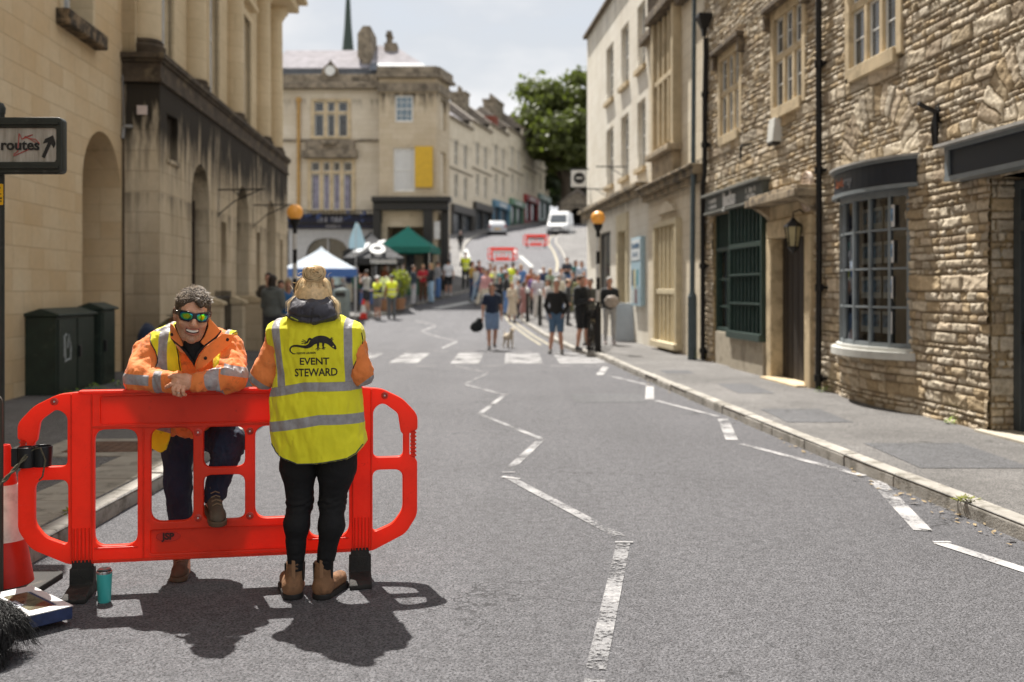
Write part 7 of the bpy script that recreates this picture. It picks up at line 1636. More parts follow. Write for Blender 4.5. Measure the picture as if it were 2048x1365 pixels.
def w_body(P):
    d = uni(.04, ell(P, (.012, .02, .90), (.17, .12, .16)), ell(P, (.01, .02, 1.1), (.14, .1, .2)), ell(P, (.005, .02, 1.27), (.165, .1, .12)), cap(P, (0, .03, 1.3), (0, .05, 1.46), .05), w_legs(P, -.006))
    d = smin(d, w_arms(P, 0, True), .02); d = smin(d, uni(.03, ell(P, (-.005, .045, 1.50), (.072, .09, .085)), ell(P, (0, .075, 1.44), (.055, .065, .065)), cap(P, (0, .14, 1.47), (0, .155, 1.44), .008, .013)), .02)
    for x in (-.098, .046): d = smin(d, cap(P, (x, .0, .06), (x, .13, .03), .035, .028), .02)
    return d
sdf_obj('body', w_body, (-.42, -.22, -.02), (.42, .55, 1.64), .012, SKIN, wm)
leg_m = M('black_leggings', (.010, .010, .011), .75, .2, 20, .004, 60, spec=.25)
def kn(P): return .0035 * np.sin((P[..., 2] - .47) * 190 + 3 * wob(P, .1, 2)) * np.exp(-((P[..., 2] - .465) / .035) ** 2) + .0025 * np.sin(P[..., 2] * 300 + 4 * wob(P, .1, 8)) * np.exp(-((P[..., 2] - .17) / .03) ** 2)
sdf_obj('leggings', lambda P: smax(smin(w_legs(P), ell(P, (.012, .015, .90), (.185, .13, .15)), .04), .135 - P[..., 2], .004) + .0025 * wob(P, .12, 5) + kn(P), (-.26, -.2, .1), (.28, .2, 1.0), .006, leg_m, wm)
# boots
BROWN = M('tan_suede', (.23, .12, .06), .8, .25, 14, .003, 120, dirt=((.09, .05, .03), 18, .5, .6)); SOLE = M('black_sole', (.015, .014, .013), .6); ELAS = M('elastic_black', (.012, .012, .012), .8)
for x, sx, out_ in ((-.105, -.094, -.10), (.043, .043, .08)):
    def bf(P):
        d = uni(.02, cap(P, (sx, .015, .185), (x, .015, .07), .042, .046, ((0, 1, 0), .85)), cap(P, (x, .0, .055), (x + out_ * .7, .17, .05), .045, .036), cap(P, (x, -.005, .05), (x, .02, .05), .047))
        d = smax(d, P[..., 2] - .178, .004); return smax(d, .022 - P[..., 2], .003) + .0018 * wob(P, .05, 4)
    b_ = sdf_obj('boot', bf, (x - .12, -.12, 0), (x + .12, .26, .22), .005, BROWN, wm)
    sdf_obj('sole', lambda P: smax(uni(.02, cap(P * np.array((1, 1, 0)), (x, .0, 0), (x + out_ * .7, .17, 0), .051, .043)), np.abs(P[..., 2] - .014) - .015, .004), (x - .12, -.12, -.01), (x + .12, .26, .05), .005, SOLE, b_)
    for s in (-1, 1): MB().prism_x([(-.012, .172), (.04, .172), (.028, .09), (.008, .08), (-.0, .09)], x + (sx - x) * .7 + s * .0435 - .003, x + (sx - x) * .7 + s * .0435 + .003).build('elastic', ELAS, b_)
    MB().box(sx - .009, sx + .009, -.037, -.030, .10, .195).build('pull_tab', M('tan_tab', (.27, .15, .08), .8), b_, bevel=.003)
# jacket
def jm(n, L, x, y, z):
    ax = math_(n, L, 'ABSOLUTE', x); c = lin(n, L, ax, ((.18, .995), (.32, 1.10)))
    return AND(n, L, within(n, L, z, c, .020), math_(n, L, 'GREATER_THAN', ax, .17), math_(n, L, 'LESS_THAN', y, .15))
JO = garment('orange_jacket', ORA, jm, .25)
def prof(P, tab, g_=0):
    z = P[..., 2]; zs = [t[0] for t in tab]; xl = np.interp(z, zs, [t[1] for t in tab]); xr = np.interp(z, zs, [t[2] for t in tab]); dp = np.interp(z, zs, [t[3] for t in tab])
    c = (xl + xr) / 2; w_ = (xr - xl) / 2 + g_; dp = dp + g_; k = (np.abs((P[..., 0] - c) / w_) ** 2.4 + np.abs((P[..., 1] - .015) / dp) ** 2.4) ** (1 / 2.4); return (k - 1) * np.minimum(w_, dp)
VT = [(.66, -.205, .262, .155), (.76, -.206, .258, .158), (.85, -.216, .248, .155), (.97, -.214, .238, .145), (1.02, -.207, .230, .138), (1.11, -.197, .218, .132), (1.2, -.208, .228, .135), (1.28, -.226, .242, .130), (1.33, -.225, .235, .118), (1.37, -.16, .17, .09), (1.42, -.09, .1, .06)]
sdf_obj('jacket', lambda P: smax(uni(.03, prof(P, VT, -.03), w_arms(P, .020), cap(P, (-.17, .03, 1.29), (.17, .03, 1.29), .060)), .74 - P[..., 2], .01) + folds(P, .006, .16, 2) + .004 * wob(P, .06, 6), (-.40, -.2, .72), (.40, .40, 1.42), .0065, JO, wm)
vest_poly = [wp(*p) for p in ((532, 650), (534, 668), (538, 695), (546, 728), (549, 750), (543, 780), (540, 803), (540, 851), (547, 886), (556, 900), (575, 911), (604, 921), (640, 920), (680, 915), (702, 911), (718, 903), (733, 883), (731, 850), (728, 815), (723, 780), (713, 748), (711, 733), (722, 705), (728, 680), (725, 660), (717, 641), (690, 630), (560, 630))]
def vm(n, L, x, y, z):
    c1 = math_(n, L, 'SUBTRACT', 1.052, math_(n, L, 'MULTIPLY', math_(n, L, 'MAXIMUM', math_(n, L, 'SUBTRACT', -.02, x), 0), .19))
    c2 = math_(n, L, 'SUBTRACT', .894, math_(n, L, 'MULTIPLY', math_(n, L, 'MAXIMUM', math_(n, L, 'SUBTRACT', .05, x), 0), .17))
    vl = within(n, L, x, lin(n, L, z, ((1.083, -.143), (1.352, -.176))), .021); vr = within(n, L, x, lin(n, L, z, ((1.083, .187), (1.37, .176))), .019)
    up = math_(n, L, 'GREATER_THAN', z, c1)
    return ORR(n, L, within(n, L, z, c1, .0205), within(n, L, z, c2, .0245), AND(n, L, ORR(n, L, vl, vr), up))
VY = garment('yellow_vest', YEL, vm, 0, .15, .0045)
def vest_f(P):
    d = uni(.03, prof(P, VT, .002), cap(P, (-.175, .028, 1.295), (.18, .028, 1.30), .077))
    z = P[..., 2]; cr = .0035 * np.sin(P[..., 0] * 70 + 5 * wob(P, .3, 4)) * np.clip((z - .98) / .1, 0, 1) * np.clip((1.12 - z) / .1, 0, 1)
    d = d + folds(P, .0060, .24, 7) + .0028 * wob(P, .08, 9, (1.3, 1, .5)) + cr
    d = smax(d, polysd(P[..., 0], z, vest_poly), .004); return smax(d, -cap(P, (0, .02, 1.35), (0, .03, 1.6), .055), .01)
vs = sdf_obj('hi_vis_vest', vest_f, (-.28, -.22, .66), (.30, .24, 1.44), .0055, VY, wm)
def bvh_of(o):
    me = o.data; return BVHTree.FromPolygons([v.co for v in me.vertices], [tuple(p.vertices) for p in me.polygons])
VB = bvh_of(vs)
def onto(bv, x, z, off, y0=-1):
    h = bv.ray_cast(Vector((x, y0, z)), Vector((0, 1, 0))); return Vector((x, (h[0].y if h[0] else -.12) - off, z))
def project(me, bv, off, name, mat, parent):
    bm = bmesh.new(); bm.from_mesh(me); bmesh.ops.triangulate(bm, faces=bm.faces); 
    bmesh.ops.subdivide_edges(bm, edges=[e for e in bm.edges if e.calc_length() > .008], cuts=2, use_grid_fill=False); bmesh.ops.triangulate(bm, faces=bm.faces)
    for v in bm.verts: v.co = onto(bv, v.co.x, v.co.z, off)
    bm.to_mesh(me); bm.free(); return link(name, me, mat, parent)
def edge_tube(bv, pts, r, mat, parent, name='piping', off=0, close=False):
    P = []
    for a, b in zip(pts, pts[1:]):
        n = max(2, int((Vector(a) - Vector(b)).length / .012))
        for k in range(n):
            f = k / n
            x, z = a[0] + (b[0] - a[0]) * f, a[1] + (b[1] - a[1]) * f
            if bv.ray_cast(Vector((x, -1, z)), Vector((0, 1, 0)))[0]: P.append(onto(bv, x, z, off))
    return MB().tube(P, r, 6).build(name, mat, parent, smooth=True)
INKB = M('black_print', (.018, .014, .012), .6, .1); PIPE = M('grey_piping', (.05, .055, .05), .7)
def flat_text(s, h, cx_, cz_, w_=None, rot=0, bold=0):
    me = text_mesh(s, h / .70, 0, 'CENTER', bold); xs = [v.co.x for v in me.vertices]; zs = [v.co.z for v in me.vertices]; k = (w_ / (max(xs) - min(xs))) if w_ else 1
    me.transform(Matrix.Translation((cx_, 0, cz_)) @ Matrix.Rotation(rot, 4, 'Y') @ Matrix.Diagonal((k, 1, 1, 1)) @ Matrix.Translation((-(max(xs) + min(xs)) / 2, 0, -(max(zs) + min(zs)) / 2))); return me
project(flat_text('EVENT', .033, wx(638.5), wz(719.5), .141, R(-.5), .0009), VB, .0016, 'lettering', INKB, vs)
project(flat_text('STEWARD', .0365, wx(641), wz(741), .206, R(-1.2), .001), VB, .0016, 'lettering', INKB, vs)
project(flat_text('FESTIVE LIZARDS', .0085, wx(622), wz(703.6), .094, R(-2.2), .0004), VB, .0016, 'lettering', INKB, vs)
lz = lambda x, y: wp(520 + x / 6.5, 510 + y / 6.5)
def ribbon2d(pts, k):
    P = [Vector(lz(x, y)) for x, y, w_ in pts]; W_ = [w_ / 6.5 / 405 / 2 for _, _, w_ in pts]; q = []
    for i in range(len(P) - 1):  # smooth it
        p0, p1, p2, p3 = P[max(i - 1, 0)], P[i], P[i + 1], P[min(i + 2, len(P) - 1)]
        for j in range(5): t = j / 5; q.append((.5 * ((2 * p1) + (p2 - p0) * t + (2 * p0 - 5 * p1 + 4 * p2 - p3) * t * t + (3 * p1 - p0 - 3 * p2 + p3) * t ** 3), W_[i] * (1 - t) + W_[i + 1] * t))
    q.append((P[-1], W_[-1])); mb = MB(); prev = None
    for i, (p, w_) in enumerate(q):
        d = (q[min(i + 1, len(q) - 1)][0] - q[max(i - 1, 0)][0]).normalized(); nn = Vector((-d.y, d.x)) * w_
        row = [mb.b.verts.new((*(p + nn * e,)[0].to_2d(), 0)) for e in (-1, 0, 1)]
        if prev: mb.b.faces.new((prev[0], prev[1], row[1], row[0])); mb.b.faces.new((prev[1], prev[2], row[2], row[1]))
        prev = row
    for v in mb.b.verts: x, z = v.co.x, v.co.y; v.co = onto(VB, x, z, .0014 + k * .0001)
    return mb.build('emblem', INKB, vs)
liz = [[(528, 1268, 9), (492, 1266, 14), (462, 1240, 16), (458, 1205, 18), (485, 1174, 22), (540, 1166, 26), (600, 1174, 30), (660, 1180, 40), (710, 1160, 55), (752, 1115, 80), (800, 1090, 90), (850, 1082, 92), (900, 1090, 88), (950, 1115, 72), (985, 1150, 62), (1015, 1182, 48), (1036, 1212, 14)],
       [(745, 1100, 34), (712, 1077, 28), (692, 1095, 24), (676, 1125, 20), (660, 1128, 12)], [(812, 1120, 36), (814, 1165, 26), (810, 1195, 16)], [(880, 1120, 34), (878, 1165, 24), (882, 1188, 13)], [(925, 1090, 22), (955, 1082, 14), (975, 1080, 10)]]
for p, q in (((676, 1122), (618, 1086)), ((670, 1126), (606, 1108)), ((668, 1130), (606, 1136)), ((672, 1128), (640, 1144)), ((812, 1188), (784, 1212)), ((811, 1190), (806, 1226)), ((812, 1190), (828, 1222)), ((814, 1186), (846, 1204)), ((881, 1184), (862, 1204)), ((882, 1186), (880, 1214)), ((883, 1186), (898, 1210)), ((884, 1182), (908, 1190)), ((970, 1080), (982, 1058)), ((970, 1080), (1000, 1066)), ((972, 1081), (1004, 1088)), ((968, 1084), (994, 1102))): liz.append([(*p, 9), ((p[0] + q[0]) / 2, (p[1] + q[1]) / 2, 7), (*q, 9)])
for k, p in enumerate(liz): ribbon2d(p, k)
e_ = [lz(1004 + 7 * math.cos(a * PI / 5), 1176 + 8 * math.sin(a * PI / 5)) for a in range(10)]
mb = MB().poly([onto(VB, x, z, .0042) for x, z in e_]); mb.build('emblem', M('yellow_print', YEL, .6), vs)
hem = [vest_poly[i] for i in range(8, 17)]; sh_ = lambda p, k=.004: (p[0] + (.003 if p[0] < 0 else -.003), p[1] + k)
edge_tube(VB, [sh_(p) for p in hem], .0032, PIPE, vs); edge_tube(VB, [(p[0] - .002, p[1]) for p in (vest_poly[20], vest_poly[21], vest_poly[22], vest_poly[23], vest_poly[24])], .003, INKB, vs)
# seams of the reflective bands
for sg_ in (.0215, -.0215):
    edge_tube(VB, [(x, 1.052 - max(-.02 - x, 0) * .19 + sg_) for x in np.linspace(-.19, .205, 24)], .0009, M('seam_grey', (.25, .24, .2), .8), vs, 'seam')
# hood
HD = M('charcoal_hood', (.055, .054, .068), .55, .2, 8, .002, 30, spec=.35)
def hood_f(P):
    Q = P - np.array((.006, -.035, 1.425), np.float32); Q = np.stack([Q[..., 0], Q[..., 1], Q[..., 2] + .25 * Q[..., 0] ** 2 * 10 * .5 + .12 * Q[..., 1]], -1)
    body = ell(Q, (0, -.01, -.012), (.127, .105, .062)); body2 = cap(P, (-.07, -.03, 1.45), (.075, -.03, 1.45), .042)
    d = smin(body, body2, .04); d = smin(d, cap(P, (.01, -.085, 1.40), (.015, -.09, 1.37), .045, .02), .03)
    sd = -ell(P, (0, .055, 1.50), (.068, .11, .13)); d = smax(d, sd, .012)
    X = P[..., 0]; Z = P[..., 2]
    d = d - .007 * np.exp(-((Z - 1.372 - X * X * 2.2 + .008) / .006) ** 2) + .008 * np.exp(-((Z - (1.385 + X * X * 2.2)) / .006) ** 2) * (X < .05)
    d = d + .006 * np.exp(-((X - .012 - (Z - 1.4) * .25) / .006) ** 2) * (Z < 1.43) + .007 * np.exp(-((Z - 1.43 - .5 * X) / .012) ** 2) * (X > -.03)
    return d + folds(P, .004, .12, 12)
sdf_obj('hood', hood_f, (-.17, -.2, 1.30), (.18, .16, 1.53), .0045, HD, wm)
MB().tube([(-.118, -.055, 1.398), (-.09, -.105, 1.388), (-.05, -.135, 1.372)], .003, 6).build('hood_trim', M('lime_trim', (.42, .48, .05), .6), wm)
# hair
HB = [M('blond_light', (.90, .68, .40), .42, .15, 60, spec=.6), M('blond_mid', (.70, .49, .26), .45, .2, 60, spec=.6), M('blond_dark', (.34, .23, .12), .5, .3, 60)]
def strands(name, curves, r, mats, parent, widths=None):
    V, F, MI = [], [], []; n = 0
    for ci, (pts, mi) in enumerate(curves):
        pts = np.array(pts); d = np.gradient(pts, axis=0); d /= np.linalg.norm(d, axis=1)[:, None] + 1e-9; a = np.cross(d, (.3, 1, .2)); a /= np.linalg.norm(a, axis=1)[:, None] + 1e-9; b_ = np.cross(d, a)
        tp = np.linspace(1, .35, len(pts))[:, None] * r; m = len(pts)
        ring = [pts + tp * (math.cos(q) * a + math.sin(q) * b_) for q in (0, 2.09, 4.19)]; V.append(np.stack(ring, 1).reshape(-1, 3))
        for i in range(m - 1):
            for k in range(3): F.append((n + i * 3 + k, n + i * 3 + (k + 1) % 3, n + i * 3 + 3 + (k + 1) % 3, n + i * 3 + 3 + k)); MI.append(mi)
        n += 3 * m
    me = mesh_np(name, np.concatenate(V), np.array(F))
    for m_ in mats: me.materials.append(m_)
    me.polygons.foreach_set('material_index', np.array(MI, np.int32)); me.polygons.foreach_set('use_smooth', [True] * len(F)); return link(name, me, None, parent)
hr = sdf_obj('hair', lambda P: smax(uni(.03, ell(P, (-.004, .02, 1.507), (.086, .098, .084)), ell(P, (-.004, -.005, 1.47), (.085, .085, .10))), -uni(.02, ell(P, (0, .13, 1.46), (.07, .09, .09))), .02) + .002 * wob(P, .03, 3, (1, 1, .2)), (-.14, -.16, 1.36), (.14, .2, 1.62), .006, HB[1], wm)
rh = np.random.default_rng(21); cur = []
NLK = 54; lk = [(rh.normal() * .022, rh.uniform(.6, 1.0) if rh.random() < .35 else 1.0, rh.uniform(0, 6.28), rh.choice([0, 1, 2], p=[.5, .38, .12]), rh.uniform(-.5, .5)) for _ in range(NLK)]
for k in range(6500):
    li = rh.integers(NLK); off, low, wv_, ci, sh2 = lk[li]; ph = -2.3 + 4.6 * (li + .5 + rh.normal() * .42) / NLK; pts = []
    rr = 1 + off + rh.normal() * .006; sx_, cy2 = math.sin(ph), -math.cos(ph); low = low * rh.uniform(.95, 1); nape = abs(ph) < .95
    for i in range(14):
        f = i / 13 * low
        if f < .5: th = f / .5 * 1.35; st = math.sin(th) ** .62; x = .0885 * st * sx_; y = .096 * st * cy2; z = 1.505 + .084 * math.cos(th)
        else: q = (f - .5) / .5; x = .088 * sx_ * (1 + .02 * q * abs(sx_)); y = .093 * cy2 * (1 - .32 * q * (cy2 < 0)); z = 1.505 + .084 * math.cos(1.35) - q * (.10 + .045 * abs(sx_) ** 3)
        wv2 = .0035 * math.sin(f * 8 + wv_) * f; pts.append((x * rr - .004 + wv2 + sh2 * .010 * f, y * rr + .015, z + (rr - 1) * .05))
    cj = ci if rh.random() < .8 else int(rh.integers(3))
    if nape and rh.random() < .5: m_ = 8; cur.append((pts[:m_], min(cj, 1))); cur.append((pts[m_ - 1:], 2))
    else: cur.append((pts, cj))
for k in range(120): # locks over the hood, both sides
    s = 1 if k % 2 else -1; a = np.array((s * .083 + rh.normal() * .006, -.01 + rh.normal() * .02, 1.49)); b_ = a + np.array((s * (.02 if s < 0 else .045) + rh.normal() * .006, -.05 + rh.normal() * .01, -.07 - rh.uniform(0, .05 if s > 0 else .02))); m_ = (a + b_) / 2 + np.array((s * .018, -.005, .01))
    cur.append(([a, a * .6 + m_ * .4, m_, m_ * .4 + b_ * .6, b_], 0))
for k in range(34): # flyaways
    a = np.array((rh.normal() * .05, -.04 + rh.normal() * .04, 1.575 + rh.uniform(-.06, .04))); dr2 = np.array((rh.normal() * .03 + .012, rh.normal() * .02, rh.uniform(-.0, .03))); cu_ = rh.normal(size=3) * .012
    cur.append(([a + dr2 * t * .8 + cu_ * math.sin(t * 3) for t in np.linspace(0, 1.0, 7)], 0))
for (a, b_, c_) in (((.04, -.05, 1.57), (.085, -.06, 1.55), (.105, -.06, 1.50)), ((.045, -.05, 1.59), (.075, -.05, 1.60), (.07, -.06, 1.55)), ((.05, -.06, 1.555), (.10, -.07, 1.545), (.15, -.08, 1.535)), ((.045, -.05, 1.60), (.07, -.05, 1.625), (.09, -.05, 1.60)), ((.05, -.05, 1.575), (.09, -.05, 1.59), (.10, -.05, 1.56))):
    for j in range(0): jt = rh.normal(size=3) * .004; cur.append(([np.array(a) * (1 - t) ** 2 + np.array(b_) * 2 * t * (1 - t) + np.array(c_) * t * t + jt * (1 + t) for t in np.linspace(0, 1, 8)], 0))
strands('hair_strands', cur, .0010, HB, hr)
bun = sdf_obj('hair_bun', lambda P: ell(P, (.016, -.055, 1.602), (.049, .043, .037)) + .003 * wob(P, .03, 2, (1, 1, 2)), (-.06, -.13, 1.54), (.08, .02, 1.67), .004, HB[1], wm); cur = []
rg = [(rh.choice([0, 1, 2], p=[.45, .43, .12]), rh.normal() * .5) for _ in range(24)]
for k in range(1300):
    ri_ = rh.integers(24); ci, tilt = rg[ri_]; r0 = .15 + .95 * (ri_ + rh.uniform(-.3, 1.3)) / 24; a0 = rh.uniform(2.2, 4.0); ln = rh.uniform(2, 4.2); pts = []
    for i in range(10):
        a = a0 + ln * i / 9; x = math.cos(a) * .053 * r0; z = math.sin(a) * .038 * r0; y = -.046 * math.sqrt(max(0, 1.12 - r0 * r0 * .92)) - .002 * ri_ / 24
        pts.append((.034 - .020 * r0 + x + .012 * tilt * math.sin(a), -.052 + y, 1.614 - .013 * r0 + z + .010 * tilt * math.cos(a)))
    cur.append((pts, int(ci) if rh.random() < .85 else 1))
strands('hair_strands', cur, .0010, HB, bun)
# ---- man leaning on the barrier, facing the camera ------------------------
mr = Vector((-1.62, 5.45, 0)); mn = thing('person', 'smiling man in mirrored sunglasses and orange jacket leaning on the red barrier', 'person', mr)
def Q(u, v, d): return (((u - 1024) / 2000 * d - mr.x), d - mr.y, 1.52 - (v - 580) / 2000 * d)
mxz = lambda u, v, d=5.08: (Q(u, v, d)[0], Q(u, v, d)[2])
def m_torso(P, g_=0): return uni(.08, ell(P, Q(376, 722, 5.27), (.215 + g_, .135 + g_, .17 + g_)), ell(P, Q(380, 785, 5.38), (.195 + g_, .135 + g_, .19 + g_)), ell(P, Q(384, 845, 5.48), (.19 + g_, .13 + g_, .14 + g_)), cap(P, Q(318, 700, 5.24), Q(448, 696, 5.26), .068 + g_))
ARMS_M = ((Q(300, 708, 5.22), Q(283, 753, 5.09), Q(283, 758, 5.085), Q(345, 765, 5.0)), (Q(456, 706, 5.24), Q(462, 750, 5.12), Q(461, 758, 5.10), Q(392, 765, 4.965)))
def m_arms(P, g_=0, ends=(1, 1)):
    d = 9
    for (sh, el, el2, wr_) in ARMS_M: d = np.minimum(d, uni(.03, cap(P, sh, el, .058 + g_, .050 + g_), cap(P, el, el2, .05 + g_), cap(P, el2, wr_, .044 + g_ * .85, .032 + g_ * .75)))
    return d
def m_legs(P, g_=0):
    return np.minimum(uni(.04, cap(P, Q(354, 855, 5.52), Q(356, 965, 5.47), .088 + g_, .066 + g_), cap(P, Q(356, 965, 5.47), Q(366, 1110, 5.42), .066 + g_, .048 + g_)),
                      uni(.05, cap(P, Q(408, 862, 5.52), Q(456, 884, 5.30), .092 + g_, .078 + g_), cap(P, Q(458, 886, 5.29), Q(427, 1000, 5.225), .077 + g_, .050 + g_)))
def m_hands(P):
    C2 = lambda pts, r: uni(.004, *[cap(P, a, b, r[i], r[i + 1]) for i, (a, b) in enumerate(zip(pts, pts[1:]))])
    palm = uni(.02, cap(P, Q(384, 764, 4.945), Q(372, 763, 4.925), .030, .034, ((0, 1, 0), 1.25)), cap(P, Q(372, 763, 4.92), Q(356, 766, 4.915), .036, .034, ((0, 1, 0), 1.5)), cap(P, Q(370, 770, 4.915), Q(358, 774, 4.91), .024, .020, ((0, 1, 0), 1.3)))
    f = np.minimum(C2([Q(354, 764, 4.90), Q(343, 769, 4.895), Q(336, 773, 4.90), Q(329, 777, 4.915)], [.0115, .0102, .0092, .0078]), C2([Q(352, 770, 4.895), Q(347, 778, 4.885), Q(349, 787, 4.89), Q(354, 790, 4.91)], [.0115, .0105, .0095, .008]))
    f = np.minimum(f, C2([Q(358.5, 775, 4.893), Q(356, 782, 4.883), Q(357.5, 790, 4.89), Q(362, 792, 4.91)], [.0112, .0102, .0092, .008])); f = np.minimum(f, C2([Q(366.5, 776, 4.897), Q(366, 783, 4.888), Q(367, 789, 4.895), Q(371, 790, 4.91)], [.0105, .0095, .0085, .0075]))
    th = C2([Q(368, 755, 4.92), Q(356, 752, 4.91), Q(347, 752, 4.912), Q(339, 754, 4.92)], [.015, .0125, .0115, .009])
    d = smin(smin(palm, f, .008), th, .010)
    for (u, v) in ((354, 765), (352.5, 771), (359, 776), (367, 777)): d = smin(d, ell(P, Q(u, v, 4.893), (.0095, .008, .0095)), .006)
    return d - .0008 * wob(P, .012, 5)
yaw, rol, pit = R(23), R(6), R(6)
HM = Matrix.Translation(Q(385, 631, 4.95)) @ Matrix.Rotation(yaw, 4, 'Z') @ Matrix.Rotation(rol, 4, 'Y') @ Matrix.Rotation(pit, 4, 'X') @ Matrix.Scale(1.03, 4)
smile = lambda P: P[..., 2] + .0655 - 7.5 * P[..., 0] ** 2
def head(P):
    d = uni(.035, ell(P, (0, .015, .035), (.076, .097, .084)), ell(P, (0, -.028, -.025), (.060, .070, .084)))
    for s in (-1, 1):
        d = smin(d, cap(P, (s * .050, .008, -.050), (s * .026, -.055, -.096), .018, .021), .03)
        d = smin(d, ell(P, (s * .041, -.066, -.030), (.022, .020, .018)), .02)
        e = smin(ell(P, (s * .077, .016, -.004), (.010, .021, .033)), ell(P, (s * .083, .022, .012), (.007, .016, .018)), .01); e = smax(e, -ell(P, (s * .089, .008, .0), (.008, .010, .017)), .006); d = smin(d, e, .008)
        d = smax(d, -ell(P, (s * .031, -.100, .008), (.018, .018, .012)), .014)
        d = smin(d, ell(P, (s * .0135, -.106, -.034), (.008, .010, .007)), .006)
    d = smin(d, cap(P, (0, -.092, .022), (0, -.120, -.026), .007, .0125), .012); d = smin(d, ell(P, (0, -.119, -.030), (.011, .011, .010)), .008)
    for s in (-1, 1): d = smax(d, -ell(P, (s * .007, -.116, -.041), (.0038, .006, .004)), .003)
    d = smin(d, cap(P, (-.034, -.086, .029), (.034, -.086, .029), .010), .016); d = smin(d, ell(P, (0, -.084, -.106), (.024, .020, .019)), .018)
    sm = smile(P); lipy = P[..., 1] + .0965 + 6 * P[..., 0] ** 2 * -1
    up = ((P[..., 0] / .034) ** 2 + ((sm - .0095) / .0058) ** 2 + ((P[..., 1] + .093 - 9 * P[..., 0] ** 2) / .013) ** 2) ** .5 - 1; lo_ = ((P[..., 0] / .030) ** 2 + ((sm + .0125) / .0062) ** 2 + ((P[..., 1] + .092 - 9 * P[..., 0] ** 2) / .013) ** 2) ** .5 - 1
    d = smin(d, up * .006, .006); d = smin(d, lo_ * .006, .006)
    cav = ((P[..., 0] / .033) ** 2 + ((sm + .001) / .0078) ** 2 + ((P[..., 1] + .100) / .030) ** 2) ** .5 - 1; d = smax(d, -cav * .0082, .003)
    for s in (-1, 1): # smile creases
        a = (s * .022, -.100, -.030); b_ = (s * .042, -.080, -.068); cr = cap(P, a, b_, .002); d = d + .0032 * np.exp(-(cr / .0045) ** 2)
    d = d + .0012 * np.exp(-((P[..., 2] - .055) / .002) ** 2) * (np.abs(P[..., 0]) < .04) * (P[..., 1] < 0) + .0009 * np.exp(-((P[..., 2] - .068) / .002) ** 2) * (np.abs(P[..., 0]) < .035) * (P[..., 1] < 0)
    return smin(d, cap(P, (0, .035, -.06), (0, .10, -.16), .050, .054), .03)
def man_skin():
    m, n, b, L = _new('man_skin'); o = None; t = n.nodes.new('ShaderNodeTexCoord'); o = t.outputs['Object']
    mp_ = n.nodes.new('ShaderNodeMapping'); mp_.vector_type = 'POINT'; inv = HM.inverted(); loc, rot, scl = inv.decompose()
    mp_.inputs['Location'].default_value = loc; mp_.inputs['Rotation'].default_value = rot.to_euler(); mp_.inputs['Scale'].default_value = scl; L(o, mp_.inputs[0])
    s = n.nodes.new('ShaderNodeSeparateXYZ'); L(mp_.outputs[0], s.inputs[0]); x, y, z = s.outputs; x2 = math_(n, L, 'MULTIPLY', x, x)
    f = noise(n, L, o, 22, 5, .6); c = ramp(n, L, f, [(.3, (.56, .28, .17)), (.72, (.70, .37, .24))])
    ishead = AND(n, L, within(n, L, x, 0, .12), within(n, L, z, 0, .16), within(n, L, y, 0, .16))
    # stubble on jaw and lip, cropped sides
    zz_ = math_(n, L, 'SUBTRACT', z, math_(n, L, 'MULTIPLY', math_(n, L, 'ADD', y, .09), .55)); st_ = n.nodes.new('ShaderNodeMapRange'); st_.inputs['From Min'].default_value = -.035; st_.inputs['From Max'].default_value = -.075; L(zz_, st_.inputs[0])
    k = math_(n, L, 'MULTIPLY', math_(n, L, 'MULTIPLY', st_.outputs[0], ishead), ramp(n, L, noise(n, L, o, 420, 2, .6), [(.35, .15), (.65, .75)])); c = mix(n, L, k, c, (.13, .075, .05))
    sm = math_(n, L, 'SUBTRACT', math_(n, L, 'ADD', z, .0655), math_(n, L, 'MULTIPLY', x2, 7.5))
    lip = AND(n, L, within(n, L, sm, -.0015, .0165), within(n, L, x, 0, .033), math_(n, L, 'LESS_THAN', y, -.07), ishead); c = mix(n, L, math_(n, L, 'MULTIPLY', lip, .65), c, (.42, .13, .10))
    ins = AND(n, L, within(n, L, sm, -.001, .009), within(n, L, x, 0, .03), math_(n, L, 'GREATER_THAN', y, -.094), math_(n, L, 'LESS_THAN', y, -.04), ishead); c = mix(n, L, ins, c, (.06, .015, .012))
    sd_ = AND(n, L, math_(n, L, 'GREATER_THAN', math_(n, L, 'ABSOLUTE', x), .050), math_(n, L, 'GREATER_THAN', z, -.002), math_(n, L, 'GREATER_THAN', y, -.052), ishead); c = mix(n, L, math_(n, L, 'MULTIPLY', sd_, .85), c, (.05, .035, .025))
    L(c, b.inputs['Base Color']); b.inputs['Roughness'].default_value = .42; b.inputs['Subsurface Weight'].default_value = .1; b.inputs['Subsurface Radius'].default_value = (.01, .004, .002)
    bump(n, L, math_(n, L, 'ADD', noise(n, L, o, 230, 3, .6), noise(n, L, o, 60, 3, .6)), b, .0018); return m
MS = man_skin()
def m_body(P):
    d = smin(m_torso(P, -.03), m_legs(P, -.01), .05); d = smin(d, m_arms(P, -.004), .03); d = smin(d, cap(P, Q(382, 690, 5.2), tuple(HM @ Vector((0, .10, -.15))), .062, .054), .04)
    for a, b_ in ((Q(366, 1130, 5.42), Q(370, 1143, 5.36)), (Q(428, 1000, 5.23), Q(430, 1015, 5.20))): d = smin(d, cap(P, a, b_, .04, .03), .03)
    return smin(d, hand(P, np.array(Q(352, 766, 5.0)), np.array((.3, -.02, -.02)), -1), .01)
multi_sdf('body', [(m_body, (-.62, -.62, -.02), (.42, .32, 1.40), .014, None), (head, (-.12, -.15, -.17), (.12, .16, .13), .0028, HM), (m_hands, Q(322, 800, 4.86), Q(394, 738, 5.0), .0028, None)], MS, mn)
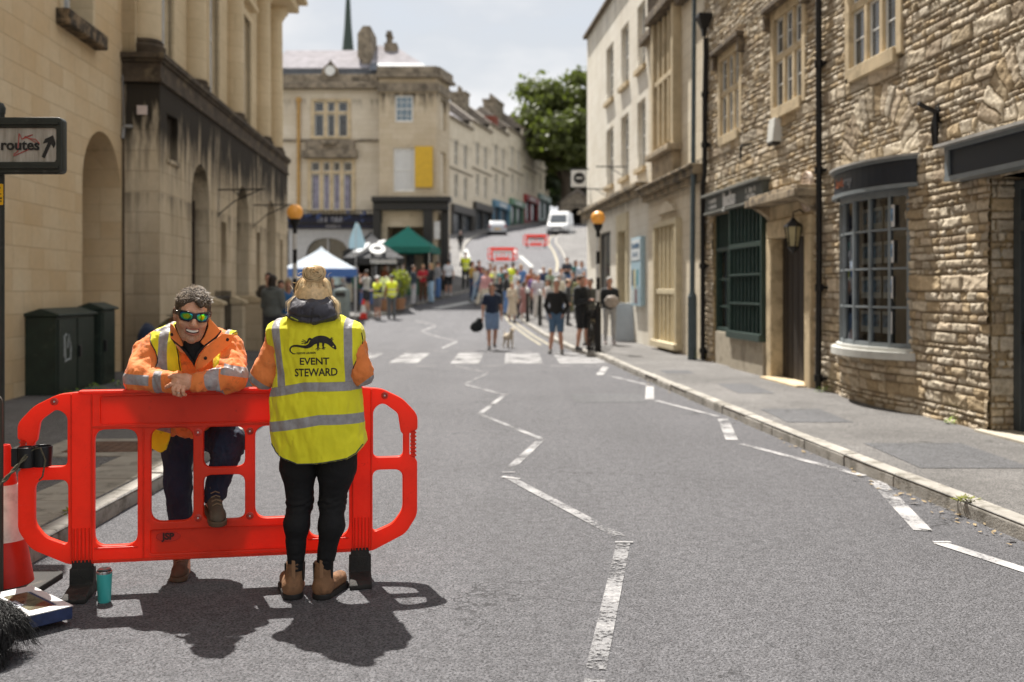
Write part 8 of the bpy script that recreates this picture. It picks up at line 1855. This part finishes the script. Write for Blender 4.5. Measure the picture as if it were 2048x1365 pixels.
# teeth
TE = M('teeth', (.85, .82, .74), .25, .05)
def teeth(P):
    sm = smile(P); d = (((P[..., 0] / .0315) ** 2 + ((P[..., 1] + .068) / .027) ** 2) ** .5 - 1) * .026; d = smax(d, np.abs(sm - .0015) - .0066, .0015); return d + .0007 * np.exp(-((np.abs(((P[..., 0] + .0035) / .007) % 1 - .5) - .5) / .06) ** 2)
v, q = surfnet(teeth, (-.035, -.105, -.08), (.035, -.03, -.045), .0014); m4 = np.array(HM); link('teeth', mesh_np('teeth', v @ m4[:3, :3].T + m4[:3, 3], q), TE, mn, smooth=True)
MB().lathe([(.0098, -.0018), (.0112, -.0015), (.0112, .0015), (.0098, .0018)], 20).build('ring', M('silver_ring', (.75, .75, .72), .15, metal=1), mn, smooth=True, tf=Matrix.Translation(Q(356.8, 785.5, 4.886)) @ Matrix.Rotation(R(4), 4, 'X'))
# sunglasses
def lensm():
    m, n, b, L = _new('mirror_lens'); t = n.nodes.new('ShaderNodeTexCoord'); s = n.nodes.new('ShaderNodeSeparateXYZ'); L(t.outputs['Object'], s.inputs[0])
    ax = math_(n, L, 'SUBTRACT', math_(n, L, 'ABSOLUTE', s.outputs[0]), .034); r2 = math_(n, L, 'ADD', math_(n, L, 'POWER', math_(n, L, 'DIVIDE', ax, .030), 2), math_(n, L, 'POWER', math_(n, L, 'DIVIDE', math_(n, L, 'SUBTRACT', s.outputs[2], .006), .019), 2))
    rr = math_(n, L, 'ADD', r2, math_(n, L, 'MULTIPLY', math_(n, L, 'SUBTRACT', noise(n, L, t.outputs['Object'], 70, 4, .6), .5), .9))
    L(ramp(n, L, rr, [(.12, (.42, .62, .06)), (.42, (.12, .62, .12)), (.68, (.02, .40, .42)), (.95, (.02, .10, .42))]), b.inputs['Base Color']); b.inputs['Metallic'].default_value = 1; b.inputs['Roughness'].default_value = .07; return m
gl = bpy.data.objects.new('sunglasses', None); C.objects.link(gl); gl.parent = mn; gl.matrix_local = HM
lp = lambda s: roundpoly([(s * .007, .020), (s * .036, .025), (s * .063, .024), (s * .066, .006), (s * .054, -.013), (s * .026, -.015), (s * .010, -.003)], .010, 5)
shellf = lambda P, th: np.abs(ell(P, (0, .005, .005), (.079, .121, .16))) - th
LM_ = lensm()
for s in (-1, 1):
    pl = lp(s); sdf_obj('lens', lambda P: smax(smax(shellf(P, .0016), polysd(P[..., 0], P[..., 2], pl), .001), P[..., 1] - .0, .001), (-.08 if s < 0 else .0, -.128, -.02), (.0 if s < 0 else .08, -.03, .032), .0022, LM_, gl)
fo = roundpoly([(-.073, .030), (-.035, .031), (0, .024), (.035, .031), (.073, .030), (.075, .012), (.061, -.018), (.024, -.020), (.009, -.006), (0, -.000), (-.009, -.006), (-.024, -.020), (-.061, -.018), (-.075, .012)], .006, 3)
def frf(P):
    X, Z = P[..., 0], P[..., 2]; d = smax(shellf(P, .0030), polysd(X, Z, fo), .001)
    for s in (-1, 1): d = np.maximum(d, -(polysd(X, Z, lp(s)) + .0005))
    d = smax(d, P[..., 1] + .028, .001)
    for s in (-1, 1): d = np.minimum(d, smax(cap(P, (s * .077, -.042, .018), (s * .084, .03, .012), .0045), 0 * X - 1, .001)); 
    return d
sdf_obj('frame', frf, (-.095, -.13, -.026), (.095, .045, .038), .0018, M('gloss_black', (.012, .012, .014), .18, spec=.6), gl)
# hair
MH = [M('man_hair_dark', (.06, .04, .026), .5, .3, 60), M('man_hair_sunlit', (.46, .38, .30), .38, .3, 60, spec=.7)]
def mhair(P):
    d = ell(P, (0, .020, .045), (.083, .103, .088)); fr = -ell(P, (0, -.10, -.004), (.064, .072, .086)); d = smax(d, fr, .010); d = smax(d, -(P[..., 2] - (.01 + np.clip(-P[..., 1] - .0, 0, 1) * .6)), .01)
    d = smin(d, cap(P, (.012, -.088, .078), (.026, -.098, .058), .017, .010), .014)
    return d + .0025 * wob(P, .022, 7) + .0015 * wob(P, .009, 8)
mhair_ = mhair
v, q = surfnet(mhair_, (-.11, -.13, -.02), (.11, .15, .15), .003); mh = link('hair', mesh_np('hair', v @ m4[:3, :3].T + m4[:3, 3], q), MH[0], mn, smooth=True)
cur = []; rm = np.random.default_rng(5)
for k in range(2600):
    th = rm.uniform(0, 1.05) ** .8; ph = rm.uniform(-PI, PI); nrm = np.array((math.sin(th * 1.35) * math.cos(ph), math.sin(th * 1.35) * math.sin(ph), math.cos(th * 1.35))); p = np.array((0, .02, .045)) + nrm * np.array((.083, .103, .088))
    if p[1] < -.062 and p[2] < .082: 
        if abs(p[0] - .018) > .022 or p[2] < .055: continue
    ln = rm.uniform(.012, .026) * (1 if p[2] > .07 else .3); dr2 = np.array((rm.normal() * .5 + .25, -.75 + rm.normal() * .4, .15 + rm.normal() * .2)) + nrm * .35; dr2 /= np.linalg.norm(dr2); cl_ = rm.normal(size=3) * .35
    pts = [p + (dr2 * t + cl_ * t * t - nrm * t * t * .6) * ln for t in np.linspace(0, 1, 5)]; pts = [m4[:3, :3] @ a + m4[:3, 3] for a in pts]; cur.append((pts, 1 if rm.random() < .6 and p[2] > .06 else 0))  # paler strands on the crown carry the sunlight in their colour
strands('hair_strands', cur, .0013, MH, mh)
# jacket
X_l = lambda u, d=5.05: Q(u, 0, d)[0]; Z_l = lambda v, d=5.05: Q(0, v, d)[2]
def jmm(n, L, x, y, z):
    fr = math_(n, L, 'LESS_THAN', y, .0 if False else -.20)
    a = AND(n, L, math_(n, L, 'LESS_THAN', x, X_l(305)), within(n, L, z, lin(n, L, x, ((X_l(247), Z_l(757)), (X_l(305), Z_l(760)))), .026))
    b_ = AND(n, L, within(n, L, x, X_l(317, 5.0), .026), math_(n, L, 'LESS_THAN', z, Z_l(741)), math_(n, L, 'GREATER_THAN', z, .9))
    c = AND(n, L, within(n, L, x, lin(n, L, z, ((Z_l(740), X_l(431)), (Z_l(785), X_l(437)))), .028), math_(n, L, 'LESS_THAN', z, Z_l(735)), math_(n, L, 'GREATER_THAN', z, .9))
    d = AND(n, L, math_(n, L, 'GREATER_THAN', x, X_l(446)), within(n, L, z, lin(n, L, x, ((X_l(446), Z_l(737)), (X_l(493), Z_l(748)))), .025))
    return ORR(n, L, a, b_, c, d)
JM = garment('orange_jacket_worn', ORA, jmm, .55, .10, .008)
cuffc = np.array(Q(385, 765, 4.95))
def m_jack(P):
    g_ = .028; d = uni(.035, m_torso(P, g_ - .004), m_arms(P, g_)); d = smax(d, Q(0, 872, 5.4)[2] - P[..., 2], .01)
    d = smax(d, -cap(P, Q(384, 668, 5.10), Q(386, 640, 4.95), .078, .10), .012)
    e = folds(P, .010, .20, 11) + .005 * wob(P, .07, 13, (1, 1, .7)) ; return d + e
jk = sdf_obj('jacket', m_jack, (-.66, -.60, .66), (.42, .26, 1.36), .0075, JM, mn)
# elastic cuff on the upper wrist, gathered
def cuff(P):
    a, b_ = np.array(Q(397, 765, 4.968)), np.array(Q(381, 764.5, 4.948)); ax = (b_ - a) / np.linalg.norm(b_ - a); t = (P - a) @ ax; d = cap(P, a, b_, .048, .040); D = P - a - t[..., None] * ax; an = np.arctan2(D[..., 2], D[..., 1])
    return smax(d, t - np.linalg.norm(b_ - a) - .004, .004) + .0022 * np.sin(an * 26)
sdf_obj('cuff', cuff, Q(404, 790, 4.87), Q(372, 740, 5.05), .003, garment('cuff_orange', (.80, .22, .05), None, .3, .05), jk)
# collar: two stiff orange flaps and the black inner collar
def flap(poly, bulge_, name, mat, parent, th=.006, d0=5.0, off=(0, 0), dn=None):
    pz = [mxz(u, v, d0) for u, v in poly]; xs = [p[0] for p in pz]; zs = [p[1] for p in pz]; cxm, czm = sum(xs) / len(xs), sum(zs) / len(zs)
    def f(P):
        ys_ = bulge_(P[..., 0], P[..., 2]); return smax(np.abs(P[..., 1] - ys_) - th, polysd(P[..., 0], P[..., 2], pz), .004) * .8
    yy = [float(bulge_(np.float32(a), np.float32(b_))) for a, b_ in pz]; return sdf_obj(name, f, (min(xs) - .01, min(yy) - .06, min(zs) - .01), (max(xs) + .01, max(yy) + .06, max(zs) + .01), .004, mat, parent)
nx_ = Q(386, 0, 5.0)[0]
cone = lambda X, Z: (Q(0, 0, 4.95)[1] + np.abs(X - nx_) ** 1.6 * 2.6 + (1.25 - Z) * .42)
BLKC = M('black_fleece', (.012, .013, .015), .8, .3, 30, .003, 90); OC = garment('orange_collar', (.92, .30, .08), None, .15, .08)
flap([(350, 648), (418, 645), (422, 662), (412, 690), (400, 706), (391, 722), (386, 735), (380, 718), (368, 700), (356, 672)], lambda X, Z: cone(X, Z) + .022, 'inner_collar', BLKC, jk)
flap([(344, 647), (349, 648), (357, 658), (366, 676), (371, 690), (366, 693), (352, 684), (337, 676), (340, 656)], lambda X, Z: cone(X, Z) + .002, 'collar', OC, jk)
flap([(423, 634), (427, 640), (439, 662), (430, 674), (410, 691), (405, 684), (413, 672), (420, 655)], lambda X, Z: cone(X, Z) + .0, 'collar', OC, jk)
flap([(337, 675), (366, 692), (375, 700), (389, 724), (387, 728), (372, 706), (362, 695), (337, 679)], lambda X, Z: cone(X, Z) + .006, 'collar_edge', BLKC, jk, .008)
flap([(438, 659), (440, 663), (431, 677), (411, 694), (397, 712), (392, 724), (390, 718), (397, 704), (409, 690), (429, 673)], lambda X, Z: cone(X, Z) + .006, 'collar_edge', BLKC, jk, .008)
flap([(411, 694), (440, 668), (457, 672), (450, 690), (424, 716), (404, 736), (389, 742), (391, 726), (399, 710)], lambda X, Z: cone(X, Z) + .016, 'storm_flap', OC, jk, .007)
JB = bvh_of(jk)
for (u, v, dd2) in ((345.5, 669, 0), (446.5, 681, 0), (409.5, 717, 0)):
    x, z = mxz(u, v, 5.0); y = float(cone(np.float32(x), np.float32(z))) + (.0 if u < 400 else .014) - .010
    MB().lathe([(.0, .004), (.006, .004), (.009, .0)], 14).build('press_stud', M('dark_stud', (.03, .02, .018), .4, metal=.3), jk, tf=Matrix.Translation((x, y, z)) @ Matrix.Rotation(R(90), 4, 'X'))
# vest over the jacket
def vmm(n, L, x, y, z):
    X5 = lambda u: X_l(u, 5.1); Z5 = lambda v: Z_l(v, 5.1)
    a = within(n, L, x, lin(n, L, z, ((Z5(666), X5(323)), (Z5(745), X5(324.5)))), .024); b_ = AND(n, L, math_(n, L, 'GREATER_THAN', x, X5(400)), within(n, L, x, lin(n, L, z, ((Z5(640), X5(434)), (Z5(700), X5(447)))), .018))
    s_ = AND(n, L, math_(n, L, 'GREATER_THAN', z, Z5(664)), within(n, L, z, lin(n, L, x, ((X5(296), Z5(668)), (X5(334), Z5(656)))), .014), math_(n, L, 'LESS_THAN', x, X5(334))); return ORR(n, L, a, b_, s_)
VM_ = garment('yellow_vest_worn', YEL, vmm, 0, .15, .006)
def pv(pts, d=5.12): return [mxz(u, v, d) for u, v in pts]
vl_ = pv([(346, 628), (330, 640), (293, 668), (300, 684), (312, 706), (317, 720), (319, 752), (364, 752), (361, 715), (356, 693), (343, 676)]); vr_ = pv([(418, 622), (466, 648), (456, 670), (440, 705), (447, 740), (432, 742), (424, 712), (436, 690), (442, 662), (430, 640)])
def m_vest(P):
    d = uni(.035, m_torso(P, .036), cap(P, ARMS_M[0][0], ARMS_M[0][1], .096), cap(P, ARMS_M[1][0], ARMS_M[1][1], .094)) + folds(P, .008, .2, 11) + .004 * wob(P, .1, 15, (1.4, 1, .3)); cl2 = np.minimum(polysd(P[..., 0], P[..., 2], vl_), polysd(P[..., 0], P[..., 2], vr_))
    return smax(smax(d, cl2, .003), -cap(P, Q(384, 668, 5.10), Q(386, 640, 4.95), .088, .11), .01)
vs2 = sdf_obj('hi_vis_vest', m_vest, (-.42, -.45, .95), (.28, .1, 1.40), .006, VM_, mn)
B2 = bvh_of(vs2)
for pts in ([vl_[i] for i in (2, 3, 4, 5, 6)], [vl_[i] for i in (7, 8, 9, 10)], [vr_[i] for i in (1, 2, 3)]):
    ctr = (sum(p[0] for p in pts) / len(pts)); edge_tube(B2, [(p[0] + (.004 if pts[0] is vl_[2] else -.004), p[1]) for p in pts], .003, INKB, vs2, off=.0)
tail_p = pv([(287, 846), (345, 846), (343, 878), (335, 899), (325, 905), (312, 899), (293, 885), (286, 868)], 5.3)
def tailm(n, L, x, y, z): return AND(n, L, math_(n, L, 'GREATER_THAN', x, X_l(316, 5.3)), math_(n, L, 'GREATER_THAN', z, lin(n, L, x, ((X_l(316, 5.3), Z_l(856, 5.3)), (X_l(343, 5.3), Z_l(866, 5.3))))))
sdf_obj('vest_tail', lambda P: smax(np.abs(P[..., 1] - (Q(0, 0, 5.28)[1] + .02 * wob(P, .2, 3))) - .006, polysd(P[..., 0], P[..., 2], tail_p), .004) * .8, (tail_p[0][0] - .02, -.26, .6), (tail_p[1][0] + .02, -.08, .86), .005, garment('yellow_tail', YEL, tailm, 0, .2), vs2)
# jeans
JE = M('dark_denim', (.012, .022, .046), .85, .35, 6, .004, 130, dirt=((.035, .05, .08), 5, .55, .5))
def m_jean(P):
    d = smin(m_legs(P, .004), ell(P, Q(385, 850, 5.5), (.185, .125, .14)), .05); d = smax(d, P[..., 2] - Q(0, 838, 5.5)[2], .01); kn_ = np.linalg.norm(P - np.array(Q(450, 900, 5.3), np.float32), axis=-1)
    d = smax(d, -(P[..., 2] - np.where(P[..., 0] > Q(395, 0, 5.3)[0], Q(0, 1004, 5.22)[2], Q(0, 1124, 5.42)[2])), .006); return d + folds(P, .006, .11, 17) + .004 * np.sin(P[..., 2] * 120 + 6 * wob(P, .12, 3)) * np.exp(-(kn_ / .12) ** 2)
sdf_obj('jeans', m_jean, (-.35, -.34, .06), (.22, .25, .86), .0075, JE, mn)
# shoes
SH_ = M('olive_suede', (.085, .065, .045), .85, .25, 18, .003, 100); SOL = M('brown_sole', (.10, .06, .035), .7); SH2 = M('brown_suede', (.12, .065, .04), .85, .25, 18, .003, 100)
def shoe(a, h, mat, parent, sole=.028):
    """a = heel point on the ground, h = heading (unit vector), built in local frame then turned"""
    M4 = Matrix.Translation(a) @ h
    f = lambda P: smax(uni(.02, cap(P, (0, .05, .075), (0, .22, .045), .040, .034), cap(P, (0, .03, .06), (0, .05, .13), .042, .045), cap(P, (0, .22, .04), (.004, .245, .035), .040, .036)), sole - P[..., 2], .003) + .0015 * wob(P, .04, 3)
    v, q = surfnet(f, (-.07, -.04, 0), (.07, .31, .2), .005); m_ = np.array(M4); s1 = link('shoe', mesh_np('shoe', v @ m_[:3, :3].T + m_[:3, 3], q), mat, parent, smooth=True)
    f2 = lambda P: smax(cap(P * np.array((1, 1, 0)), (0, .03, 0), (.002, .24, 0), .046, .046), np.abs(P[..., 2] - sole / 2) - sole / 2, .004); v, q = surfnet(f2, (-.07, -.05, -.01), (.07, .32, .05), .005); link('sole', mesh_np('sole', v @ m_[:3, :3].T + m_[:3, 3], q), SOL, s1, smooth=True)
    mb = MB()
    for k in range(5): y = .11 + k * .025; z = .128 - k * .013; mb.tube([(-.022, y, z - .006), (0, y + .003, z + .0045), (.022, y, z - .006)], .0035, 5)
    mb.build('laces', M('tan_laces', (.22, .15, .09), .8), s1, tf=M4); return s1
shoe(Q(364, 0, 5.46)[:2] + (0,), Matrix.Rotation(R(180 + 15), 4, 'Z'), SH2, mn)
shoe((Q(418, 0, 5.24)[0], Q(0, 0, 5.29)[1], .362), Matrix.Rotation(R(180 + 24), 4, 'Z') @ Matrix.Rotation(R(-8), 4, 'X'), SH_, mn)

# ---- man crouching by the cabinets ---------------------------------------
t = thing('person', 'man in an olive jacket and hat bending down behind the green cabinets', 'person', (-5.72, 16.6, .1), R(0))
sdf_obj('body', lambda P: uni(.05, ell(P, (-.10, .1, .42), (.17, .16, .15)), cap(P, (-.08, .05, .5), (.12, -.10, .82), .14, .15), ell(P, (.24, -.22, .95), (.085, .1, .11)), cap(P, (.12, -.12, .85), (.2, -.2, .93), .06), cap(P, (.0, -.1, .42), (.28, -.25, .48), .09, .07), cap(P, (.28, -.25, .48), (.18, -.1, .06), .065, .045), cap(P, (-.1, .05, .4), (.1, -.3, .48), .09, .07), cap(P, (.1, -.3, .48), (.02, -.15, .06), .065, .045), cap(P, (.22, -.18, .8), (.35, -.3, .6), .05, .04), cap(P, (.35, -.3, .6), (.32, -.45, .45), .04, .03), cap(P, (.02, -.18, .04), (.05, -.32, .04), .04), cap(P, (.18, -.1, .04), (.24, -.27, .04), .04)), (-.4, -.6, -.02), (.5, .4, 1.15), .016, SKIN2, t)
sdf_obj('jacket', lambda P: smax(uni(.05, ell(P, (-.10, .1, .46), (.2, .18, .15)), cap(P, (-.08, .05, .52), (.12, -.10, .80), .165, .17), cap(P, (.2, -.12, .8), (.35, -.3, .6), .075, .06), cap(P, (.0, -.2, .8), (.2, -.42, .6), .075, .06)), .36 - P[..., 2], .02) + .008 * wob(P, .15, 3), (-.45, -.6, .3), (.55, .4, 1.1), .015, cloth((.11, .10, .05)), t)
sdf_obj('trousers', lambda P: uni(.04, ell(P, (-.10, .1, .38), (.19, .18, .12)), cap(P, (.0, -.1, .40), (.28, -.25, .48), .11, .085), cap(P, (.28, -.25, .48), (.18, -.1, .08), .08, .06), cap(P, (-.1, .05, .4), (.1, -.3, .48), .11, .085), cap(P, (.1, -.3, .48), (.02, -.15, .08), .08, .06)), (-.4, -.5, 0), (.5, .4, .62), .015, cloth((.03, .03, .035)), t)
sdf_obj('hat', lambda P: smin(ell(P, (.245, -.21, 1.02), (.10, .115, .085)), ell(P, (.245, -.23, 1.0), (.17, .185, .018)), .02), (.0, -.5, .93), (.5, .1, 1.15), .012, cloth((.12, .11, .06)), t)
t = thing('backpack', 'navy blue backpack on the crouching man by the cabinets', 'backpack', (-5.98, 16.4, .12)); sdf_obj('bag', lambda P: ell(P, (0, 0, .55), (.15, .2, .30)) + .012 * wob(P, .15, 3), (-.25, -.3, .2), (.25, .3, .95), .016, cloth((.018, .028, .06)), t)

# ---- shaggy black dog at the lower left corner ---------------------------
dg = thing('dog', 'shaggy black dog lying at the bottom left corner, mostly out of frame', 'dog', (-2.34, 4.12, 0))
dogf = lambda P: uni(.06, ell(P, (.03, 0, .12), (.27, .17, .13)), ell(P, (-.22, .02, .14), (.2, .15, .14)), cap(P, (-.35, 0, .16), (-.5, .02, .27), .09, .08), ell(P, (-.55, .02, .30), (.10, .09, .085)), cap(P, (-.62, .02, .28), (-.72, .02, .25), .05, .035), ell(P, (-.52, -.08, .30), (.04, .02, .07)), ell(P, (-.52, .11, .30), (.04, .02, .07)), cap(P, (-.35, -.10, .08), (-.62, -.14, .04), .05, .035), cap(P, (-.35, .14, .08), (-.62, .16, .04), .05, .035), cap(P, (.10, -.13, .08), (-.08, -.24, .05), .075, .04), cap(P, (.2, .05, .1), (.24, -.12, .04), .05, .04))
BF = M('black_fur', (.012, .011, .011), .6, .4, 20); BF2 = M('black_fur_sheen', (.022, .021, .02), .45, .3, 20, spec=.6)
db = sdf_obj('body', dogf, (-.85, -.35, -.01), (.36, .30, .45), .012, BF, dg); cur = []; rd_ = np.random.default_rng(9); me = db.data; vc = np.array([v.co[:] for v in me.vertices]); vn = np.array([v.normal[:] for v in me.vertices]); ii = rd_.choice(np.where((vc[:, 0] > -.35) & (vn[:, 2] > -.3))[0], 5200)
for i in ii:
    p = vc[i] + rd_.normal(size=3) * .004; n_ = vn[i]; flow = np.array((.35 + .5 * math.sin(p[1] * 14), .5 * math.sin(p[0] * 17 + 1), -1.0)) + rd_.normal(size=3) * .18; ln = rd_.uniform(.045, .085); cur.append(([p + (n_ * .55 * t + flow * t * t * .9 + n_ * .1 * math.sin(t * 5)) * ln for t in np.linspace(0, 1, 6)], 1 if rd_.random() < .3 else 0))
strands('fur', cur, .0016, [BF, BF2], db)
